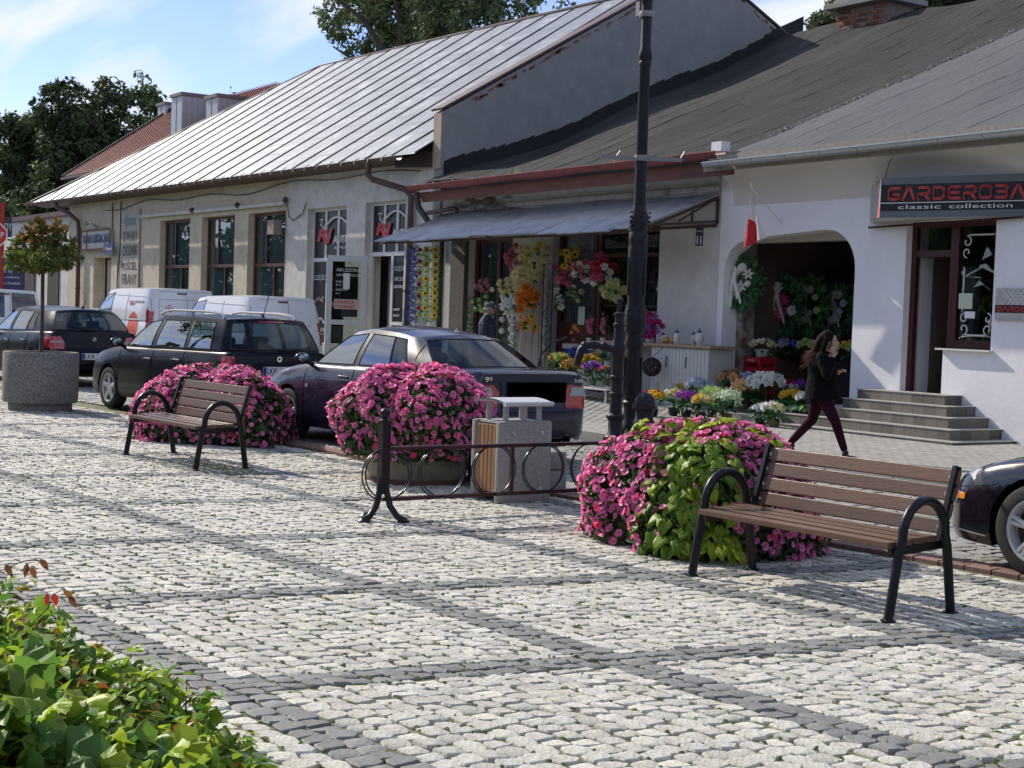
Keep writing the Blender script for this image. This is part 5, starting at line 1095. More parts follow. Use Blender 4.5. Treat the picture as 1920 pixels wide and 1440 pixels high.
def limbs(t, base, r0_, pts, seed, n=9, nm='trunk'):
 rs = random.Random(seed); m = MB(); B_ = Vector(tuple(map(float, base))); top = B_+Vector((rs.uniform(-.3, .3), rs.uniform(-.3, .3), pts))
 m.tube([B_, B_.lerp(top, .3), B_.lerp(top, .65)+Vector((rs.uniform(-.2, .2), 0, 0)), top], [r0_, r0_*.8, r0_*.6, r0_*.35], 8)
 for k in range(n):
  s_ = B_.lerp(top, rs.uniform(.4, .95)); a = rs.uniform(0, 6.3); L_ = pts*rs.uniform(.25, .5); e_ = s_+Vector((cos(a)*L_*.7, sin(a)*L_*.7, L_*.6)); m.tube([s_, s_.lerp(e_, .5)+Vector((0, 0, .1*L_)), e_], [r0_*.4, r0_*.25, r0_*.08], 5)
 return m.part(nm, bark, t, smooth=True)
fdark = foliage_mat('leaf_dark', (.045, .07, .022), .3, (.065, .095, .03)); fmid = foliage_mat('leaf_mid', (.07, .11, .032), .32, (.10, .14, .045)); fash = foliage_mat('leaf_ash', (.085, .13, .05), .3, (.13, .175, .075))
def hillock(px, py, d): return DD(px, py, d)
def bigtree(label, px, topy, d, rw, botz, n, m, seed, size, lean=0, cat='tree', extra=None):
 d *= 1.35; rw *= 1.35; size *= 1.25; T = DD(px, topy, d); H_ = T[2]; t = thing('tree', label, 'tree', (T[0], T[1], 0), 0, 'trees behind the roofs')
 limbs(t, (T[0], T[1], 0), .35, H_*.75, seed); rs = random.Random(seed); bl = []
 nb_ = 9; 
 for k in range(nb_):
  f = k/(nb_-1); z = lerp(botz, H_-rw*.45, f); w_ = rw*(.55+.5*sin(pi*min(1, .25+f*.8))); 
  for q in range(2): a = rs.uniform(0, 6.3); bl.append((T[0]+cos(a)*rw*.4*(1-f*.6), T[1]+sin(a)*rw*.4*(1-f*.6), z+rs.uniform(-.5, .5), w_*.62, w_*.62, (H_-botz)/nb_*1.2))
 bl.append((T[0], T[1], H_-rw*.5, rw*.45, rw*.45, rw*.5)); crown(t, bl+(extra or []), int(n*1.5), size, m, seed); return t
bigtree('dense dark tree at the far left edge, lowest of the row', 40, 212, 96, 4.6, 0, 26000, fdark, 11, .42)
bigtree('tallest dark tree in the left row, first from the left', 130, 152, 92, 4.0, 0, 24000, fdark, 12, .42)
bigtree('narrow dark tree between the tallest tree and the red roof', 196, 148, 94, 3.4, 0, 22000, fdark, 13, .42)
bigtree('dark tree filling the row between the far left tree and the tallest one', 85, 200, 104, 4.6, 0, 22000, fdark, 17, .42)
bigtree('lighter green tree just left of the metal clad chimneys', 275, 156, 98, 3.3, 0, 18000, fmid, 14, .42)
bigtree('low pale green bush tree at the far left below the dark row', 10, 375, 70, 2.6, 0, 9000, fash, 15, .30)
bigtree('small tree top peeping over the metal roof right of the chimneys', 440, 188, 110, 1.8, 4, 2500, fmid, 16, .42)
T = FY(760, 60, 34); t = thing('tree', 'large spreading ash tree rising behind the pale metal roof', 'tree', (T[0], T[1], 0)); limbs(t, (T[0], T[1], 0), .45, T[2]*.9, 21, 16)
bl = []
for (px, py, r_) in ((640, 20, 1.5), (690, 60, 1.7), (665, 90, 1.0), (730, 30, 1.9), (790, 15, 2.2), (760, 75, 1.4), (850, 20, 2.0), (820, 60, 1.6), (900, 20, 1.8), (880, 50, 1.2), (960, 12, 1.3), (1020, 14, 1.0), (1050, 10, .6), (625, 50, .9), (700, -20, 2), (830, -30, 2.2), (770, -60, 2.5), (930, -25, 1.8)):
 p = FY(px, py, 34+rnd.uniform(-1.5, 1.5)); bl.append((p[0], p[1], p[2], r_, r_, r_*.8))
crown(t, bl, 34000, .26, fash, 22, shell=.35)
for (nm, pts, sd_, n_) in (('pale leafy tree top left of the squat chimney', ((1570, 42, .9), (1600, 40, .8), (1560, 56, .5)), 31, 3500), ('tree with a small dark leaved branch behind the squat chimney', ((1690, 20, 1.0), (1740, 12, 1.2), (1790, 8, 1.1), (1640, 5, .7), (1700, -20, 1.5), (1830, 0, .8), (1620, -10, .6)), 32, 12000)):
 T = FY(pts[0][0], 30, 33); t = thing('tree', nm, 'tree', (T[0], T[1], 0)); limbs(t, (T[0], T[1], 0), .3, T[2]*.85, sd_); bl = []
 for px, py, r_ in pts: p = FY(px, py, 33); bl.append((p[0], p[1], p[2], r_, r_, r_*.7))
 crown(t, bl, n_, .22, fash if sd_ == 31 else fmid, sd_, shell=.4)
tw = thing('distant_wood', None, None); bpy.data.objects.remove(tw)
b = MB(); rs = random.Random(77); V = []; Fc = []; T_ = []
for k in range(16000):
 f = rs.random(); p = Vector((lerp(-150, -70, f), lerp(-30, 30, f), 0)) ; p = Vector((-145+rs.gauss(0, 3), rs.uniform(-40, 60), rs.uniform(0, 1)**.7*(9+2.5*sin(k*.0)+2*sin(rs.random()))));
 p.z *= (1+.25*sin(p.y*.35)+.15*sin(p.y*.9)); M = look(rnd_dir(rs)+Vector((.8, -.3, .3)), rs.uniform(0, 6), p, 1); q = len(V)
 for c_ in leaf_quad(rs, 1.3): V.append(tuple(M @ Vector(c_)))
 Fc += [(q, q+1, q+2), (q, q+2, q+3)]; tt = rs.uniform(.5, 1.3); T_ += [(tt, tt, tt)]*2
b.add(V, Fc); b.c = T_; o = b.part('far_wood', fdark, None, fix=False); tag(o, 'far dark wood closing the street at the left', 'woodland', kind='stuff')
t = thing('small_tree', 'small lollipop tree with reddish-topped crown growing in the round planter', 'tree', (tx, ty, .82)); m = MB(); m.tube([(tx, ty, .8), (tx+.01, ty, 1.4), (tx-.01, ty, 2.05), (tx, ty, 2.6)], [.035, .03, .028, .015], 8)
rs = random.Random(8)
for k in range(14):
 a = rs.uniform(0, 6.3); m.tube([(tx, ty, 2.0+rs.random()*.3), (tx+.3*cos(a), ty+.3*sin(a), 2.25+rs.random()*.3), (tx+.5*cos(a), ty+.5*sin(a), 2.3+rs.random()*.6)], [.015, .01, .004], 4)
m.part('trunk', bark, t, smooth=True); zc = 2.33
def hue_(rs, p): return (2.3, .75, .6) if (rs.random() < .04+.5*smooth01((p.z-(zc+.1))/.3)) else (1, 1, 1)
bl = [(tx+dx*1.1, ty+dy*1.1, zc+dz, .30, .30, .17) for dx, dy, dz in ((-.35, 0, -.05), (.38, .0, -.08), (0, -.3, 0), (0, .3, .02), (-.15, -.2, .18), (.2, .15, .18), (0, 0, .3), (-.48, .1, -.03), (.5, -.15, -.12), (.22, -.3, -.1), (-.3, .3, .05), (.05, 0, .45))]
crown(t, bl, 5500, .085, foliage_mat('leaf_maple', (.10, .15, .03), .35, (.14, .16, .035)), 9, shell=.2, hue=hue_)
# ---------------------------------------------------------------- foreground bush of large and small leaves
bushm = mat('bush_leaf', (.20, .32, .05), .45, attr=True, trans=.5, n=(20, .18), bump=(30, .006)); 
def vine_leaf(seed, L_=.1):
 rs = random.Random(seed); m = MB(); n = 30; V = [(0, 0, .0)]; 
 for ring, fr in ((0, .5), (1, 1.0)):
  for j in range(n):
   a = 2*pi*j/n; lob = 1+.17*cos(5*a)+.07*(1 if j % 2 else -1)*(fr > .9); r_ = L_*.5*fr*lob*(1-.25*math.exp(-((a-pi)**2)*6)*fr)
   V.append((L_*.38+r_*cos(a), r_*sin(a)*1.05, .012*sin(a*5)*fr+rs.uniform(-.004, .004)-fr*fr*.018*(1+.8*cos(2*a))))
 V[0] = (L_*.38, 0, .006)
 m.add(V, [(0, 1+j, 1+(j+1) % n) for j in range(n)]+[(1+j, 1+n+j, 1+n+(j+1) % n, 1+(j+1) % n) for j in range(n)]); return m
tints = [(1.1, 1.05, .9), (.5, .68, .85), (1.9, 1.5, .7), (.7, .85, .9), (1.3, 1.2, .7), (.5, .75, .8), (2.2, 1.9, 1.0), (.9, 1.0, .8)]
VLm = []; 
for k, tt in enumerate(tints): v_ = vine_leaf(k); v_.c = [tt]*len(v_.f); VLm.append((v_, v_.mesh('leaf', bushm, True, sharp=175)))
red_t = [(1.7, .10, .25), (1.2, .30, .4), (2.2, .35, .35), (.8, .2, .5), (1.9, .75, .5)]
small = []
for k, tt in enumerate(red_t+[(1, 1, 1), (.5, .7, .8), (1.4, 1.3, .7)]): v_ = leafshape(.075, .034, .3, 4); v_.c = [tt]*len(v_.f); small.append((v_, v_.mesh('small_leaf', bushm, True, sharp=175)))
BC = Vector((float(G(150, 1440)[0])-.0, float(G(150, 1440)[1]), 0))
bu = thing('bush', 'foreground bush of large green vine leaves mixed with small reddening leaves', 'bush', (-4.9, 1.5, 0)); rs = random.Random(40)
prof = [(-80, 1010), (0, 1060), (60, 1085), (110, 1130), (200, 1190), (260, 1200), (330, 1235), (380, 1275), (420, 1330), (450, 1380), (480, 1440), (510, 1520)]
def bush_pt(u, depth, lift): 
 """a point inside the bush: u picks the column, lift 0..1 the height under the outline"""
 px = lerp(-80, 510, u); d_ = 5.5+depth; top = interp(px, prof); p = DD(px, top, d_); return Vector((p[0], p[1], max(.02, p[2])))
cands = []
for k in range(2400):
 u = rs.random()**.9; dep = rs.uniform(-1.0, .45); px = lerp(-80, 510, u); top = interp(px, prof); 
 P_ = DD(px, top+rs.random()**1.3*330, 5.45+rs.uniform(-.9, .4)); z = float(P_[2]); 
 P2_ = DD(px, top+6, 5.6); ztop = float(P2_[2]); tt = rs.random(); dd = 5.6-tt*1.5; w_ = DD(px, 0, dd); zz = ztop*(1-.30*tt*tt)*rs.uniform(.72, 1.02) if rs.random() < .6 else ztop*rs.uniform(.1, .98)
 q = DD(px+rs.uniform(-6, 6)-tt*40, 720, dd); p = Vector((q[0], q[1], max(.03, zz-.02*rs.random())))
 X, Y, D_ = PJ(p)
 if Y < interp(X, prof)-4 or Y > 1560 or X > 520: continue
 cands.append((D_, p))
cands.sort(key=lambda c_: c_[0]); bigc = [c_ for c_ in cands if rs.random() < .42][:295]; 
def leaf_M(p, big):
 nn_ = (Vector((-.25, -.25, .8))+rnd_dir(rs)*.65).normalized(); x_ = rnd_dir(rs)+Vector((.3, -.2, -.5)); x_ = (x_-nn_*x_.dot(nn_)).normalized(); y_ = nn_.cross(x_)
 q = p-Vector(bu.location); return Matrix(((x_.x, y_.x, nn_.x, q.x), (x_.y, y_.y, nn_.y, q.y), (x_.z, y_.z, nn_.z, q.z), (0, 0, 0, 1))) @ Matrix.Scale(rs.uniform(.75, 1.75) if big else rs.uniform(.5, 1.1), 4)
for D_, p in bigc: o = link('leaf', VLm[rs.randrange(8)][1], bu); o.matrix_local = leaf_M(p+Vector((0, 0, .02))+(Vector(CAM)-p).normalized()*.05, 1)
restl = MB()
for D_, p in cands:
 for q in range(rs.choice((1, 1, 2))): v_, me = small[rs.choice((1, 3, 4, 5, 5, 5, 5, 5, 6, 6, 6, 6, 7, 7, 7, 7, 7, 7, 7, 7))]; inst(restl, v_, leaf_M(p+rnd_dir(rs)*.04, 0))
 if rs.random() < .3: inst(restl, VLm[rs.randrange(8)][0], leaf_M(p-Vector((0, 0, .08)), 1))
restl.part('small_leaves', bushm, bu, fix=False, local=True, smooth=True, kind='stuff')
st = MB()
for k in range(170):
 D_, p = cands[rs.randrange(len(cands))]; q = p-Vector(bu.location); g_ = q+Vector((rs.uniform(-.15, .1), rs.uniform(-.15, .1), -min(p.z, .3))); st.tube([g_, g_.lerp(q, .6)+rnd_dir(rs)*.03, q], [.004, .003, .002], 4)
sprig = [(-10, 1075), (20, 1062), (45, 1052), (62, 1050), (80, 1052)]
spp = [Vector(DD(a, b, 5.5))-Vector(bu.location) for a, b in sprig]; st.tube(spp, .003, 4); st.tube([Vector(DD(a, b, 5.45))-Vector(bu.location) for a, b in ((60, 1170), (90, 1140), (100, 1115), (118, 1105))], .0025, 4)
st.part('stems', mat('stem_red', (.16, .07, .05), .7), bu, fix=False, local=True, kind='stuff')
for (a, b, sc_, k) in ((10, 1058, .9, 3), (50, 1056, .9, 3), (58, 1062, .9, 3), (75, 1048, .9, 3), (100, 1112, .9, 0), (118, 1108, .8, 1), (128, 1118, .9, 3), (88, 1112, .8, 0), (22, 1090, .8, 6)):
 p = Vector(DD(a, b, 5.48)); o = link('small_leaf', small[k][1], bu); 
 nn_ = (Vector(CAM)-p).normalized()+rnd_dir(rs)*.3; nn_.normalize(); x_ = Vector((ex[0]*rs.uniform(-1, 1), ex[1]*rs.uniform(-.5, 1), -.7)); x_ = (x_-nn_*x_.dot(nn_)).normalized(); y_ = nn_.cross(x_); q = p-Vector(bu.location)
 o.matrix_local = Matrix(((x_.x, y_.x, nn_.x, q.x), (x_.y, y_.y, nn_.y, q.y), (x_.z, y_.z, nn_.z, q.z), (0, 0, 0, 1))) @ Matrix.Scale(sc_*.8, 4)
cr_ = MB(); cr_.grid(lambda u, v_: tuple(Vector(DD(lerp(-120, 470, u)-v_*40, 720, 5.5-v_*1.4))*1.0)[:2]+(max(-.02, float(DD(lerp(-120, 470, u), interp(lerp(-120, 470, u), prof)+60, 5.6)[2])*(1-.3*v_*v_)-.05),), 20, 6); cr_.part('shade_sheet', mat('bush_shade', (.02, .025, .01), .95), bu, fix=False)  # dark sheet below the leaves, its colour stands in for shade in the gaps
# ---------------------------------------------------------------- house with the red tiled roof behind
rt = mat('clay_tile', (.36, .08, .045), .45, n=(2, .15), attr=True); hs = thing('house', 'house with a hipped red tile roof and metal clad chimneys behind the shop', 'house', (-95, 38, 0))
e0 = FY(118, 334, 33); r0p = FY(322, 208, 38); r1p = FY(520, 200, 38); e1 = FY(560, 300, 33)
zr = (r0p[2]+r1p[2])/2; r1p = np.array((r1p[0], 38, r0p[2])); e1 = np.array((e1[0], 33, e0[2]))
roof = MB(); roof.add([tuple(e0), tuple(e1), tuple(r1p), tuple(r0p)], [(0, 1, 2, 3)]); roof.add([tuple(e0), tuple(r0p), (e0[0], 45, e0[2])], [(0, 1, 2)]); roof.add([tuple(r0p), tuple(r1p), (e1[0], 45, e0[2]), (e0[0], 45, e0[2])], [(0, 1, 2, 3)]); ro_ = roof.part('roof', rt, hs)
tl = MB(); nrow = 34; rs = random.Random(3)
for r_ in range(nrow):
 f0, f1 = r_/nrow, (r_+1)/nrow; xa, xb = lerp(e0[0], r0p[0], f0), lerp(e1[0], r1p[0], f0); n_ = int((xb-xa)/.42)
 for k in range(n_):
  x = xa+k*.42; ya, yb = lerp(33, 38, f0), lerp(33, 38, f1); za, zb_ = lerp(e0[2], r0p[2], f0), lerp(e0[2], r0p[2], f1); tt = rs.uniform(.7, 1.25)
  tl.add([(x, ya-.03, za+.10), (x+.2, ya-.03, za+.15), (x+.41, ya-.03, za+.10), (x+.41, yb, zb_+.03), (x+.2, yb, zb_+.08), (x, yb, zb_+.03)], [(0, 1, 4, 5), (1, 2, 3, 4)], 0, tt)
tl.part('roof_tiles', rt, ro_, fix=False, kind='stuff')
rt_ = MB(); dv = (r0p-e0)
for k in range(46):
 p = e0+dv*(k+.5)/46; rt_.sphere((p[0]-.05, p[1], p[2]+.13), .16, 6, 4, sc=(1.2, 1, .9))
rt_.part('ridge_tiles', rt, ro_, kind='stuff', smooth=True)
MB().bb((e0[0]+.8, 33.7, -.5), (e1[0], 44, e0[2]-.02)).part('wall', plaster_c, hs); MB().bb((e0[0]-.1, 32.85, e0[2]-.15), (e1[0], 33.05, e0[2]+.03)).part('gutter', brownm, hs)
zc_ = mat('chimney_cladding', (.36, .38, .40), .45, metal=.3, n=(2, .08))
def chim(px0, px1, pyt, pyb, Y, pxr=None):
 a = FY(px0, pyt, Y); b = FY(px1, pyt, Y); w_ = b[0]-a[0]; zt = a[2]; zb_ = FY(px0, pyb, Y)[2]-1.5; o = MB().bb((a[0], Y, zb_), (a[0]+w_*.55, Y+1.6*w_, zt)).part('chimney', zc_, hs)
 MB().bb((a[0]-.12, Y-.12, zt), (a[0]+w_*.55+.12, Y+1.6*w_+.12, zt+.2)).part('cap', mat('cap_dark', (.16, .14, .13), .6), o)
 s_ = MB(); [s_.bb((a[0]+w_*.55, Y+.25+q*.38, zb_), (a[0]+w_*.55+.04, Y+.29+q*.38, zt-.01)) for q in range(int((1.6*w_)/.38))]; s_.bb((a[0]+w_*.25, Y-.03, zb_), (a[0]+w_*.25+.04, Y-.002, zt-.01)); s_.part('seams', zc_, o, fix=False, kind='stuff')
chim(322, 358, 184, 262, 34.2); chim(387, 426, 187, 236, 34.8); chim(296, 322, 200, 224, 37.6)
sk_ = MB(); p = FY(374, 222, 36.6); sk_.box((p[0], p[1]-.3, p[2]), (1.1, .1, 1.5), rot=(-.75, 0, 0)); sk_.part('skylight', mat('skylight_dark', (.04, .05, .06), .2), ro_)
fb_ = thing('low_building', 'pale low building at the far end of the street behind the planter tree', 'building', (-66, 17, 0)); MB().bb((-75, 19.2, -.2), (-61, 24, 5.3)).part('wall', plaster_w, fb_); MB().bb((-75.2, 19.0, 5.3), (-60.8, 24.2, 5.5)).part('roof', brownm, fb_)
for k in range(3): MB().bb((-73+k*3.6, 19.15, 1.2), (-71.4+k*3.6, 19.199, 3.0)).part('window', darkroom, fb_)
SS = DD(-8, 440, 40); ss = thing('stop_sign', 'red octagonal stop sign cut by the left edge of the picture', 'road sign', (SS[0], SS[1], 0)); yw = math.atan2(ex[1], ex[0])
ss.rotation_euler = (0, 0, yw); m = MB(); m.prism([(.33*cos(pi/8+k*pi/4), 0, SS[2]+.33*sin(pi/8+k*pi/4)) for k in range(8)], (0, .02, 0)); m.part('plate', whitep, ss, local=True)
m = MB(); m.prism([(.30*cos(pi/8+k*pi/4), -.006, SS[2]+.30*sin(pi/8+k*pi/4)) for k in range(8)], (0, .004, 0)); m.part('red_face', mat('sign_face_red', (.5, .03, .03), .4), ss, local=True)
m = MB(); m.tube([(0, .04, 0), (0, .04, SS[2]+.3)], .03, 8); m.part('pole', mat('bracket_steel'), ss, local=True); put_text('STOP', .2, whitep, ss, (-.22, -.012, SS[2]-.09), fit=(.44, .17), world=False)
BB = DD(20, 515, 46); bn = thing('advert_board', 'red and purple advertising boards with white lines at the left edge', 'billboard', (BB[0], BB[1], 0), yw)
m = MB(); m.bb((-1.2, 0, 1.2), (.42, .05, BB[2]+.55)); m.part('board', mat('board_purple', (.05, .045, .13), .6), bn, local=True); m = MB(); m.bb((-.45, -.02, .3), (-.22, -.005, BB[2]+2.2)); m.part('red_post', mat('board_red', (.42, .03, .025), .6), bn, local=True)
m = MB(); m.bb((-1.2, 0, BB[2]+1.15), (-.0, .04, BB[2]+1.75)); m.part('upper_board', mat('board_dark', (.05, .06, .06), .6), bn, local=True)
put_text('DYWANY', .3, whitep, bn, (-.2, -.03, BB[2]+1.35), fit=(.75, .22), world=False)
for k, s_ in enumerate(('» dywany', '» tapety', '» firany', '» wykładziny', '» chodniki')): put_text(s_, .1, whitep, bn, (-.2, -.012, BB[2]+.38-k*.17), fit=(.5, .09), world=False)
b = MB(); V = []; Fc = []; T_ = []; rs = random.Random(78)
for k in range(9000):
 f = rs.random(); p = Vector((lerp(-95, 45, f), -24+rs.gauss(0, 2.5), 0)) if rs.random() < .7 else Vector((42+rs.gauss(0, 2.5), lerp(-25, 30, rs.random()), 0))
 p.z = rs.random()**.75*(9+2.5*sin(p.x*.22)+2*sin(p.x*.51+p.y*.3)); M = look(rnd_dir(rs)+Vector((0, .8, .2)), rs.uniform(0, 6), p, 1); q = len(V)
 for c_ in leaf_quad(rs, 2.4): V.append(tuple(M @ Vector(c_)))
 Fc += [(q, q+1, q+2), (q, q+2, q+3)]; tt = rs.uniform(.5, 1.3); T_ += [(tt, tt, tt)]*2
b.add(V, Fc); b.c = T_; o = b.part('park_trees', fdark, None, fix=False); tag(o, 'row of dark park trees round the near side of the square', 'woodland', kind='stuff')
# ---------------------------------------------------------------- vehicles
def paint(nm, col, rough=.25, metal=.0, coat=1.0): return mat(nm, col, rough, metal=metal, coat=coat)
rubber = mat('rubber', (.018, .018, .018), .8, bump=(40, .002)); blackpl = mat('black_plastic', (.02, .02, .021), .5); chrome = mat('chrome', (.75, .75, .75), .12, metal=1)
alloy = mat('alloy', (.58, .59, .61), .3, metal=.25); sideglass = glass_mat('side_glass', (.50, .62, .66), 1.5, .0, .26); carglass = glass_mat('car_glass', (.34, .44, .47), 1.45, .0, .02); carglass2 = glass_mat('tinted_glass', (.20, .27, .29), 1.55, .0, .05)
lred = mat('lamp_red', (.42, .012, .012), .12, coat=1, emit=None); lclear = mat('lamp_clear', (.34, .34, .36), .12, coat=1); lorange = mat('lamp_orange', (.75, .24, .02), .15, coat=1)
interior = mat('car_interior', (.035, .035, .038), .9); seatm = mat('car_seat', (.06, .06, .065), .9); platew = mat('plate_white', (.72, .72, .70), .4); gap = mat('panel_gap', (.004, .004, .004), .9)
def car_body(sp):
 L = sp['L']; xr, xf = -L/2, L/2; xs = []
 n = 64
 for i in range(n+1):
  t = i/n; s_ = .5-.5*cos(pi*t); t2 = .45*s_+.55*t; xs.append(xr+(xf-xr)*t2)
 for xc in sp['wheels']: xs += [xc+sp['Ra']*cos(pi*k/14) for k in range(15)]
 xs += [xr+.012, xr+.03, xr+.055, xf-.012, xf-.03, xf-.055]
 xs = sorted(xs); xs = [x for i, x in enumerate(xs) if i == 0 or x-xs[i-1] > .004]
 rings = []
 for x in xs:
  W_ = spl(x, sp['W']); zb = spl(x, sp['zb']); zs = spl(x, sp['zs']); zt = spl(x, sp['zt']); za = zb
  for xc in sp['wheels']:
   q = sp['Ra']**2-(x-xc)**2
   if q > 0: za = max(za, sp['Rw']+math.sqrt(q))
  za = min(za, zs-.1); hh = zs-zb
  def side(z):   # half width at height z
   f = (z-zb)/max(.05, hh); return W_*(1-.055*(1-min(1, f/.25))**2-.012*abs(f-.5)-.06*max(0, (f-.62)/.38)**2)
  zz = [za, max(za+.01, zb+.06)]+[max(za+.012*(k+2), lerp(zb, zs, f)) for k, f in enumerate((.2, .34, .48, .60, .72, .84, .94))]+[zs]
  zz = [min(z, zs-.003*(len(zz)-1-i)) for i, z in enumerate(zz)]
  pts = [(0, zb+.02), (max(.05, W_-.22), zb+.02 if za == zb else za)]+[(side(z), z) for z in zz]
  ws = side(zs); zt = max(zt, zs)
  pts += [(ws-.035*min(1, W_), lerp(zs, zt, .35)+.012), (ws*.86, lerp(zs, zt, .62)+.012), (ws*.6, lerp(zs, zt, .86)+.008), (ws*.3, lerp(zs, zt, .97)+.002), (0, zt)]
  rings.append([(x, y, z) for y, z in pts]+[(x, -y, z) for y, z in pts[-2:0:-1]])
 m = MB(); k = len(rings[0])
 for r_ in rings: m.v += r_
 for i in range(len(rings)-1):
  for j in range(k): j2 = (j+1) % k; m.f.append((i*k+j, i*k+j2, (i+1)*k+j2, (i+1)*k+j)); m.m.append(0); m.c.append(None)
 m.add([], [tuple(range(k))[::-1]], 0) if 0 else None
 m.f.append(tuple(range(k))[::-1]); m.m.append(0); m.c.append(None); m.f.append(tuple(range((len(rings)-1)*k, len(rings)*k))); m.m.append(0); m.c.append(None)
 return m
def car_cabin(sp, t, bm_, gm_):
 """returns merged bvh mesh data of cabin"""
 bs, rs_ = sp['base'], sp['roofl']; kinds = sp['kinds']; n = len(bs); levels = [0, .05, .09, .3, .5, .7, .88, .93, 1.0]; g0, g1 = 2, 6
 def P(i, tt, side, sub=0, ns=1):
  if ns > 1: b = [lerp(bs[i][q], bs[i+1][q], sub/ns) for q in range(3)]; r_ = [lerp(rs_[i][q], rs_[i+1][q], sub/ns) for q in range(3)]
  else: b, r_ = bs[i], rs_[i]
  x, y, z = [lerp(b[q], r_[q], tt) for q in range(3)]; bu_ = .028*sin(pi*tt); ya = y
  d_ = math.hypot(b[0]-sp['cx'], b[1]); x += (b[0]-sp['cx'])/max(d_, .1)*bu_*.6; y += (y/max(.1, abs(bs[2][1])))*bu_*.8
  return (x, y*side, z)
 body = MB(); glasses = []; rubbers = []
 for side in (1, -1):
  for i in range(n-1):
   kd = kinds[i]; ns = 3
   for lv in range(len(levels)-1):
    isg = kd in 'gt' and g0 <= lv < g1
    for s_ in range(ns):
     q = [P(i, levels[lv], side, s_, ns), P(i, levels[lv], side, s_+1, ns), P(i, levels[lv+1], side, s_+1, ns), P(i, levels[lv+1], side, s_, ns)]
     if isg: continue
     body.add(q, [(0, 1, 2, 3)], 1 if kd == 'k' and g0 <= lv < g1 else 0)
  i = 0
  while i < n-1:
   if kinds[i] in 'gt':
    j = i
    while j < n-1 and kinds[j] == kinds[i]: j += 1
    m = MB(); ns = 3; W_ = (j-i)*ns+1; lv_ = levels[g0:g1+1]
    vs = [P(min(i+c//ns, n-2) if c < W_-1 else j-1, l, side, c % ns if c < W_-1 else ns, ns) for l in lv_ for c in range(W_)]
    m.add(vs, [(r_*W_+c, r_*W_+c+1, (r_+1)*W_+c+1, (r_+1)*W_+c) for r_ in range(len(lv_)-1) for c in range(W_-1)])
    glasses.append((m, kinds[i], i == 0 or j == n-1, side)); 
    rim = [vs[c] for c in range(W_)]+[vs[r_*W_+W_-1] for r_ in range(1, len(lv_))]+[vs[(len(lv_)-1)*W_+c] for c in range(W_-2, -1, -1)]+[vs[r_*W_] for r_ in range(len(lv_)-2, 0, -1)]
    if i == 0 or j == n-1: edge_ = [v_ for v_ in rim if abs(v_[1]) > 1e-4 or 1]; rubbers.append((rim, True))
    else: rubbers.append((rim, False))
    i = j
   else: i += 1
 nc = 8; rows = [P(i, 1.0, 1, s_, 3) for i in range(n-1) for s_ in range(3)]+[P(n-1, 1.0, 1)]; ym = max(abs(r_[1]) for r_ in rows); crown_ = sp.get('crown', .05); xm0, xm1 = rows[0][0], rows[-1][0]
 rv = []
 for (x, y, z) in rows:
  for c in range(nc+1):
   f = 1-2*c/nc; fx = (x-xm1)/(xm0-xm1); rv.append((x, y*f, z+crown_*(1-f*f)*min(1, y/ym*1.0)*(.35+.65*sin(pi*min(1, max(0, fx))))))
 body.add(rv, [(r_*(nc+1)+c, r_*(nc+1)+c+1, (r_+1)*(nc+1)+c+1, (r_+1)*(nc+1)+c) for r_ in range(len(rows)-1) for c in range(nc)])
 return body, glasses, rubbers
def weld(me, d=.0015):
 bm = bmesh.new(); bm.from_mesh(me); bmesh.ops.remove_doubles(bm, verts=bm.verts, dist=d); bmesh.ops.recalc_face_normals(bm, faces=bm.faces); bm.to_mesh(me); bm.free()
 me.polygons.foreach_set('use_smooth', [True]*len(me.polygons)); me.set_sharp_from_angle(angle=R(38)); me.update()
class Caster:
 def __init__(s, parts):
  V = []; Fc = []
  for v, f in parts: k = len(V); V += v; Fc += [tuple(i+k for i in q) for q in f]
  s.b = BVHTree.FromPolygons([Vector(v) for v in V], Fc)
 def hit(s, o, d, off=.006):
  h = s.b.ray_cast(Vector(o), Vector(d).normalized())
  if h[0] is None: return None
  return h[0]-Vector(d).normalized()*off
def patch(cs, o, ux, uy, d, poly, off, n=10):
 """project polygon (u,v) onto the body, returns MB: grid clipped by polygon"""
 xs = [p[0] for p in poly]; ys = [p[1] for p in poly]; x0, x1, y0, y1 = min(xs), max(xs), min(ys), max(ys); m = MB(); o = Vector(o); ux = Vector(ux); uy = Vector(uy)
 def span(y):
  c = []
  for a, b in zip(poly, poly[1:]+poly[:1]):
   if (a[1] <= y < b[1]) or (b[1] <= y < a[1]): c.append(a[0]+(b[0]-a[0])*(y-a[1])/(b[1]-a[1]))
  return (min(c), max(c)) if len(c) >= 2 else None
 rows = []
 for j in range(n+1):
  y = lerp(y0+1e-4, y1-1e-4, j/n); s_ = span(y)
  if not s_: continue
  row = []
  for i in range(n+1):
   h = cs.hit(o+ux*lerp(s_[0], s_[1], i/n)+uy*y, d, off)
   row.append(h)
  rows.append(row)
 for j in range(len(rows)-1):
  for i in range(n):
   q = [rows[j][i], rows[j][i+1], rows[j+1][i+1], rows[j+1][i]]
   if all(p is not None for p in q) and max((q[0]-q[2]).length, (q[1]-q[3]).length) < .35: m.add([tuple(p) for p in q], [(0, 1, 2, 3)])
 return m
def ribbon(cs, pts, d, w_=.007, off=.003, sub=8):
 m = MB(); H_ = []
 for a, b in zip(pts, pts[1:]):
  for k in range(sub): H_.append(Vector(a).lerp(Vector(b), k/sub))
 H_.append(Vector(pts[-1])); q = [cs.hit(h, d, off) for h in H_]; run = []
 def flush():
  if len(run) > 1: m.tube(run, w_/2, 4, cap=False)
 for h in q:
  if h is None or (run and (h-run[-1]).length > .25): flush(); run = []
  if h is not None: run.append(h)
 flush(); return m
wheel_cache = {}
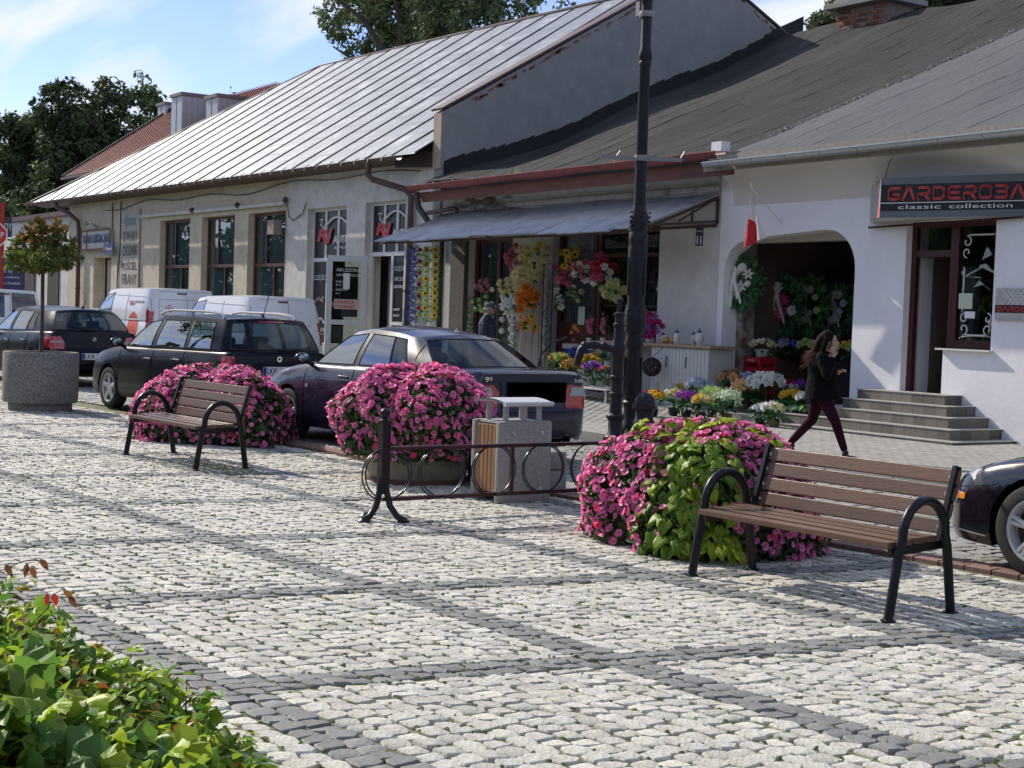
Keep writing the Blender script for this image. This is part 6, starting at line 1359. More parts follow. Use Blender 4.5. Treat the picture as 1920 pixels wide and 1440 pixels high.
def wheel_mesh(Rw, wd, rimr, nsp, style):
 key = (Rw, wd, rimr, nsp, style)
 if key in wheel_cache: return wheel_cache[key]
 t_ = MB(); w = wd/2; t_.lathe([(rimr, -w*.9), (rimr+.01, -w), (Rw-.035, -w*1.03), (Rw-.012, -w*.9), (Rw, -w*.6), (Rw, w*.6), (Rw-.012, w*.9), (Rw-.035, w*1.03), (rimr+.01, w), (rimr, w*.9)], 40, axis='y', cap=False)
 r_ = MB(); r_.lathe([(rimr+.004, -w*.85), (rimr+.004, w*.94), (rimr-.012, w*.96), (rimr-.02, w*.8), (rimr-.03, w*.25), (rimr-.03, -w*.5)], 40, axis='y', cap=False)
 for k in range(nsp):
  a = 2*pi*k/nsp+.3
  for da in ((0,) if style == 0 else (-.11, .11)):
   c0 = (.05*cos(a+da*.4), w*.66, .05*sin(a+da*.4)); c1 = ((rimr-.012)*cos(a+da), w*.80, (rimr-.012)*sin(a+da)); tw = .075 if style == 0 else .035
   dx_ = Vector((-sin(a), 0, cos(a))); A_, B_ = Vector(c0), Vector(c1); r_.add([tuple(A_-dx_*tw*.5), tuple(A_+dx_*tw*.5), tuple(B_+dx_*tw*.5), tuple(B_-dx_*tw*.5), tuple(A_-dx_*tw*.25+Vector((0, .02, 0))), tuple(A_+dx_*tw*.25+Vector((0, .02, 0))), tuple(B_+dx_*tw*.22+Vector((0, .012, 0))), tuple(B_-dx_*tw*.22+Vector((0, .012, 0)))], [(0, 1, 5, 4), (1, 2, 6, 5), (2, 3, 7, 6), (3, 0, 4, 7), (4, 5, 6, 7)])
 r_.lathe([(.085, w*.6), (.08, w*.74), (.035, w*.76), (.033, w*.84), (.001, w*.85)], 20, axis='y'); d_ = MB(); d_.lathe([(.001, 0), (rimr-.03, 0), (rimr-.03, .01), (.13, .012), (.13, .03), (.001, .03)], 28, axis='y')
 wheel_cache[key] = (t_.mesh('wheel', rubber, True, True, 35), r_.mesh('rim', alloy, True, True, 35), d_.mesh('brake_disc', mat('disc_dark', (.05, .05, .05), .5, metal=.5), True, True)); return wheel_cache[key]
def make_car(name, label, cat, loc, rz, sp, sc=1.0, group='vehicles parked along the street'):
 t = thing(name, label, cat, loc, rz, group); t.scale = (sc, sc, sc); bodym = sp['paint']
 m = car_body(sp); me = m.mesh('body', [bodym]); weld(me); link('body', me, t)
 cb_, gl, rb = car_cabin(sp, t, bodym, carglass); me2 = cb_.mesh('cabin', [bodym, blackpl]); weld(me2, .004); link('cabin', me2, t)
 for g_, kd, isw, side in gl:
  nm = 'windscreen' if isw and g_.v[0][0] > 0 else ('rear_window' if isw else 'side_window')
  if isw:
   if side < 0: continue
   for v_, f_ in [(list(o_[0].v), list(o_[0].f)) for o_ in gl if o_[2] and o_[3] < 0 and (o_[0].v[0][0] > 0) == (g_.v[0][0] > 0)]:
    g2_ = MB(); g2_.add(g_.v, g_.f); g2_.add(v_, f_)
    me3 = g2_.mesh(nm, carglass if kd == 'g' else carglass2, False); weld(me3, .004); link(nm, me3, t)
  else: me3 = g_.mesh(nm, sideglass if kd == 'g' else carglass2, True); link(nm, me3, t)
 for rim, cut in rb: 
  r_ = MB(); seg = rim+[rim[0]]
  for a, b in zip(seg, seg[1:]):
   if cut and abs(a[1]) < .02 and abs(b[1]) < .02: continue
   r_.tube([a, b], .009, 4, cap=False)
  r_.part('window_rubber', blackpl, t, local=True, smooth=True)
 cs = Caster([(m.v, m.f), (cb_.v, cb_.f)]+[(g_.v, g_.f) for g_, *_ in gl])
 tm_, rm_, dm_ = wheel_mesh(sp['Rw'], sp.get('tw', .2), sp['rim'], sp.get('nsp', 5), sp.get('style', 0))
 Wm = max(w_[1] for w_ in sp['W'])
 for xc in sp['wheels']:
  for s_ in (1, -1):
   w = link('wheel', tm_, t, (xc, s_*(Wm-.115), sp['Rw']), (0, 0, 0 if s_ > 0 else pi)); link('rim', rm_, w); link('brake_disc', dm_, w)
 ar = MB()
 for xc in sp['wheels']:
  for s_ in (1, -1):
   ar.lathe([(sp['Ra']-.004, s_*(Wm-.3)), (sp['Ra']-.004, s_*(Wm-.03))], 26, (xc, 0, sp['Rw']), axis='y') if 0 else None
   n_ = 16
   ar.add([(xc+sp['Ra']*1.005*cos(pi*k/n_), s_*(Wm-.02), sp['Rw']+sp['Ra']*1.005*sin(pi*k/n_)) for k in range(n_+1)]+[(xc+sp['Ra']*1.005*cos(pi*k/n_), s_*(Wm-.32), sp['Rw']+sp['Ra']*1.005*sin(pi*k/n_)) for k in range(n_+1)]+[(xc, s_*(Wm-.32), sp['Rw'])], [(k, k+1, n_+2+k, n_+1+k) for k in range(n_)]+[(n_+1+k, n_+2+k, 2*n_+2) for k in range(n_)])
 ar.part('wheel_arch_liner', gap, t, local=True, fix=False)
 MB().box((0, 0, sp['zb'][len(sp['zb'])//2][1]+.02), (sp['L']*.9, Wm*1.5, .06)).part('underbody', gap, t, local=True)
 if sp.get('seats', True):
  for x in sp.get('seatx', (.25,)):
   for y in (.36, -.36):
    m_ = MB(); m_.box((x, y, .92), (.16, .44, .44), rot=(0, -.2, 0)); so = m_.part('seat', seatm, t, local=True, bevel=.04, smooth=True); m_ = MB(); m_.box((x-.06, y, 1.20), (.09, .25, .17), rot=(0, -.15, 0)); m_.part('headrest', seatm, so, local=True, bevel=.03, smooth=True)
  x = sp.get('rearx', -.75); m_ = MB(); m_.box((x, 0, .86), (.14, 1.25, .40), rot=(0, -.25, 0)); so = m_.part('rear_bench', seatm, t, local=True, bevel=.04, smooth=True)
  for y in (.4, -.4): m_ = MB(); m_.box((x-.06, y, 1.10), (.09, .24, .15), rot=(0, -.15, 0)); m_.part('headrest', seatm, so, local=True, bevel=.03, smooth=True)
  m_ = MB(); m_.tube([(sp.get('seatx', (.25,))[0]+.62+.05*cos(a), .36+.18*cos(a), .93+.18*sin(a)) for a in np.linspace(0, 2*pi, 16)[:-1]], .013, 5, closed=True); m_.part('steering_wheel', blackpl, t, local=True)
 return t, cs
def mirror(t, sp, x, y, z, m_):
 for s_ in (1, -1):
  b = MB(); b.sphere((x, s_*(y+.10), z+.02), .1, 12, 8, sc=(.62, 1.05, .72)); o = b.part('wing_mirror', m_, t, local=True, smooth=True); g_ = MB(); g_.sphere((x-.05, s_*(y+.10), z+.02), .08, 12, 6, sc=(.3, .98, .7)); g_.part('mirror_glass', mat('mirror_glass', (.3, .38, .38), .03, metal=1), o, local=True, smooth=True)
  a = MB(); a.bar((x+.02, s_*(y-.06), z-.05), (x, s_*(y+.03), z-.02), .05, .04); a.part('mirror_arm', blackpl, o, local=True)
def handle(t, cs, x, z, m_):
 for s_ in (1, -1):
  h = cs.hit((x, s_*2, z), (0, -s_, 0), -.0)
  if h: b = MB(); b.tube([(x-.1, h.y+s_*.004, z), (x-.07, h.y+s_*.03, z+.005), (x+.07, h.y+s_*.03, z+.005), (x+.1, h.y+s_*.004, z)], .013, 6); b.part('door_handle', m_, t, local=True, smooth=True)
def plate(t, cs, x0, y, z, txt, w_=.52, h=.114, eu=True):
 hit = cs.hit((x0-1, y, z), (1, 0, 0), .0); X = (hit.x if hit else x0)-.02
 p = MB(); p.box((X+.006, y, z), (.012, w_, h)); po = p.part('number_plate', platew, t, local=True)
 if eu: e = MB(); e.box((X-.002, y+w_/2-.022, z), (.003, .042, h-.006)); e.part('blue_band', mat('eu_blue', (.01, .04, .3), .4), po, local=True)
 me = text_mesh(txt, .1, mat('plate_black', (.01, .01, .01), .4), 'lettering', depth=.001); fit_text(me, w_*.84, h*.68)
 o = link('lettering', me, po); o.matrix_local = Matrix(((0, 0, -1, X-.0015), (-1, 0, 0, y+w_/2-.055), (0, 1, 0, z-h*.34), (0, 0, 0, 1))); return po
def fit_text(me, w_, h):
 xs = [v.co.x for v in me.vertices]; ys = [v.co.y for v in me.vertices]; a, b, c, d = min(xs), max(xs), min(ys), max(ys)
 fy = h/(d-c); fx = w_/(b-a) if w_ else fy
 for v in me.vertices: v.co.x = (v.co.x-a)*fx; v.co.y = (v.co.y-c)*fy
def rear_text(t, cs, x0, y, z, txt, w_, h, m_, off=.004):
 hit = cs.hit((x0-1, y-(w_ or .1)/2, z+h/2), (1, 0, 0), off)
 if not hit: return
 me = text_mesh(txt, .1, m_, 'lettering', depth=.001); fit_text(me, w_, h); o = link('lettering', me, t); o.matrix_local = Matrix(((0, 0, -1, hit.x-.002), (-1, 0, 0, y), (0, 1, 0, z), (0, 0, 0, 1)))
def side_text(t, cs, x, z, txt, w_, h, m_, off=.004):
 hit = cs.hit((x-(w_ or .3)/2, 2, z+h/2), (0, -1, 0), off)
 me = text_mesh(txt, .1, m_, 'lettering', depth=.001); fit_text(me, w_, h); o = link('lettering', me, t); o.matrix_local = Matrix(((-1, 0, 0, x), (0, 0, 1, hit.y+.002), (0, 1, 0, z), (0, 0, 0, 1)))
def disc_on_rear(t, cs, x0, y, z, r_, m_, nm='emblem', ring=None):
 hit = cs.hit((x0-1, y, z), (1, 0, 0), .0); X = hit.x; b = MB(); b.lathe([(r_, 0), (r_*.95, -.012), (r_*.8, -.014), (.001, -.014)], 20, (y, z, X), axis='x'); b.v = [(p[0], p[1], p[2]) for p in b.v]
 b2 = MB(); b2.v = []; 
 b = MB(); n = 20; V = [(X-.002, y+r_*cos(2*pi*k/n), z+r_*sin(2*pi*k/n)) for k in range(n)]+[(X-.014, y+r_*.93*cos(2*pi*k/n), z+r_*.93*sin(2*pi*k/n)) for k in range(n)]; b.add(V, [(k, (k+1) % n, n+(k+1) % n, n+k) for k in range(n)]+[tuple(range(n, 2*n))]); o = b.part(nm, ring or chrome, t, local=True)
 return o, X
# ---- saloon
plum = mat('plum_paint', (.014, .015, .036), .3, coat=.6, spec=.3)
def cab(pts):
 b = [p[0:3] for p in pts]; r_ = [p[3:6] for p in pts]; return b, r_
sal = dict(L=4.82, paint=plum, Rw=.315, Ra=.365, rim=.225, tw=.205, wheels=(-1.32, 1.38), nsp=5, style=0, cx=-.2, crown=.06,
  W=[(-2.41, .60), (-2.40, .66), (-2.37, .73), (-2.30, .80), (-2.15, .855), (-1.6, .885), (0, .895), (1.4, .885), (1.9, .85), (2.2, .76), (2.33, .66), (2.41, .45)],
  zb=[(-2.41, .42), (-2.39, .30), (-2.2, .24), (-1.6, .20), (1.7, .19), (2.2, .20), (2.36, .24), (2.41, .34)],
  zs=[(-2.41, .50), (-2.40, .58), (-2.375, .62), (-2.365, .90), (-2.345, .955), (-2.2, .975), (-1.2, .955), (0, .93), (.9, .90), (1.7, .80), (2.15, .68), (2.36, .56), (2.41, .45)],
  zt=[(-2.41, .51), (-2.40, .60), (-2.375, .64), (-2.365, .96), (-2.34, 1.015), (-2.2, 1.03), (-1.55, 1.02), (0, .97), (.95, .99), (1.6, .90), (2.1, .77), (2.36, .60), (2.41, .47)])
sal['base'], sal['roofl'] = cab([(1.28, 0, .965, .38, 0, 1.405), (1.22, .40, .955, .36, .28, 1.40), (1.02, .70, .93, .32, .50, 1.375), (.92, .775, .925, .28, .565, 1.355), (-.02, .81, .94, -.10, .595, 1.40), (-.14, .81, .942, -.20, .595, 1.40), (-.80, .805, .955, -.62, .59, 1.375), (-.82, .805, .955, -.635, .59, 1.374), (-1.16, .79, .965, -.82, .58, 1.35), (-1.36, .77, .975, -1.0, .565, 1.325), (-1.62, .72, .99, -1.06, .51, 1.34), (-1.80, .42, 1.005, -1.12, .30, 1.365), (-1.86, 0, 1.01, -1.14, 0, 1.372)])
sal['kinds'] = 'ggbgkgktbbgg'; sal['seatx'] = (.12,); sal['rearx'] = -.95
def hd(p, q): return math.atan2(q[1]-p[1], q[0]-p[0])
def place(front_wheel, rear_px, dist, alpha=None): pass
def car_at(xf, yf, alpha, sp, sc, side=1):
 """world (xf,yf) = outer ground point of the left front wheel; heading towards -X turned by alpha"""
 rz = pi+alpha; fx, fy = cos(rz), sin(rz); lx_, ly_ = -sin(rz), cos(rz); Wm = max(w_[1] for w_ in sp['W']); a = sp['wheels'][1]*sc; b = (Wm-.02)*sc
 return (xf-fx*a-lx_*b, yf-fy*a-ly_*b, 0), rz
loc, rz = car_at(-17.55, 8.20, R(4), sal, 1.04); T1, cs = make_car('parked_car', 'dark plum blue saloon parked closest, behind the pink flower ball and litter bin', 'car', loc, rz, sal, 1.04)
mirror(T1, sal, .92, .84, .99, plum); handle(T1, cs, .08, .83, chrome); handle(T1, cs, -.95, .85, chrome)
for s_ in (1, -1):
 for pts in ([(.98, s_*2, .9), (.98, s_*2, .3)], [(-.12, s_*2, .93), (-.12, s_*2, .28)], [(-1.02, s_*2, .95), (-1.04, s_*2, .65), (-.93, s_*2, .45)], [(-1.18, s_*2, 1.34), (-1.22, s_*2, .98), (-1.02, s_*2, .9)]): ribbon(cs, pts, (0, -s_, 0)).part('panel_gap', gap, T1, local=True)
 ribbon(cs, [(1.9, s_*2, .52), (-1.8, s_*2, .52)], (0, -s_, 0), .045, .0).part('trim_strip', mat('trim_bronze', (.30, .22, .17), .3, metal=.7), T1, local=True)
 ribbon(cs, [(.98, s_*2, .945), (-1.22, s_*2, .972)], (0, -s_, 0), .014, .0).part('chrome_strip', chrome, T1, local=True)
 ribbon(cs, [(1.95, s_*2, .72), (-2.2, s_*2, .80)], (0, -s_, 0), .01, .0).part('body_crease', plum, T1, local=True)
 b = patch(cs, (-3, 0, 0), (0, s_, 0), (0, 0, 1), (1, 0, 0), [(.47, .62), (.80, .62), (.815, .85), (.52, .88), (.44, .80)], .008); lo_ = b.part('tail_lamp', lred, T1, local=True, smooth=True, fix=False)
 patch(cs, (-3, 0, 0), (0, s_, 0), (0, 0, 1), (1, 0, 0), [(.52, .755), (.775, .755), (.78, .835), (.55, .855)], .014).part('clear_lens', lclear, lo_, local=True, smooth=True, fix=False)
 sd_ = patch(cs, (-2.3, s_*2, 0), (1, 0, 0), (0, 0, 1), (0, -s_, 0), [(-.06, .66), (.06, .68), (.12, .84), (-.06, .84)], .006); sd_.part('tail_lamp', lred, T1, local=True, smooth=True, fix=False)
 patch(cs, (2.0, s_*2, 0), (1, 0, 0), (0, 0, 1), (0, -s_, 0), [(0, .62), (.3, .55), (.28, .66), (.05, .75)], .006).part('head_lamp', lclear, T1, local=True, smooth=True, fix=False)
 patch(cs, (1.75, s_*2, 0), (1, 0, 0), (0, 0, 1), (0, -s_, 0), [(-.9, .67), (-.84, .67), (-.84, .71), (-.9, .71)], .012, 2).part('side_marker', lclear, T1, local=True, fix=False)
pb_ = plate(T1, cs, -2.4, 0, .745, ' ', .60, .19, False) if 0 else None
hx_ = cs.hit((-4, 0, .76), (1, 0, 0), 0).x; MB().box((hx_-.012, -.07, .80), (.03, .78, .21)).part('plate_panel', mat('blank_black', (.0012, .0012, .0012), 1, spec=0), T1, local=True)
ribbon(cs, [(-4, .87, .585), (-4, -.87, .585)], (1, 0, 0), .012).part('panel_gap', gap, T1, local=True); ribbon(cs, [(-4, .42, .9), (-4, .40, .62)], (1, 0, 0)).part('panel_gap', gap, T1, local=True)
rear_text(T1, cs, -2.4, .62, .905, '9', .05, .055, chrome); rear_text(T1, cs, -2.4, .56, .925, '5', .035, .033, chrome); rear_text(T1, cs, -2.4, -.60, .905, '2.0t', .11, .035, chrome)
b = MB(); b.lathe([(.05, 0), (.035, .015), (.012, .05), (.001, .085)], 10, (-.98, 0, 1.405), sx=1.5, sy=.4); b.part('roof_antenna', blackpl, T1, local=True, smooth=True)
MB().tube([(-2.2, -.55, .27), (-2.42, -.55, .27)], .03, 8).part('exhaust', chrome, T1, local=True)
# ---- estate
navy = mat('navy_paint', (.006, .007, .014), .3, metal=.0, coat=.2, spec=.12)
est_ = dict(L=4.52, paint=navy, Rw=.315, Ra=.36, rim=.215, tw=.2, wheels=(-1.22, 1.29), nsp=5, style=0, cx=-.2, crown=.05,
  W=[(-2.26, .60), (-2.25, .70), (-2.22, .77), (-2.1, .83), (-1.7, .86), (0, .87), (1.4, .86), (1.85, .82), (2.1, .72), (2.2, .62), (2.26, .42)],
  zb=[(-2.26, .42), (-2.24, .32), (-2.0, .26), (-1.6, .22), (1.6, .20), (2.1, .22), (2.22, .26), (2.26, .36)],
  zs=[(-2.26, .52), (-2.25, .60), (-2.21, .64), (-2.205, .90), (-2.17, .96), (-1.2, .955), (.9, .90), (1.6, .82), (2.0, .72), (2.2, .58), (2.26, .45)],
  zt=[(-2.26, .53), (-2.25, .61), (-2.21, .65), (-2.205, .92), (-2.17, .985), (-1.2, .98), (.95, .98), (1.5, .93), (2.0, .80), (2.2, .62), (2.26, .47)])
est_['base'], est_['roofl'] = cab([(1.22, 0, .97, .35, 0, 1.42), (1.15, .40, .96, .33, .30, 1.415), (.98, .70, .935, .28, .54, 1.395), (.88, .765, .93, .24, .60, 1.38), (.02, .80, .945, -.10, .63, 1.425), (-.10, .80, .946, -.20, .63, 1.428), (-.98, .80, .955, -.98, .63, 1.43), (-1.08, .80, .957, -1.06, .63, 1.43), (-1.72, .795, .965, -1.62, .625, 1.42), (-2.0, .775, .97, -1.82, .61, 1.41), (-2.12, .70, .975, -1.88, .54, 1.42), (-2.185, .42, .98, -1.93, .3, 1.432), (-2.2, 0, .985, -1.94, 0, 1.436)])
est_['kinds'] = 'ggbgkgkgbbgg'; est_['seatx'] = (.1,); est_['rearx'] = -.95
loc, rz = car_at(-23.2, 7.74, R(6.5), est_, 1.05); T2, cs = make_car('parked_car', 'black estate car with silver roof rails and plate LKR 42713, behind the widest flower mound', 'car', loc, rz, est_, 1.05)
mirror(T2, est_, .90, .82, .99, navy); handle(T2, cs, .02, .80, chrome); handle(T2, cs, -.85, .82, chrome)
for s_ in (1, -1):
 for pts in ([(.95, s_*2, .9), (.95, s_*2, .3)], [(-.12, s_*2, .93), (-.12, s_*2, .28)], [(-1.04, s_*2, .95), (-1.02, s_*2, .65), (-.85, s_*2, .45)]): ribbon(cs, pts, (0, -s_, 0)).part('panel_gap', gap, T2, local=True)
 ribbon(cs, [(.95, s_*2, .945), (-1.95, s_*2, .966)], (0, -s_, 0), .012, .0).part('chrome_strip', chrome, T2, local=True)
 m = MB(); m.tube([(-1.70, s_*.56, 1.43), (-1.62, s_*.56, 1.485), (-1.3, s_*.56, 1.51), (-.2, s_*.56, 1.515), (.05, s_*.56, 1.49), (.18, s_*.56, 1.44)], .017, 7); m.bar((-.78, s_*.56, 1.43), (-.78, s_*.56, 1.51), .04); m.part('roof_rail', mat('rail_silver', (.55, .52, .5), .3, metal=.8), T2, local=True, smooth=True)
 b = patch(cs, (-4, 0, 0), (0, s_, 0), (0, 0, 1), (1, 0, 0), [(.66, .55), (.835, .57), (.81, .93), (.69, .93)], .008); b.part('tail_lamp', lred, T2, local=True, smooth=True, fix=False)
 patch(cs, (-2.14, s_*2, 0), (1, 0, 0), (0, 0, 1), (0, -s_, 0), [(-.07, .57), (.10, .57), (.06, .93), (-.07, .93)], .006).part('tail_lamp', lred, T2, local=True, smooth=True, fix=False)
plate(T2, cs, -2.26, 0, .735, 'LKR 42713'); o, X = disc_on_rear(T2, cs, -2.3, 0, .895, .042, chrome, 'emblem'); 
b = MB(); n = 12; b.add([(X-.016, .02*cos(2*pi*k/n), .895+.02*sin(2*pi*k/n)) for k in range(n)], [tuple(range(n))]); b.part('emblem_centre', blackpl, o, local=True)
rear_text(T2, cs, -2.3, -.42, .84, 'OCTAVIA', .22, .032, chrome); rear_text(T2, cs, -2.3, .50, .79, 'I', .02, .03, whitep); rear_text(T2, cs, -2.3, .46, .79, '♥', .03, .03, redp); rear_text(T2, cs, -2.3, .50, .745, 'MY DOG', .1, .035, whitep)
ribbon(cs, [(-4, 0, 1.02), (-4, -.3, 1.04), (-4, -.55, 1.06)], (1, 0, 0), .02, .02).part('rear_wiper', blackpl, T2, local=True); patch(cs, (-4, 0, 0), (0, 1, 0), (0, 0, 1), (1, 0, 0), [(-.2, 1.385), (.2, 1.385), (.2, 1.405), (-.2, 1.405)], .012, 3).part('brake_lamp', lred, T2, local=True, fix=False)
MB().tube([(-1.75, 0, 1.46), (-1.95, 0, 1.9)], .006, 4).part('antenna', blackpl, T2, local=True); MB().lathe([(.025, 1.45), (.012, 1.50)], 8, (-1.75, 0, 0)).part('antenna_foot', blackpl, T2, local=True)
# ---- hatchback
hat = dict(L=4.24, paint=navy, Rw=.315, Ra=.36, rim=.215, tw=.2, wheels=(-1.36, 1.30), nsp=5, style=1, cx=-.3, crown=.05,
  W=[(-2.12, .60), (-2.11, .70), (-2.07, .78), (-1.9, .85), (-1.4, .875), (0, .865), (1.4, .86), (1.8, .82), (2.0, .72), (2.08, .6), (2.12, .42)],
  zb=[(-2.12, .44), (-2.10, .32), (-1.9, .26), (-1.6, .20), (1.6, .19), (2.0, .2), (2.12, .34)],
  zs=[(-2.12, .50), (-2.10, .60), (-2.05, .66), (-2.03, .88), (-1.99, .96), (-1.2, .95), (.9, .88), (1.6, .78), (2.0, .66), (2.12, .45)],
  zt=[(-2.12, .51), (-2.10, .62), (-2.05, .68), (-2.03, .92), (-1.99, .99), (-1.2, .98), (.95, .95), (1.6, .86), (2.0, .70), (2.12, .47)])
hat['base'], hat['roofl'] = cab([(1.10, 0, .96, .25, 0, 1.37), (1.03, .40, .95, .23, .3, 1.365), (.86, .70, .92, .18, .52, 1.35), (.76, .765, .915, .12, .58, 1.34), (-.08, .80, .93, -.2, .61, 1.39), (-.18, .80, .932, -.3, .61, 1.39), (-.86, .80, .95, -.86, .605, 1.37), (-.90, .80, .951, -.9, .605, 1.37), (-1.22, .79, .96, -1.05, .60, 1.355), (-1.78, .77, .975, -1.50, .585, 1.33), (-1.93, .70, .985, -1.62, .53, 1.345), (-1.99, .42, .99, -1.70, .3, 1.37), (-2.0, 0, .995, -1.72, 0, 1.375)])
hat['kinds'] = 'ggbgkgktbbtt'; hat['rearx'] = -.95; hat['seatx'] = (0,)
rr_ = np.array((-28.5, 8.35)); aB = R(5.5); fxv = np.array((cos(pi+aB), sin(pi+aB))); lv = np.array((-sin(pi+aB), cos(pi+aB))); c_ = rr_+fxv*2.12*1.1-lv*.86*1.1
T3, cs = make_car('parked_car', 'black hatchback with red tail lamps parked behind the round concrete planter', 'car', (c_[0], c_[1], 0), pi+aB, hat, 1.1)
mirror(T3, hat, .8, .82, .97, navy); handle(T3, cs, -.05, .78, chrome); handle(T3, cs, -.85, .8, chrome)
for s_ in (1, -1):
 for pts in ([(.85, s_*2, .9), (.85, s_*2, .3)], [(-.2, s_*2, .93), (-.2, s_*2, .28)], [(-1.1, s_*2, .95), (-1.02, s_*2, .6)]): ribbon(cs, pts, (0, -s_, 0)).part('panel_gap', gap, T3, local=True)
 patch(cs, (-4, 0, 0), (0, s_, 0), (0, 0, 1), (1, 0, 0), [(.56, .68), (.80, .66), (.80, .93), (.62, .92), (.55, .80)], .008).part('tail_lamp', lred, T3, local=True, smooth=True, fix=False)
 patch(cs, (-1.98, s_*2, 0), (1, 0, 0), (0, 0, 1), (0, -s_, 0), [(-.09, .68), (.05, .70), (.16, .86), (.06, .93), (-.09, .93)], .006).part('tail_lamp', lred, T3, local=True, smooth=True, fix=False)
 patch(cs, (-4, 0, 0), (0, s_, 0), (0, 0, 1), (1, 0, 0), [(.58, .80), (.79, .80), (.79, .825), (.58, .825)], .013, 4).part('clear_lens', lclear, T3, local=True, fix=False)
plate(T3, cs, -2.1, 0, .56, 'LKR 5'+'1K8'); o, X = disc_on_rear(T3, cs, -2.1, 0, .86, .042, chrome); n = 16
for q, m_ in ((0, 'eu_blue'), (1, 'white_print'), (2, 'eu_blue'), (3, 'white_print')):
 b = MB(); b.add([(X-.017, 0, .86)]+[(X-.017, .027*cos(q*pi/2+k*pi/8), .86+.027*sin(q*pi/2+k*pi/8)) for k in range(5)], [(0, 1, 2, 3, 4, 5)]); b.part('roundel_field', MATS[m_], o, local=True)
b = MB(); n = 16; b.add([(X-.0152, .036*cos(2*pi*k/n), .86+.036*sin(2*pi*k/n)) for k in range(n)], [tuple(range(n))]); b.part('roundel_ring', blackpl, o, local=True)
ribbon(cs, [(-4, 0, 1.02), (-4, .4, 1.09)], (1, 0, 0), .02, .02).part('rear_wiper', blackpl, T3, local=True); MB().tube([(-1.5, 0, 1.40), (-1.62, 0, 1.55)], .006, 4).part('antenna', blackpl, T3, local=True); MB().lathe([(.03, 1.39), (.02, 1.44)], 8, (-1.5, 0, 0)).part('antenna_foot', blackpl, T3, local=True)
# ---- vans
vwhite = mat('van_white', (.78, .79, .80), .3, coat=.6); 
def van_spec(win=False):
 v = dict(L=4.39, paint=vwhite, Rw=.32, Ra=.37, rim=.2, tw=.2, wheels=(-1.25, 1.50), nsp=5, style=1, cx=-.3, crown=.04, seats=False,
      W=[(-2.19, .70), (-2.18, .80), (-2.14, .86), (-2.0, .905), (0, .915), (1.5, .90), (1.9, .84), (2.1, .72), (2.19, .45)],
      zb=[(-2.19, .38), (-2.17, .30), (-1.6, .24), (1.6, .22), (2.1, .25), (2.19, .36)],
      zs=[(-2.19, 1.10), (-1.2, 1.10), (1.1, 1.06), (1.7, 1.0), (2.05, .8), (2.19, .5)],
      zt=[(-2.19, 1.12), (-1.2, 1.12), (1.1, 1.12), (1.6, 1.08), (2.05, .86), (2.19, .52)])
 v['base'], v['roofl'] = cab([(1.62, 0, 1.10, .75, 0, 1.80), (1.52, .45, 1.09, .72, .4, 1.79), (1.28, .76, 1.07, .62, .64, 1.76), (1.14, .83, 1.065, .55, .69, 1.74), (.10, .87, 1.09, .02, .74, 1.80), (0, .87, 1.09, -.02, .74, 1.80), (-.8, .875, 1.095, -.8, .745, 1.81), (-.86, .875, 1.095, -.85, .745, 1.81), (-1.95, .87, 1.10, -1.88, .745, 1.80), (-2.08, .84, 1.10, -1.97, .71, 1.80), (-2.15, .74, 1.10, -2.03, .62, 1.81), (-2.185, .1, 1.10, -2.075, .09, 1.83), (-2.185, 0, 1.10, -2.075, 0, 1.83)])
 v['kinds'] = 'ggbgbbbbbbbb' if not win else 'ggbgbbbbbbtb'; return v
def van(label, rl, alpha, sc, spec, gz):
 a = alpha; fxv = np.array((cos(pi+a), sin(pi+a))); lv = np.array((-sin(pi+a), cos(pi+a))); c_ = np.array(rl)+fxv*2.19*sc-lv*.90*sc
 T, cs = make_car('delivery_van', label, 'van', (c_[0], c_[1], gz), pi+a, spec, sc)
 for s_ in (1, -1):
  patch(cs, (-4, 0, 0), (0, s_, 0), (0, 0, 1), (1, 0, 0), [(.79, .85), (.905, .85), (.885, 1.28), (.83, 1.36), (.77, 1.28)], .008).part('tail_lamp', lred, T, local=True, smooth=True, fix=False)
  patch(cs, (-2.06, s_*2, 0), (1, 0, 0), (0, 0, 1), (0, -s_, 0), [(-.12, .85), (.05, .85), (.04, 1.3), (-.12, 1.36)], .006).part('tail_lamp', lred, T, local=True, smooth=True, fix=False)
  for pts in ([(1.1, s_*2, 1.0), (1.1, s_*2, .3)], [(.05, s_*2, 1.75), (.05, s_*2, .28)], [(-.85, s_*2, 1.7), (-.85, s_*2, .3)], [(-1.9, s_*2, 1.62), (.0, s_*2, 1.66)]): ribbon(cs, pts, (0, -s_, 0), .008).part('panel_gap', mat('gap_grey', (.12, .12, .125), .8), T, local=True)
 for pts in ([(-4, -.05, 1.78), (-4, -.05, .5)], [(-4, .76, 1.76), (-4, .78, .55)], [(-4, -.76, 1.76), (-4, -.78, .55)], [(-4, .74, 1.76), (-4, -.74, 1.76)], [(-4, .8, .56), (-4, -.8, .56)]): ribbon(cs, pts, (1, 0, 0), .008).part('panel_gap', mat('gap_grey'), T, local=True)
 patch(cs, (-4, 0, 0), (0, 1, 0), (0, 0, 1), (1, 0, 0), [(-.05, 1.70), (.18, 1.70), (.18, 1.735), (-.05, 1.735)], .012, 3).part('brake_lamp', mat('lamp_dark_red', (.14, .01, .012), .3), T, local=True, fix=False)
 mirror(T, spec, 1.1, .88, 1.15, blackpl); return T, cs
V1, cs = van('white van with red logos on its side and rear doors, left of the plain van', (-32.6, 11.75), R(3), 1.02, van_spec(), .18)
frm = [[(-4, .6, 1.58), (-4, -.62, 1.58)], [(-4, .6, 1.58), (-4, .62, 1.12)], [(-4, .62, 1.12), (-4, -.62, 1.12)], [(-4, -.62, 1.58), (-4, -.62, 1.12)]]
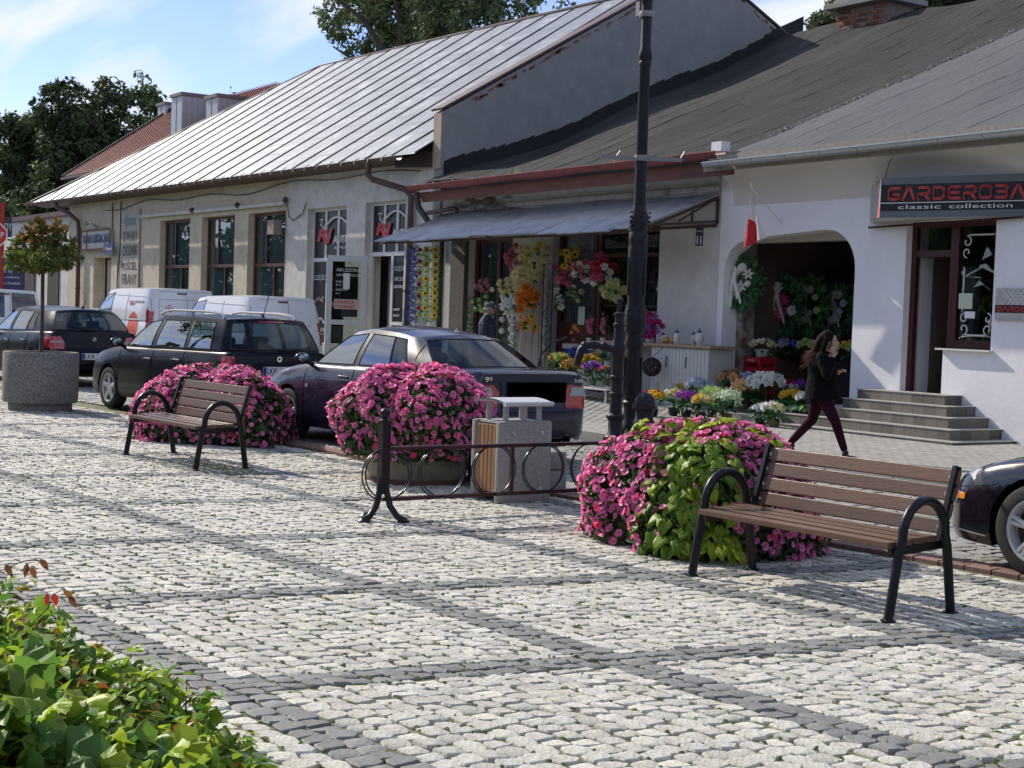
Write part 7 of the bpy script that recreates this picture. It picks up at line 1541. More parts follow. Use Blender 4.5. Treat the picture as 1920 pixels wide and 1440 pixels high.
for pts in frm: ribbon(cs, pts, (1, 0, 0), .008).part('door_recess', mat('gap_grey'), V1, local=True)
b = patch(cs, (-4, 0, 0), (0, 1, 0), (0, 0, 1), (1, 0, 0), [(-.5, 1.18), (-.24, 1.18), (-.24, 1.50), (-.5, 1.50)], .006, 4); b.part('red_sticker', mat('sticker_red', (.5, .02, .04), .4), V1, local=True, fix=False); rear_text(V1, cs, -2.2, -.27, 1.36, '99', .20, .12, whitep, .012); rear_text(V1, cs, -2.2, -.29, 1.24, 'REASONS', .16, .03, whitep, .012)
for k in range(5):
 a = k*2*pi/5+.4; hy, hz_ = .38+.075*cos(a), 1.38+.075*sin(a); ribbon(cs, [(-4, hy+.03*cos(a+1.2), hz_+.03*sin(a+1.2)), (-4, hy, hz_), (-4, hy+.035*cos(a-2.2), hz_+.035*sin(a-2.2))], (1, 0, 0), .022, .004, 3).part('crest_mark', mat('sticker_red'), V1, local=True)
ribbon(cs, [(-4, .38+.025*cos(a), 1.38+.025*sin(a)) for a in np.linspace(0, 6.28, 7)], (1, 0, 0), .016, .004, 2).part('crest_mark', mat('sticker_red'), V1, local=True)
rear_text(V1, cs, -2.2, .50, 1.20, 'POLSKI', .26, .04, mat('sticker_red'), .006); side_text(V1, cs, -1.0, 1.36, '99', .28, .18, mat('sticker_red')); side_text(V1, cs, -1.32, 1.47, 'REASONS', .5, .07, mat('grey_letter', (.12, .12, .14), .5))
patch(cs, (-1.3, 3, 0), (1, 0, 0), (0, 0, 1), (0, -1, 0), [(.1*cos(a)*3+.0, .95+.34*sin(a)) for a in np.linspace(0, 2*pi, 17)[:-1]], .005, 10).part('red_balloon', mat('balloon_red', (.62, .09, .05), .5), V1, local=True, smooth=True, fix=False)
V2, cs = van('plain white panel van parked behind the estate car, right of the logo van', (-27.5, 11.95), R(3), .98, van_spec(), .12)
cad = van_spec(True); 
C3_, cs = van('white people van with dark rear windows at the far left edge', (-37.6, 9.1), R(2), 1.02, cad, .05)
for s_ in (1, -1): patch(cs, (-4, 0, 0), (0, s_, 0), (0, 0, 1), (1, 0, 0), [(.1, 1.18), (.70, 1.18), (.66, 1.66), (.1, 1.66)], .01, 6).part('rear_window', mat('van_dark_glass', (.01, .013, .016), .05, coat=1), C3_, local=True, fix=False, smooth=True); patch(cs, (-4, 0, 0), (0, s_, 0), (0, 0, 1), (1, 0, 0), [(.2, 1.58), (.42, 1.58), (.42, 1.60), (.2, 1.60)], .016, 2).part('brake_reflection', mat('soft_red', (.5, .08, .1), .4), C3_, local=True, fix=False)
silver = mat('silver_paint', (.42, .44, .46), .3, metal=.6, coat=.8); hs2 = dict(est_); hs2['paint'] = silver
S5, cs = make_car('parked_car', 'silver car mostly hidden between the people van and the building corner', 'car', (-54, 13.6, .2), pi, hs2, 1.0)
# ---- coupe cut by the right edge
blk = mat('black_paint', (.006, .006, .009), .25, metal=.0, coat=1.0, spec=.3)
cp = dict(L=4.45, paint=blk, Rw=.325, Ra=.365, rim=.22, tw=.21, wheels=(-1.25, 1.32), nsp=5, style=1, cx=-.3, crown=.05,
  W=[(-2.22, .5), (-2.15, .75), (-1.8, .86), (0, .875), (1.3, .885), (1.7, .87), (1.95, .82), (2.1, .72), (2.18, .6), (2.225, .42)],
  zb=[(-2.22, .42), (-2.0, .28), (-1.6, .2), (1.6, .17), (1.95, .18), (2.15, .20), (2.225, .32)],
  zs=[(-2.22, .6), (-2.1, .85), (-1.2, .92), (.6, .84), (1.2, .80), (1.6, .745), (1.9, .66), (2.1, .56), (2.18, .50), (2.225, .42)],
  zt=[(-2.22, .62), (-2.1, .92), (-1.2, .97), (.7, .90), (1.2, .87), (1.6, .80), (1.9, .70), (2.1, .59), (2.18, .53), (2.225, .44)])
cp['base'], cp['roofl'] = cab([(1.0, 0, .90, .1, 0, 1.27), (.93, .4, .89, .08, .3, 1.265), (.78, .68, .86, .02, .5, 1.25), (.68, .75, .855, -.05, .56, 1.24), (-.3, .79, .88, -.4, .58, 1.27), (-.4, .79, .88, -.5, .58, 1.265), (-1.0, .78, .90, -.85, .56, 1.23), (-1.05, .78, .90, -.9, .56, 1.225), (-1.3, .76, .92, -1.0, .54, 1.2), (-1.5, .73, .94, -1.1, .52, 1.18), (-1.7, .66, .95, -1.15, .48, 1.19), (-1.85, .4, .97, -1.2, .3, 1.22), (-1.9, 0, .98, -1.2, 0, 1.23)])
cp['kinds'] = 'ggbgkgktbbgg'; wf = G(1936, 1086); 
loc, rz = car_at(float(wf[0]), float(wf[1]), R(3), cp, 1.0); T6, cs = make_car('parked_car', 'shiny black coupe nose with orange indicator cut by the right edge', 'car', loc, rz, cp, 1.0)
mirror(T6, cp, .7, .82, .92, blk)
for s_ in (1, -1):
 patch(cs, (0, s_*3, 0), (1, 0, 0), (0, 0, 1), (0, -s_, 0), [(1.93, .47), (2.07, .465), (2.09, .53), (1.92, .525)], .006, 6).part('indicator_lamp', lorange, T6, local=True, smooth=True, fix=False)
 patch(cs, (0, 0, 3), (1, 0, 0), (0, s_, 0), (0, 0, -1), [(1.72, .70), (2.08, .52), (2.12, .64), (1.86, .82)], .008, 8).part('head_lamp', mat('lamp_pale', (.62, .64, .55), .12, coat=1), T6, local=True, smooth=True, fix=False)
 for pts in ([(2.16, s_*2, .535), (1.70, s_*2, .60), (1.63, s_*2, .62)], [(2.1, s_*2, .26), (1.72, s_*2, .24)]): ribbon(cs, pts, (0, -s_, 0), .007).part('panel_gap', gap if pts[0][2] > .4 else mat('trim_pale', (.4, .4, .42), .3), T6, local=True)
ribbon(cs, [(2.1, .6, 3), (1.5, .62, 3), (.9, .66, 3)], (0, 0, -1), .008).part('panel_gap', gap, T6, local=True)
# ---------------------------------------------------------------- flowers and goods of the flower shop
BCOL = dict(yellow=(.75, .47, .03), pale=(.72, .64, .30), white=(.72, .74, .68), purple=(.28, .04, .38), lav=(.42, .34, .62), blue=(.05, .10, .50), orange=(.80, .25, .02), pink=(.72, .20, .30), red=(.50, .02, .04),
  lime=(.45, .62, .22), mint=(.50, .62, .42), peach=(.75, .42, .16), ice=(.42, .50, .66), ochre=(.42, .22, .03), brown=(.30, .16, .09), rose=(.62, .10, .20), green=(.04, .16, .05), magenta=(.5, .02, .14))
BM = {k: mat('bloom_'+k, v, .6, trans=.25) for k, v in BCOL.items()}
gl_leaf = mat('shop_leaf', (.035, .12, .035), .5, attr=True, trans=.2); dark_centre = mat('flower_centre', (.05, .025, .01), .9); yel_c = mat('yellow_centre', (.55, .35, .02), .8)
potm = dict(brown=mat('pot_brown', (.16, .10, .05), .6), black=mat('pot_black', (.015, .015, .016), .5), white=mat('pot_white', (.6, .6, .58), .4), green=mat('pot_green', (.10, .12, .05), .6))
BLC = {}
def bloom_mesh(kind, col_):
 if (kind, col_) in BLC: return BLC[(kind, col_)]
 m = MB(); rs = random.Random(hash((len(kind), kind[0])) % 99)
 def petal(a, tilt, L_, w_, z0=0):
  c, s = cos(a), sin(a); ct, st_ = cos(tilt), sin(tilt); P = [(0, 0, 0), (L_*.5, -w_/2, .0), (L_, 0, -.12*L_), (L_*.5, w_/2, 0), (L_*.55, 0, .06*L_)]
  V = []
  for x, y, z in P: X, Z_ = x*ct-z*st_, x*st_+z*ct; V.append((X*c-y*s, X*s+y*c, Z_+z0))
  m.add(V, [(0, 1, 4), (1, 2, 4), (2, 3, 4), (3, 0, 4)], 0)
 if kind == 'mum':
  for r_, (n_, tl) in enumerate(((9, .1), (8, .55), (6, 1.0), (3, 1.4))):
   for k in range(n_): petal(2*pi*k/n_+r_*.4, tl, .5, .26)
 elif kind == 'star':
  for k in range(6): petal(2*pi*k/6, .35 if k % 2 else .2, .55, .24)
  m.sphere((0, 0, .04), .07, 6, 4, mi=1)
 elif kind == 'daisy':
  for k in range(12): petal(2*pi*k/12, .12, .5, .16)
  m.sphere((0, 0, .03), .15, 8, 4, mi=1, sc=(1, 1, .5))
 elif kind == 'spiky':
  for r_, (n_, tl) in enumerate(((11, .15), (9, .6), (6, 1.05))):
   for k in range(n_): petal(2*pi*k/n_+r_*.3, tl, .55, .09)
 elif kind == 'rose':
  for r_, (n_, tl, L_) in enumerate(((6, .15, .5), (5, .7, .46), (4, 1.15, .42))):
   for k in range(n_): petal(2*pi*k/n_+r_*.5, tl, L_, .46)
 elif kind == 'disc': m.sphere((0, 0, 0), .42, 10, 6, sc=(1, 1, .5))
 me = m.mesh('bloom', [BM[col_], dark_centre if col_ in ('yellow', 'orange') and kind == 'daisy' else yel_c], True, sharp=60); BLC[(kind, col_)] = me; return me
lfm = {k: leafshape(1, .45, .2, 3) for k in (0,)}
def bouquet(name, label, cat, base, blooms, size, spread, rs, pot=None, potr=.09, poth=.13, leaves=34, leafc=(1, 1, 1), n=10, flat=.6, face=None, group=None, height=None, leafsz=.14):
 """base: world bottom; blooms: list of (kind,colour); dome of n blooms with radius spread"""
 t = thing(name, label, cat, base, 0, group); size *= 1.3; spread *= 1.12 if face is None else 1.2; n = int(n*1.15); H_ = height if height is not None else (poth+spread*.9 if pot else 0)
 if pot: MB().lathe([(potr*.72, 0), (potr*.78, .01), (potr, poth*.9), (potr*1.05, poth), (potr*.9, poth), (potr*.85, poth-.02)], 16).part('pot', potm[pot], t, local=True, smooth=True, sharp=35)
 lm_ = MB()
 for k in range(leaves):
  a = rs.uniform(0, 6.3); el = rs.uniform(-.5, .9); d_ = Vector((cos(a)*cos(el), sin(a)*cos(el), sin(el)))
  if face is not None: d_ = (d_+Vector(face)*.6).normalized()
  p = Vector((0, 0, (lerp(poth*1.1, H_, rs.random()) if pot else H_-.25*spread)))+d_*spread*rs.uniform(.2, .8); x_ = d_; nn_ = (Vector((0, 0, 1))+rnd_dir(rs)*.5); nn_ = (nn_-x_*nn_.dot(x_)).normalized(); y_ = nn_.cross(x_); s_ = leafsz*rs.uniform(.7, 1.3)
  tt = rs.uniform(.6, 1.3); inst(lm_, lfm[0], Matrix(((x_.x*s_, y_.x*s_, nn_.x*s_, p.x), (x_.y*s_, y_.y*s_, nn_.y*s_, p.y), (x_.z*s_, y_.z*s_, nn_.z*s_, p.z), (0, 0, 0, 1))), tuple(tt*c for c in leafc))
 if pot and H_ > poth: lm_.tube([(0, 0, poth*.6), (0, 0, H_)], .012, 5, tint=(.8, .8, .8))
 if leaves: lm_.part('leaves', gl_leaf, t, fix=False, local=True, kind='stuff')
 for k in range(n):
  f = (k+.5)/n; a = k*2.39996+rs.uniform(-.3, .3)
  if face is None:
   ph = f**.6*1.25; d_ = Vector((cos(a)*sin(ph), sin(a)*sin(ph), cos(ph)*flat))
   nn_ = Vector((d_.x, d_.y, d_.z+.25))+rnd_dir(rs)*.2+Vector((CAM[0]-base[0], CAM[1]-base[1], 0)).normalized()*.4
  else:
   fx_ = Vector(face); sx_ = fx_.cross(Vector((0, 0, 1))).normalized(); uz_ = sx_.cross(fx_); r_ = math.sqrt(f); d_ = sx_*cos(a)*r_+uz_*sin(a)*r_+fx_*.35*(1-r_*r_); nn_ = fx_+(sx_*cos(a)+uz_*sin(a))*r_*.7+rnd_dir(rs)*.25
  p = Vector((0, 0, H_))+d_*spread*rs.uniform(.9, 1.08); kd, cl = blooms[k % len(blooms)] if len(blooms) > 1 else blooms[0]
  o = link('bloom', bloom_mesh(kd, cl), t); o.matrix_local = look(nn_, rs.uniform(0, 6), p, size*rs.uniform(.85, 1.15))
 return t
rs = random.Random(12); PG = 'potted artificial flowers in front of the shop'
def gpot(px, py, label, blooms, size=.085, spread=.13, pot='black', Y=None, z=None, n=11, **k):
 p = FY(px, py, Y) if Y else GZ(px, py); zz = zg(p[0], p[1])+.085 if z is None else z
 if not Y: p = G(px, py, zz)
 bouquet('flower_pot', label, 'potted flowers', (p[0], p[1], zz), blooms, size, spread, rs, pot=pot, n=n, group=PG, **k)
gpot(1224, 781, 'pot of yellow chrysanthemums with a few dark red ones, leftmost of the front row', [('mum', 'yellow'), ('mum', 'yellow'), ('mum', 'yellow'), ('mum', 'red')], .085, .16, n=20, leafc=(1, 1.6, .8))
gpot(1262, 779, 'pot of pale yellow and white chrysanthemums beside the purple pot', [('mum', 'pale'), ('mum', 'white'), ('mum', 'pale')], .085, .16, n=18)
gpot(1286, 784, 'pot of bright purple flowers in the front row', [('rose', 'purple')], .085, .17, n=20, leafc=(.8, 1, 1))
gpot(1313, 788, 'pot of round yellow mums over grey green leaves in the front row', [('mum', 'yellow'), ('mum', 'pale')], .095, .15, n=15, leafc=(1.6, 1.6, 1.8))
gpot(1335, 782, 'pot of lime green spiky blooms behind the round yellow mums', [('spiky', 'lime')], .17, .16, n=8, leafc=(1, 1.2, 1), height=.34)
gpot(1362, 790, 'pot of pale mint lilies in a brown pot, front row by the low step', [('star', 'mint'), ('spiky', 'mint')], .18, .17, pot='brown', n=8, height=.33, leafc=(1, 1.2, 1.2))
gpot(1305, 772, 'pot of icy blue spiky asters behind the purple pot', [('spiky', 'ice')], .17, .15, n=8, height=.42)
gpot(1283, 766, 'pot of small golden yellow blooms against the white cabinet', [('mum', 'yellow')], .08, .12, n=9, height=.34)
gpot(1320, 760, 'pot of creamy white open blooms against the cabinet corner', [('rose', 'white')], .16, .2, n=9, height=.52)
gpot(1345, 762, 'pot of lavender roses between the cream and pale green blooms', [('rose', 'lav')], .16, .17, n=9, height=.47)
gpot(1366, 765, 'pot of pale green white lilies below the brown blooms', [('star', 'mint'), ('rose', 'white')], .17, .15, n=7, height=.42)
gpot(1393, 776, 'pot of peach lilies in a brown pot on the low step', [('star', 'peach')], .18, .20, pot='brown', n=12, height=.36, Y=17.25, z=.20)
gpot(1372, 760, 'pot of brown and tan blooms at the foot of the old pier', [('rose', 'brown'), ('rose', 'peach')], .17, .18, n=8, height=.50, Y=17.55, z=.2)
gpot(1397, 760, 'pot of greyish blue roses in front of the red crates', [('rose', 'ice'), ('rose', 'lav')], .17, .15, n=7, height=.48, Y=17.7, z=.2)
gpot(1436, 760, 'tall pot of big white roses with dark green leaves right of the peach lilies', [('rose', 'white')], .2, .28, pot='brown', n=11, height=.42, Y=17.35, z=.2, leaves=40, leafsz=.2)
gpot(1425, 745, 'pot of white blooms under the red crates', [('star', 'white')], .15, .16, n=8, height=.35, Y=18.1, z=.29)
gpot(1470, 748, 'pot of dark red and white small blooms inside the arch', [('mum', 'red'), ('mum', 'white'), ('mum', 'magenta')], .09, .2, n=16, height=.3, Y=18.1, z=.29)
gpot(1500, 738, 'pot of deep purple blooms inside the arch behind the dark red pot', [('rose', 'purple')], .11, .16, n=12, height=.3, Y=18.8, z=.29)
gpot(1483, 778, 'pot of bright yellow chrysanthemums on the low step near the walking woman', [('mum', 'yellow')], .09, .17, n=20, Y=17.1, z=.2, leafc=(1, 1.4, .7))
gpot(1512, 772, 'pot of white chrysanthemums over lime leaves beside the yellow ones', [('mum', 'white')], .085, .17, n=18, Y=16.95, z=.2, leafc=(2.5, 2.6, .8), leaves=30)
gpot(1517, 760, 'pot of orange marigolds at the foot of the arch', [('mum', 'orange')], .09, .14, n=12, Y=17.5, z=.2)
gpot(1548, 765, 'pot of small red flowers half behind the walking woman', [('mum', 'red')], .08, .12, n=10, Y=17.5, z=.2)
gpot(1451, 803, 'low pot of yellow lilies with a red bud standing alone on the pavement', [('star', 'pale'), ('star', 'mint'), ('mum', 'white'), ('star', 'pale'), ('mum', 'red')], .13, .14, pot='brown', n=9, leafc=(1, 1.4, .9))
gpot(1425, 800, 'small pot of bluish white flowers beside the lone lily pot', [('mum', 'ice'), ('mum', 'white')], .08, .12, n=12)
gpot(1438, 796, 'small pot of pale lilac flowers behind the lone lily pot', [('mum', 'ice'), ('mum', 'lav')], .075, .12, n=12)
gpot(1490, 785, 'grey green cushion plant beside the tiled steps', [('mum', 'mint')], .05, .14, n=30, leafc=(2, 2, 2), height=.1, Y=17.0, z=.2)
tt_ = FY(1090, 724, 16.2); tb2 = thing('garden_table', 'low white table with thin legs carrying flowers behind the saloon', 'table', (tt_[0]-.2, 16.3, tt_[2]-.6)); zt_ = float(tt_[2]); zg0 = zg(tt_[0], 16.3)+.085; xa, xb = FY(1040, 724, 16.2)[0], FY(1150, 724, 16.2)[0]
MB().bb((xa, 16.05, zt_-.03), (xb, 16.6, zt_)).part('table_top', mat('table_white', (.5, .5, .5), .5), tb2)
for x in (xa+.1, lerp(xa, xb, .6), xb-.08):
 for y in (16.1, 16.55): MB().bb((x-.015, y-.015, zg0), (x+.015, y+.015, zt_-.03)).part('leg', mat('table_white'), tb2)
def tpot(px, py, label, blooms, size, spread, Y, pot='green', **k):
 p = FY(px, py, Y); bouquet('flower_pot', label, 'potted flowers', tuple(p), blooms, size, spread, rs, pot=pot, group='potted flowers on the low table', **k)
tpot(1110, 722, 'pot of purple petunias on the low table left of the pump', [('rose', 'lav'), ('rose', 'purple')], .085, .17, 16.2, n=22, poth=.12)
tpot(1135, 722, 'pot of deep pink flowers on the low table beside the purple petunias', [('rose', 'rose')], .08, .12, 16.25, n=12, poth=.12)
tpot(1075, 722, 'pot of ochre heather on the low table, behind the saloon boot', [('mum', 'ochre')], .09, .22, 16.35, n=34, leafc=(2, 1.6, .5), height=.3)
tpot(1103, 706, 'pot of ochre yellow heather right of the other ochre pot', [('mum', 'ochre'), ('mum', 'yellow')], .09, .2, 16.6, n=28, leafc=(2, 1.6, .5), height=.25)
tpot(1046, 712, 'pot of yellow green foliage at the left end of the low table', [('spiky', 'lime'), ('mum', 'ochre')], .12, .18, 16.5, n=16, leafc=(2.2, 2.4, .9), height=.35)
tpot(1080, 692, 'pot of deep blue flowers behind the ochre heather', [('rose', 'blue'), ('mum', 'blue')], .1, .2, 17.2, n=22, height=.25, leaves=30)
tpot(1122, 690, 'small pot of pale yellow roses under the grey shelf', [('rose', 'pale')], .1, .12, 17.2, n=7, height=.2)
tpot(1140, 688, 'small white pot of whitish flowers behind the pump', [('mum', 'ice'), ('mum', 'white')], .09, .1, 17.2, n=9, height=.15, pot='white')
cA = FY(1190, 648, 17.35); cB = FY(1332, 648, 17.0)
sh = thing('counter_board', 'long wooden counter board carrying the grave lanterns', 'counter', (-21.8, 17.5, 1.2)); zc2 = float(FY(1260, 645, 17.2)[2]); MB().bb((-22.9, 17.15, zc2-.05), (float(FY(1332, 648, 17.15)[0]), FYW-.02, zc2)).part('board', mat('counter_wood', (.36, .24, .15), .6, n=(4, .15), stretch=(.5, 4, 4)), sh, bevel=.005)
MB().bb((-22.8, 17.5, zg(-22, 17)+.085), (-22.74, 17.75, zc2-.05)).part('leg', mat('table_white'), sh)
cbx0, cbx1 = float(FY(1220, 700, 17.2)[0]), float(FY(1327, 700, 17.2)[0]); cab_ = thing('cabinet', 'white grooved cabinet under the lantern counter', 'cabinet', ((cbx0+cbx1)/2, 17.5, .1)); zf = zg((cbx0+cbx1)/2, 17.4)+.085
MB().bb((cbx0, 17.22, zf), (cbx1, FYW-.02, zc2-.06)).part('carcass', mat('cabinet_white', (.52, .53, .52), .5), cab_)
nb_ = 16
for k in range(nb_): a = lerp(cbx0, cbx1, k/nb_); MB().bb((a+.006, 17.205, zf+.02), (a+(cbx1-cbx0)/nb_-.006, 17.219, zc2-.08)).part('groove_board', mat('cabinet_white'), cab_)
for fx_ in (.28, .62): MB().bb((lerp(cbx0, cbx1, fx_)-.012, 17.18, zc2-.42), (lerp(cbx0, cbx1, fx_)+.012, 17.204, zc2-.22)).part('handle', mat('handle_grey', (.25, .25, .25), .4, metal=.6), cab_)
for fx_ in (.12, .42, .72): MB().bb((lerp(cbx0, cbx1, fx_)-.04, 17.195, zf+.28), (lerp(cbx0, cbx1, fx_)+.04, 17.2, zf+.42)).part('sticker', mat('sticker_cream', (.45, .42, .25), .6), cab_)
wb_c = FY(1222, 688, 16.95); wb = thing('wicker_ball', 'dark round wicker ball hanging in front of the white cabinet', 'wicker ball', tuple(wb_c)); m = MB()
for k in range(46):
 ax_ = rnd_dir(rs); q = ax_.to_track_quat('Z', 'Y').to_matrix(); rr2 = .17*rs.uniform(.93, 1.0); m.tube([tuple(q @ Vector((rr2*cos(a), rr2*sin(a), 0))) for a in np.linspace(0, 2*pi, 22)[:-1]], .006, 4, closed=True)
m.part('wicker', mat('dark_wicker', (.03, .018, .012), .8), wb, local=True, fix=False)
m = MB(); m.tube([(0, 0, .17), (0, .25, .35)], .005, 4); m.part('string', mat('dark_wicker'), wb, local=True)
ss_ = thing('stone_shelf', 'pale shelf under the shop window carrying orchids', 'shelf', (-24, 17.5, 1.1)); zs2 = float(FY(1100, 646, 17.4)[2]); MB().bb((float(FY(1058, 646, 17.4)[0]), 17.35, zs2-.1), (-22.95, FYW-.02, zs2)).part('slab', mat('shelf_stone', (.36, .35, .32), .8, n=(6, .2)), ss_); MB().bb((-24.0, 17.5, .3), (-23.0, FYW-.02, zs2-.102)).part('support', plaster_w, ss_)
glm = mat('lantern_clear', (.62, .64, .62), .12, alpha=None, spec=.8); lcap = mat('lantern_cap', (.14, .14, .15), .3, metal=.6); lgold = mat('lantern_amber', (.45, .27, .03), .15); candle = mat('candle_white', (.6, .6, .58), .5)
LN = [(1210, 'small white glass lantern, leftmost on the counter', .8, 'w'), (1222, 'second small white glass lantern from the left, wider than the first', .95, 'w'), (1236, 'slim white lantern with grey cap, third from the left', 1.0, 'w2'), (1246, 'small pale lantern just left of the amber ones', .75, 'w'), (1254, 'round amber glass lantern, left of the amber pair', .85, 'g'), (1266, 'round amber glass lantern, right of the amber pair', .8, 'g'), (1275, 'tall clear lantern with a tall dark cap and inner candle', 1.35, 'c'), (1295, 'clear lantern with a white candle, second from the right', 1.2, 'c'), (1312, 'largest bulbous glass lantern with a dark pointed cap at the right end', 1.55, 'b')]
for px, lb, s_, k_ in LN:
 p = FY(px, 645, 17.4); t = thing('grave_lantern', lb, 'lantern', (p[0], 17.4+rs.uniform(-.08, .08), zc2), 0, 'grave lanterns on the counter'); h = .2*s_
 pr = {'w': [(.03, 0), (.055, .02), (.05, h*.4), (.03, h*.6)], 'w2': [(.04, 0), (.05, .02), (.05, h*.7), (.03, h*.75)], 'g': [(.04, 0), (.075, h*.3), (.07, h*.55), (.035, h*.75)], 'c': [(.045, 0), (.055, .02), (.055, h*.7), (.04, h*.75)], 'b': [(.05, 0), (.05, .03), (.085, h*.35), (.08, h*.6), (.04, h*.72)]}[k_]
 MB().lathe(pr, 14).part('glass', lgold if k_ == 'g' else (candle if k_ == 'w' else glm), t, local=True, smooth=True); MB().lathe([(pr[-1][0]*1.15, pr[-1][1]), (pr[-1][0]*1.2, pr[-1][1]+.01), (.012, h*.92), (.015, h*.95), (.001, h)], 12).part('cap', lcap if k_ in 'cbw2' and k_ != 'w' else candle, t, local=True, smooth=True)
 if k_ in 'cb': MB().lathe([(.022, .02), (.022, h*.55)], 10).part('candle', candle, t, local=True) 
for px, cl, lb in ((1077, 'orange', 'small orange orchid on the pale shelf'), (1104, 'pink', 'pale pink orchid spray on the shelf, left of the pair'), (1130, 'pink', 'pale pink orchid spray on the shelf, beside the pump')):
 p = FY(px, 642, 17.45); t = thing('orchid', lb, 'orchid', tuple(p)); MB().lathe([(.04, 0), (.055, .09)], 12).part('pot', potm['brown' if cl == 'orange' else 'white'], t, local=True); MB().tube([(0, 0, .08), (.01, 0, .3), (.04, -.02, .42)], .006, 5).part('stem', gl_leaf, t, local=True)
 for k in range(8 if cl != 'orange' else 5): o = link('bloom', bloom_mesh('star' if cl == 'orange' else 'rose', cl if cl == 'orange' else 'pinkpale'), t) if 0 else link('bloom', bloom_mesh('star' if cl == 'orange' else 'rose', cl), t); o.matrix_local = look(Vector((.8, -.6, .2))+rnd_dir(rs)*.3, rs.uniform(0, 6), Vector((rs.uniform(-.06, .07), rs.uniform(-.05, .05), .2+.035*k)), .10)
HG = 'bunches of artificial flowers hung at the shop front'; fc = (.75, -.62, .1)
def bunch(px, py, Y, lb, blooms, size, spread, n, cat='flower bunch', **k):
 p = FY(px, py, Y); return bouquet('flower_bunch', lb, cat, tuple(p), blooms, size, spread, rs, n=n, face=fc, group=HG, leaves=k.pop('leaves', 18), **k)
bunch(968, 483, 17.2, 'pink chrysanthemum bunch, topmost left on the flower rack', [('mum', 'pink')], .13, .22, 11)
bunch(1000, 478, 17.3, 'creamy white daisy bunch at the top of the flower rack', [('daisy', 'pale')], .19, .27, 9)
bunch(990, 520, 17.2, 'pale yellow daisy bunch below the creamy one', [('daisy', 'pale'), ('mum', 'pale')], .19, .26, 11)
bunch(957, 537, 17.1, 'yellow daisy bunch at the left side of the rack', [('daisy', 'pale')], .17, .2, 8)
bunch(990, 562, 17.05, 'bright orange chrysanthemum bunch in the middle of the rack', [('mum', 'orange')], .17, .2, 11)
bunch(966, 575, 17.0, 'white lily bunch left of the orange bunch', [('star', 'white')], .22, .2, 8)
bunch(990, 607, 17.0, 'sunflower and orange bow bunch at the bottom of the rack', [('daisy', 'yellow'), ('star', 'orange')], .15, .16, 7)
bunch(1072, 487, 17.45, 'sunflower wreath hanging on the shop door', [('daisy', 'yellow')], .15, .22, 8)
bunch(1060, 515, 17.4, 'dark pink rose bunch under the sunflower wreath', [('rose', 'rose'), ('rose', 'pink')], .14, .2, 9)
bunch(1093, 508, 17.4, 'pale pink rose bunch between the dark pink and red ones', [('rose', 'pink'), ('rose', 'white')], .14, .18, 8)
bunch(1127, 508, 17.4, 'red and white rose bunch hanging left of the lamp column', [('rose', 'red'), ('rose', 'white'), ('rose', 'rose')], .15, .24, 11)
bunch(1150, 545, 17.4, 'pale green fluffy bunch hanging beside the pump', [('spiky', 'lime'), ('mum', 'pale')], .15, .18, 9)
bunch(1058, 560, 17.4, 'faded white and dark green bunch hanging low on the door', [('rose', 'white'), ('star', 'mint')], .14, .2, 5, leaves=45)
bunch(1082, 552, 17.42, 'thin pale yellow bunch on the door right of the faded one', [('mum', 'pale')], .1, .14, 4, leaves=30)
bunch(1218, 610, 17.3, 'deep purple orchid bunch behind the small lanterns', [('star', 'purple'), ('rose', 'magenta')], .11, .2, 16)
bunch(905, 535, 17.35, 'coral heart shaped wreath in the left shop window', [('star', 'pink')], .11, .14, 7)
bunch(905, 572, 17.35, 'yellow green ball wreath in the left shop window', [('disc', 'lime')], .11, .2, 8)
def strand(px, py0, py1, Y, lb, kind, cl, size, step, leafc, second=None):
 a, b = FY(px, py0, Y), FY(px-4, py1, Y); t = thing('flower_garland', lb, 'garland', tuple(a), 0, 'hanging garlands'); L_ = abs(a[2]-b[2]); lm_ = MB(); n = int(L_/step)
 for k in range(int(L_*260)):
  d_ = rnd_dir(rs); d_.z *= .4; p = Vector((0, 0, -rs.random()*L_))+d_*rs.uniform(.0, .08); s_ = rs.uniform(.06, .11); x_ = d_.normalized(); nn_ = x_.orthogonal().normalized(); y_ = nn_.cross(x_); tt = rs.uniform(.7, 1.4)
  inst(lm_, lfm[0], Matrix(((x_.x*s_, y_.x*s_*.5, nn_.x*s_, p.x), (x_.y*s_, y_.y*s_*.5, nn_.y*s_, p.y), (x_.z*s_, y_.z*s_*.5, nn_.z*s_, p.z), (0, 0, 0, 1))), tuple(tt*c for c in leafc))
 lm_.part('leaves', gl_leaf, t, fix=False, local=True, kind='stuff')
 for k in range(n):
  c2 = second if second and k % 2 else cl; o = link('bloom', bloom_mesh(kind, c2), t); o.matrix_local = look(Vector((.8, -.6, 0))+rnd_dir(rs)*.15, rs.uniform(0, 6), Vector((.06, -.06, -(k+.5)*step)), size*1.35)
strand(777, 463, 605, 16.7, 'garland of deep blue daisies, leftmost at the canopy corner', 'daisy', 'blue', .15, .17, (.2, .5, 2.5))
strand(790, 463, 600, 16.75, 'garland of red and pale small blooms next to the blue one', 'mum', 'red', .08, .13, (1, 1, 1), 'pale')
strand(802, 462, 606, 16.75, 'garland of yellow green sunflowers, middle of the corner group', 'daisy', 'yellow', .14, .16, (2.2, 3.2, .5), 'lime')
strand(820, 462, 606, 16.8, 'garland of orange centred sunflowers, rightmost of the corner group', 'daisy', 'yellow', .15, .16, (1.3, 2.4, .5))
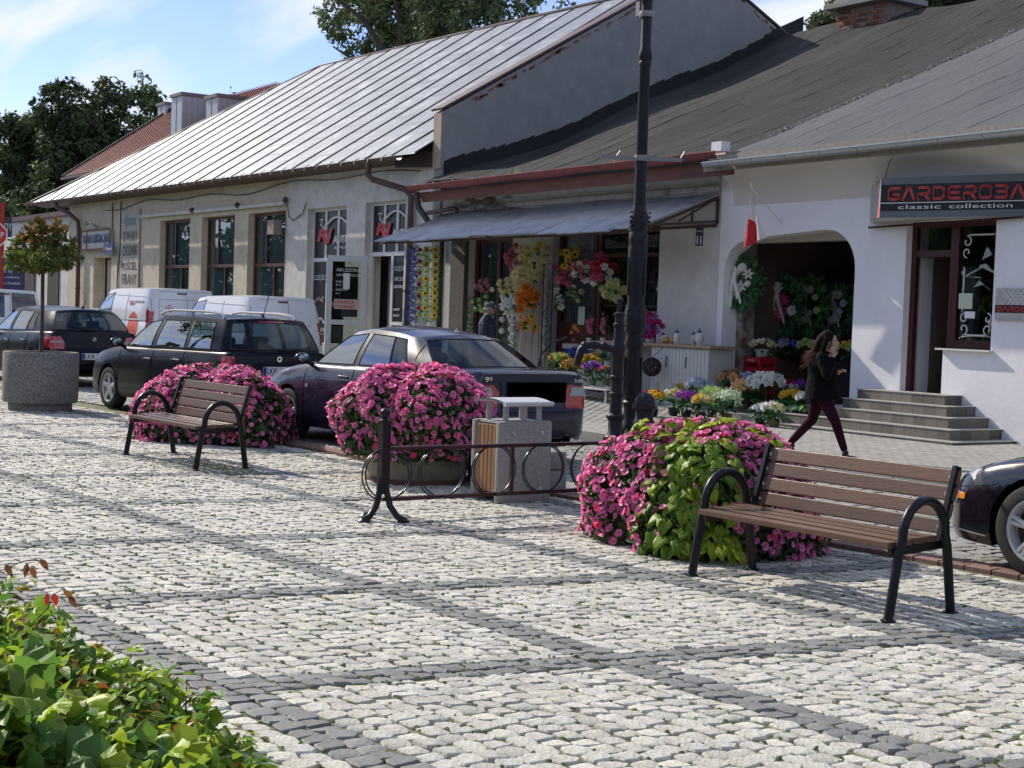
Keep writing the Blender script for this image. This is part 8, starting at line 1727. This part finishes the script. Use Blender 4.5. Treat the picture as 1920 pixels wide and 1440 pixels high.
strand(945, 545, 640, 17.1, 'green garland with white round blooms behind the man', 'disc', 'white', .12, .24, (.5, 1.2, .7)); strand(962, 560, 660, 17.0, 'green garland with white round blooms right of the man', 'disc', 'white', .12, .18, (.5, 1.2, .7)); strand(925, 530, 625, 17.3, 'darker green garland with white blooms beside the left window', 'disc', 'white', .1, .3, (.4, .8, .6)); strand(885, 555, 630, 17.4, 'dark garland with tiny pale blooms at the window edge', 'disc', 'pink', .06, .3, (.3, .5, .4))
rk_ = thing('display_rack', 'narrow black lattice display rack right of the flower bunches', 'rack', tuple(FY(1028, 700, 17.1))); a, b = FY(1020, 495, 17.1), FY(1034, 495, 17.1); x0, x1 = float(a[0]), float(b[0])+.06; zt2 = float(a[2]); m = MB()
for x in (x0, x1): m.bar((x, 17.1, .35), (x, 17.1, zt2), .022)
m.part('post', mat('rack_black', (.02, .02, .022), .5), rk_); n = 9; m = MB()
for k in range(n): z0_, z1_ = lerp(.5, zt2, k/n), lerp(.5, zt2, (k+1)/n); m.bar((x0, 17.1, z1_), (x1, 17.1, z1_), .016); m.bar((x0 if k % 2 else x1, 17.1, z0_), (x1 if k % 2 else x0, 17.1, z1_), .012)
m.part('lattice', mat('rack_black'), rk_, kind='stuff')
bd = thing('leaning_board', 'pale plank board leaning behind the flower rack', 'board', tuple(FY(990, 690, 17.2))); 
for k in range(5): xq = float(FY(968+k*12, 600, 17.5)[0]); MB().bb((xq, 17.45, .4), (xq+.2, 17.47, 2.6)).part('plank', mat('pale_plank', (.34, .29, .27), .8, n=(4, .2), stretch=(4, 4, .5)), bd)
nt_ = thing('price_note', 'small pale green paper note taped to the shop door', 'note', tuple(FY(1090, 590, 17.6))); p = FY(1090, 592, 17.62); MB().box((p[0], p[1], p[2]), (.22, .004, .36)).part('paper', mat('note_green', (.40, .52, .42), .7), nt_)
hr = thing('handrail', 'black curved handrail in front of the shop door', 'handrail', tuple(FY(1010, 700, 17.0))); MB().tube([FY(1008, 690, 16.9), FY(1015, 665, 16.9), FY(1035, 642, 16.9), FY(1065, 632, 16.9)], .02, 6).part('rail', mat('rack_black'), hr, smooth=True)
def wreath(px0, py0, px1, py1, Y, lb, blooms, bs, ribbonc, rib=True, leafc=(1, 1, 1), nb=9, lean=.25, bow=.5):
 A_ = FY(px0, py0, Y); B_ = FY(px1, py1, Y); c = (A_+B_)/2; rw, rh = abs(B_[0]-A_[0])/2*1.0, abs(A_[2]-B_[2])/2; t = thing('funeral_wreath', lb, 'wreath', tuple(c), 0, 'funeral wreaths in the arch'); lm_ = MB()
 for k in range(260):
  a = rs.uniform(0, 6.3); q = rs.uniform(.55, 1.05); p = Vector((rw*q*cos(a), rs.uniform(-.08, .06), rh*q*sin(a))); x_ = (Vector((cos(a), -.2, sin(a)))+rnd_dir(rs)*.6).normalized(); nn_ = (Vector((.4, -1, .1))+rnd_dir(rs)*.4); nn_ = (nn_-x_*nn_.dot(x_)).normalized(); y_ = nn_.cross(x_); s_ = rs.uniform(.1, .19); tt = rs.uniform(.5, 1.4)
  inst(lm_, lfm[0], Matrix(((x_.x*s_, y_.x*s_, nn_.x*s_, p.x), (x_.y*s_, y_.y*s_, nn_.y*s_, p.y), (x_.z*s_, y_.z*s_, nn_.z*s_, p.z), (0, 0, 0, 1))), tuple(tt*c_ for c_ in leafc))
 lm_.part('leaves', gl_leaf, t, fix=False, local=True, kind='stuff')
 for k in range(nb):
  kd, cl = blooms[k % len(blooms)]; a = 2*pi*k/nb+.5; q = rs.uniform(.2, .8); o = link('bloom', bloom_mesh(kd, cl), t); o.matrix_local = look(Vector((.5, -.8, .1))+rnd_dir(rs)*.2, rs.uniform(0, 6), Vector((rw*q*cos(a), -.12, rh*q*sin(a))), bs*rs.uniform(.7, 1.2))
 if rib:
  b_ = MB(); bx_, bz = .0, rh*bow
  for a in (.4, 1.2, 1.9, 2.7, -.4, 3.5): b_.tube([(bx_, -.15, bz), (bx_+.10*cos(a), -.2, bz+.10*sin(a)), (bx_+.13*cos(a+.4), -.17, bz+.11*sin(a+.4)), (bx_, -.15, bz)], .022, 4, flat=.25)
  b_.part('bow', mat('ribbon_'+ribbonc, dict(white=(.8, .8, .76), grey=(.33, .35, .33))[ribbonc], .4), t, local=True, fix=False)
  for dx_, L_ in ((-.28, 1.5), (.12, 1.15), (.38, 1.35)):
   s_ = MB(); W_ = .035; pts = [(bx_+dx_*rh*f*(1.1 if dx_ < 0 else .9), -.16-.03*sin(f*5), bz-L_*rh*f) for f in np.linspace(0, 1, 8)]
   V = [(x-W_, y, z) for x, y, z in pts]+[(x+W_, y-.015, z) for x, y, z in pts]; s_.add(V, [(k, k+1, 9+k, 8+k) for k in range(7)]); s_.part('ribbon', MATS['ribbon_'+ribbonc], t, local=True, fix=False, smooth=True)
 return t
wreath(1360, 487, 1422, 572, 18.1, 'large green wreath with white anthuriums and bow on the arch pier', [('star', 'white'), ('disc', 'white'), ('mum', 'white'), ('disc', 'white')], .2, 'white', leafc=(.55, .9, .55), nb=10, bow=.4)
wreath(1440, 525, 1500, 625, 19.2, 'wreath with crimson poinsettias and long white ribbons in the arch', [('star', 'magenta'), ('star', 'magenta'), ('mum', 'white')], .24, 'white', leafc=(.8, 1, 1), nb=9, bow=.7)
wreath(1495, 525, 1545, 625, 19.6, 'wreath with pale green blooms and long ribbon, third in the arch', [('rose', 'lime'), ('mum', 'mint')], .16, 'grey', leafc=(1.2, 1.2, .8), nb=9, bow=.6)
wreath(1548, 540, 1600, 625, 19.9, 'darkest wreath with grey white blooms at the right inside the arch', [('rose', 'ice'), ('spiky', 'white')], .18, 'grey', leafc=(.6, .8, .8), nb=8, bow=.6)
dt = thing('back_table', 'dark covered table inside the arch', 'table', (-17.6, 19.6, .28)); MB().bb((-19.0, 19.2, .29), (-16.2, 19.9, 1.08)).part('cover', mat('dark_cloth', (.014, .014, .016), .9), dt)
crm = mat('crate_red', (.42, .02, .03), .4)
for k, (cz, lb) in enumerate(((.29, 'lowest of three stacked red beer crates, half hidden by flower pots'), (.565, 'middle one of three stacked red beer crates under the arch'), (.84, 'topmost red beer crate carrying the white flower bowl'))):
 x0, x1 = -19.97, -19.52; t = thing('beer_crate', lb, 'crate', ((x0+x1)/2, 18.4, cz), 0, 'stacked red beer crates'); h = .265
 m = MB(); m.bb((x0, 18.2, cz), (x1, 18.23, cz+.09)); m.bb((x0, 18.2, cz+.16), (x1, 18.23, cz+h)); [m.bb((x_, 18.2, cz+.09), (x_+.05, 18.23, cz+.16)) for x_ in (x0, x1-.05)]; m.bb((x1-.03, 18.231, cz), (x1, 18.6, cz+.09)); m.bb((x1-.03, 18.231, cz+.16), (x1, 18.6, cz+h)); m.bb((x1-.03, 18.231, cz+.0901), (x1, 18.28, cz+.1599)); m.bb((x1-.03, 18.55, cz+.0901), (x1, 18.6, cz+.1599)); m.bb((x0, 18.57, cz), (x1-.03, 18.6, cz+h)); m.bb((x0, 18.231, cz), (x0+.03, 18.57, cz+h)); m.bb((x0+.03, 18.231, cz), (x1-.03, 18.57, cz+.02)); m.part('crate_body', crm, t)
 put_text('ŻYWIEC', .06, whitep, t, (x0+.12, 18.197, cz+.19), fit=(.2, .04))
p = FY(1430, 667, 18.75); bouquet('flower_bowl', 'white bowl of cream blossoms standing on the red crates', 'flower bowl', (-19.7, 18.4, 1.11), [('rose', 'white'), ('rose', 'pale')], .1, .2, rs, pot='white', potr=.13, poth=.14, n=16, height=.16, leafc=(2, 2, 1.2))
for px, py, Y, lb, bl_, sz, sp_, n_ in ((1470, 665, 19.3, 'pot of bluish white hydrangeas on the dark table', [('rose', 'ice'), ('rose', 'lav')], .15, .2, 11), (1492, 662, 19.4, 'pot of dark blue flowers on the dark table', [('rose', 'blue')], .1, .16, 12), (1518, 662, 19.4, 'pot of pale green yellow leaves on the dark table', [('rose', 'lime'), ('rose', 'pale')], .14, .18, 9), (1588, 655, 19.0, 'pot of yellow pansies at the right inside the arch', [('rose', 'yellow'), ('rose', 'lime')], .13, .17, 8)):
 p = FY(px, py, Y); bouquet('flower_pot', lb, 'potted flowers', (p[0], Y, 1.085), bl_, sz, sp_, rs, pot='black', n=n_, height=.2, group='potted flowers inside the arch')
gr_ = thing('wire_rack', 'black wire grid stand in front of a yellow panel inside the arch', 'rack', (-19.2, 18.9, .3)); m = MB(); xa, xb = float(FY(1402, 600, 18.95)[0]), float(FY(1442, 600, 18.95)[0]); zt3 = float(FY(1402, 575, 18.95)[2])
for k in range(7): x = lerp(xa, xb, k/6); m.bar((x, 18.95, .9), (x, 18.95, zt3), .008)
for z in (1.1, 1.45, zt3): m.bar((xa, 18.94, z), (xb, 18.94, z), .008)
m.part('grid', mat('rack_black'), gr_, kind='stuff'); MB().bb((xa-.05, 19.1, 1.35), (xb, 19.12, zt3-.05)).part('panel', mat('panel_yellow', (.25, .19, .05), .7), gr_)
# ---------------------------------------------------------------- people
def blob(name, fn, voxel, m_, parent, smooth_it=4, inflate=0):
 mb = MB(); fn(mb); me = mb.mesh('tmp', m_); bm = bmesh.new(); bm.from_mesh(me); bmesh.ops.recalc_face_normals(bm, faces=bm.faces); bm.to_mesh(me); bm.free()
 o = bpy.data.objects.new('tmp', me); COL.objects.link(o); md = o.modifiers.new('r', 'REMESH'); md.mode = 'VOXEL'; md.voxel_size = voxel; md.use_smooth_shade = True
 if smooth_it: sm_ = o.modifiers.new('s', 'SMOOTH'); sm_.iterations = smooth_it; sm_.factor = .5
 dg = bpy.context.evaluated_depsgraph_get(); me2 = bpy.data.meshes.new_from_object(o.evaluated_get(dg)); bpy.data.objects.remove(o); me2.name = name; me2.materials.clear(); me2.materials.append(m_)
 me2.polygons.foreach_set('use_smooth', [True]*len(me2.polygons)); me2.update(); return link(name, me2, parent)
def limb(mb, pts, rr_):
 pts = [Vector(p) for p in pts]
 for i in range(len(pts)-1):
  a, b = pts[i], pts[i+1]; r1, r2 = rr_[i], rr_[i+1]; mb.tube([a, b], [r1, r2], 12); mb.sphere(tuple(a), r1, 12, 8)
 mb.sphere(tuple(pts[-1]), rr_[-1], 12, 8)
skin = mat('skin', (.42, .25, .18), .55); hairm = mat('dark_hair', (.008, .006, .005), .8, spec=.1, n=(30, .4), stretch=(1, 1, .2)); hairend = mat('hair_ends', (.16, .055, .03), .5)
coatm = mat('black_coat', (.006, .006, .007), .85, spec=.08, bump=(14, .02)); troum = mat('burgundy_trousers', (.030, .005, .014), .85, spec=.1, bump=(10, .008)); bootm = mat('black_boot', (.01, .009, .009), .5)
def hand(mb, w, d, up, s_=1.0, curl=.5):
 """w wrist, d direction, up = back of hand"""
 w = Vector(w); d = Vector(d).normalized(); up = Vector(up); up = (up-d*up.dot(d)).normalized(); sd = d.cross(up)
 mb.tube([w-d*.01, w+d*.04*s_, w+d*.085*s_], [.024*s_, .034*s_, .036*s_], 10, flat=.55); k = w+d*.085*s_
 for i, L_ in enumerate((.07, .078, .072, .056)):
  o = k+sd*(.0265-i*.0177)*s_; a = o+d*L_*.45*s_; b = a+(d*cos(curl)-up*sin(curl))*L_*.35*s_; c = b+(d*cos(curl*2)-up*sin(curl*2))*L_*.3*s_; mb.tube([o-d*.02, o, a, b, c], [.0095*s_]*4+[.007*s_], 6)
 o = w+d*.03*s_+sd*.03*s_; mb.tube([o-sd*.015, o, o+(d*.7+sd*.7)*.035*s_, o+(d*.9+sd*.5)*.065*s_], [.013*s_, .012*s_, .010*s_, .008*s_], 6)
wf = G(1590, 862, .09); hd_ = Vector((.80, .60, 0)).normalized(); wz = zg(wf[0], wf[1])+.088; ww = thing('person', 'woman in black coat and burgundy trousers walking right, holding a phone to her ear', 'person', (wf[0]-hd_.x*.36, wf[1]-hd_.y*.36, wz), math.atan2(hd_.y, hd_.x))
HS = .96
Hip = Vector((-.0, 0, .86)); 
def trou(mb):
 limb(mb, [(.0, -.08, .84), (.20, -.09, .50), (.33, -.08, .14)], [.105, .068, .047]); limb(mb, [(-.02, .08, .84), (-.10, .09, .48), (-.36, .08, .17)], [.105, .068, .047])
 mb.sphere((-.02, 0, .88), .15, 14, 10, sc=(.85, 1.05, .8))
blob('trousers', trou, .014, troum, ww)
def bod(mb):
 limb(mb, [(.33, -.08, .16), (.345, -.08, .07), (.36, -.08, .05)], [.036, .036, .036]); limb(mb, [(-.36, .08, .19), (-.40, .08, .12), (-.37, .08, .09)], [.036, .034, .034])
 limb(mb, [(.33, -.08, .16), (.2, -.09, .5), (.0, -.05, .86), (.0, 0, 1.1), (.03, 0, 1.28)], [.03, .045, .07, .09, .08]); limb(mb, [(-.36, .08, .19), (-.1, .09, .48), (0, .05, .86)], [.03, .045, .07])
 limb(mb, [(.03, 0, 1.26), (.06, 0, 1.36), (.075, 0, 1.41)], [.05, .046, .05])
 mb.sphere((.085, 0, 1.475), .1, 18, 14, sc=(.92, .76, 1.08)); mb.sphere((.135, 0, 1.43), .06, 12, 8, sc=(.9, .85, 1.0)); mb.sphere((.165, 0, 1.395), .028, 10, 6)
 mb.tube([(.172, 0, 1.485), (.198, 0, 1.452), (.18, 0, 1.445)], [.008, .014, .01], 6); mb.sphere((.175, 0, 1.418), .02, 8, 6, sc=(.7, 1.1, .5))
 for s_ in (1, -1): mb.sphere((.155, s_*.034, 1.482), .016, 8, 6, sc=(.8, 1, .7)); mb.sphere((.08, s_*.078, 1.46), .024, 8, 6, sc=(.6, .4, 1))
 limb(mb, [(.02, -.17, 1.24), (.10, -.25, 1.04), (.16, -.13, 1.27)], [.045, .036, .026]); limb(mb, [(.02, .17, 1.24), (.0, .2, 1.0), (.2, .05, 1.08)], [.045, .036, .026])
 hand(mb, (.16, -.13, 1.28), (-.1, .12, .9), (.6, -.8, 0), .95, .7); hand(mb, (.2, .04, 1.085), (.7, -.55, .35), (0, .2, 1), .95, .9)
blob('body', bod, .0085, skin, ww, 2)
def jack(mb):
 mb.tube([(.03, 0, .73), (.02, 0, .86), (-.0, 0, 1.04), (.0, 0, 1.16), (.015, 0, 1.28)], [.24, .215, .17, .175, .13], 18, flat=.85)
 limb(mb, [(.01, -.135, 1.27), (.01, .135, 1.27)], [.075, .075]); mb.tube([(.02, 0, 1.28), (.045, 0, 1.355)], [.085, .062], 14)
 limb(mb, [(.01, -.15, 1.26), (.10, -.245, 1.04), (.155, -.145, 1.245)], [.066, .056, .042]); limb(mb, [(.01, .15, 1.26), (-.0, .2, 1.01), (.185, .07, 1.075)], [.066, .056, .042])
 mb.tube([(-.06, .03, .86), (-.12, .05, .72)], [.15, .10], 12, flat=.8)
blob('coat', jack, .013, coatm, ww)
def hair(mb):
 mb.sphere((.055, 0, 1.505), .108, 18, 12, sc=(.95, .86, 1.0)); mb.tube([(.02, 0, 1.52), (-.04, 0, 1.42), (-.07, 0, 1.30), (-.12, 0, 1.20)], [.09, .085, .075, .04], 12, flat=.9)
 mb.tube([(.06, -.07, 1.52), (.035, -.085, 1.42), (-.0, -.085, 1.30), (-.06, -.08, 1.18)], [.04, .035, .035, .012], 8); mb.tube([(.05, .07, 1.52), (.02, .085, 1.42), (-.02, .08, 1.3)], [.04, .035, .02], 8)
blob('hair', hair, .011, hairm, ww, 2)
m = MB(); rs = random.Random(6)
for k in range(90):
 a = Vector((-.06+rs.uniform(-.05, .05), rs.uniform(-.07, .07), 1.34+rs.uniform(-.08, .08))); m.tube([a, a+Vector((-.06, rs.uniform(-.03, .03), -.07)), a+Vector((-.13+rs.uniform(-.05, .05), rs.uniform(-.05, .05), -.13+rs.uniform(-.05, .06)))], [.006, .005, .0015], 4)
m.part('hair_ends', hairend, ww, local=True, kind='stuff', smooth=True)
for (x, y, z, tl) in ((.36, -.08, 0, 0), (-.39, .08, .055, .65)):
 def bt_(mb, x=x, y=y, z=z, tl=tl):
  R_ = Matrix.Rotation(tl, 3, 'Y')
  def q(v): return tuple(R_ @ Vector(v)+Vector((x, y, z)))
  mb.tube([q((-.035, 0, .035)), q((.03, 0, .035)), q((.10, 0, .028)), q((.15, 0, .022))], [.036, .036, .036, .022], 10, flat=.85); mb.tube([q((-.015, 0, .03)), q((-.01, 0, .12))], [.04, .040], 10)
  mb.box(q((-.035, 0, .012)), (.05, .05, .024), rot=(0, tl, 0)); mb.box(q((.04, 0, .006)), (.19, .066, .012), rot=(0, tl, 0))
 blob('boot', bt_, .0085, bootm, ww, 1)
m = MB(); m.box((.115, -.105, 1.44), (.02, .012, .13), rot=(0, .25, 0)); m.part('phone', blackpl, ww, local=True)
for s_ in (1, -1): m = MB(); m.sphere((.167, s_*.034, 1.482), .009, 8, 6); m.part('eye', mat('eye_dark', (.02, .015, .01), .2), ww, local=True)
m = MB(); m.tube([(.172, -.018, 1.42), (.184, 0, 1.42), (.172, .018, 1.42)], .005, 5); m.part('lips', mat('lips', (.35, .10, .09), .5), ww, local=True)
ww.scale = (HS, HS, HS)
mp_ = FY(912, 640, 16.0); mz = zg(mp_[0], 16.0)+.085; mhead = float(FY(912, 568, 16.0)[2]); mn = thing('person', 'elderly man in cap, glasses and dark checked shirt behind the saloon', 'person', (mp_[0], 16.0, mz), math.atan2(.75, .66)); ms = (mhead-mz)/1.72
plaid = mat('plaid_shirt', (.012, .018, .05), .8, n=(9, .2)); t_ = plaid.node_tree; b_ = t_.nodes['Principled BSDF']; wv = t_.nodes.new('ShaderNodeTexChecker'); wv.inputs['Scale'].default_value = 22; wv.inputs['Color1'].default_value = (.010, .014, .04, 1); wv.inputs['Color2'].default_value = (.05, .06, .10, 1); tcx = t_.nodes.new('ShaderNodeTexCoord'); t_.links.new(tcx.outputs['Object'], wv.inputs['Vector']); t_.links.new(wv.outputs[0], b_.inputs['Base Color'])
def mb1(mb):
 limb(mb, [(.0, -.09, .86), (.03, -.1, .48), (.0, -.1, .06)], [.11, .07, .05]); limb(mb, [(.0, .09, .86), (-.03, .1, .48), (-.04, .1, .06)], [.11, .07, .05]); mb.sphere((0, 0, .92), .17, 14, 10, sc=(.8, 1, .8))
blob('trousers', mb1, .016, mat('grey_trousers', (.05, .05, .055), .8), mn)
def mb2(mb):
 mb.tube([(-.0, 0, .88), (.02, 0, 1.05), (.0, 0, 1.3), (0, 0, 1.42)], [.17, .19, .185, .12], 18, flat=.85); limb(mb, [(0, -.17, 1.4), (0, .17, 1.4)], [.08, .08]); mb.tube([(0, 0, 1.42), (.02, 0, 1.49)], [.09, .07], 12)
 limb(mb, [(0, -.2, 1.38), (-.03, -.25, 1.12), (.08, -.22, .9)], [.07, .06, .045]); limb(mb, [(0, .2, 1.38), (-.03, .25, 1.12), (.08, .22, .9)], [.07, .06, .045])
blob('shirt', mb2, .016, plaid, mn)
def mb3(mb):
 limb(mb, [(.0, 0, 1.2), (.02, 0, 1.45), (.04, 0, 1.53)], [.1, .055, .055]); mb.sphere((.045, 0, 1.605), .1, 18, 12, sc=(.95, .78, 1.1)); mb.sphere((.1, 0, 1.55), .06, 12, 8, sc=(.9, .85, 1)); mb.tube([(.135, 0, 1.615), (.165, 0, 1.575), (.145, 0, 1.57)], [.008, .016, .01], 6); mb.sphere((.13, 0, 1.525), .03, 8, 6)
 for s_ in (1, -1): mb.sphere((.04, s_*.083, 1.59), .028, 8, 6, sc=(.6, .4, 1)); limb(mb, [(0, s_*.2, 1.38), (-.03, s_*.25, 1.12), (.1, s_*.22, .88)], [.04, .035, .028]); hand(mb, (.1, s_*.22, .88), (.3, 0, -.9), (0, s_, 0), 1, .3)
 for s_ in (1, -1): limb(mb, [(.0, s_*.1, .9), (0, s_*.1, .1)], [.06, .035])
 limb(mb, [(0, 0, .9), (0, 0, 1.2)], [.1, .1]); limb(mb, [(0, -.2, 1.38), (0, .2, 1.38)], [.05, .05])
blob('body', mb3, .011, mat('old_skin', (.38, .20, .14), .6), mn, 2)
m = MB(); m.lathe([(.10, 1.63), (.108, 1.65), (.104, 1.69), (.07, 1.725), (.001, 1.735)], 18, (.035, 0, 0)); m.box((.155, 0, 1.645), (.10, .13, .012), rot=(0, .15, 0)); m.part('cap', mat('grey_cap', (.07, .08, .085), .8), mn, local=True, smooth=True, sharp=50)
m = MB(); m.lathe([(.095, 1.57), (.103, 1.60), (.103, 1.635)], 18, (.02, 0, 0), sy=.86); m.part('grey_hair', mat('grey_hair', (.4, .4, .4), .8), mn, local=True)
m = MB(); [m.tube([(.138+.0*a, s_*.035+.024*cos(a), 1.605+.02*sin(a)) for a in np.linspace(0, 6.28, 12)[:-1]], .003, 4, closed=True) for s_ in (1, -1)]; m.tube([(.138, -.06, 1.608), (.05, -.085, 1.605)], .003, 4); m.part('glasses', blackpl, mn, local=True)
for s_ in (1, -1): m = MB(); m.tube([(-.07, s_*.1, .04), (.02, s_*.1, .05), (.14, s_*.1, .03)], [.04, .045, .03], 10, flat=.8); m.part('shoe', bootm, mn, local=True, smooth=True)
mn.scale = (ms, ms, ms)
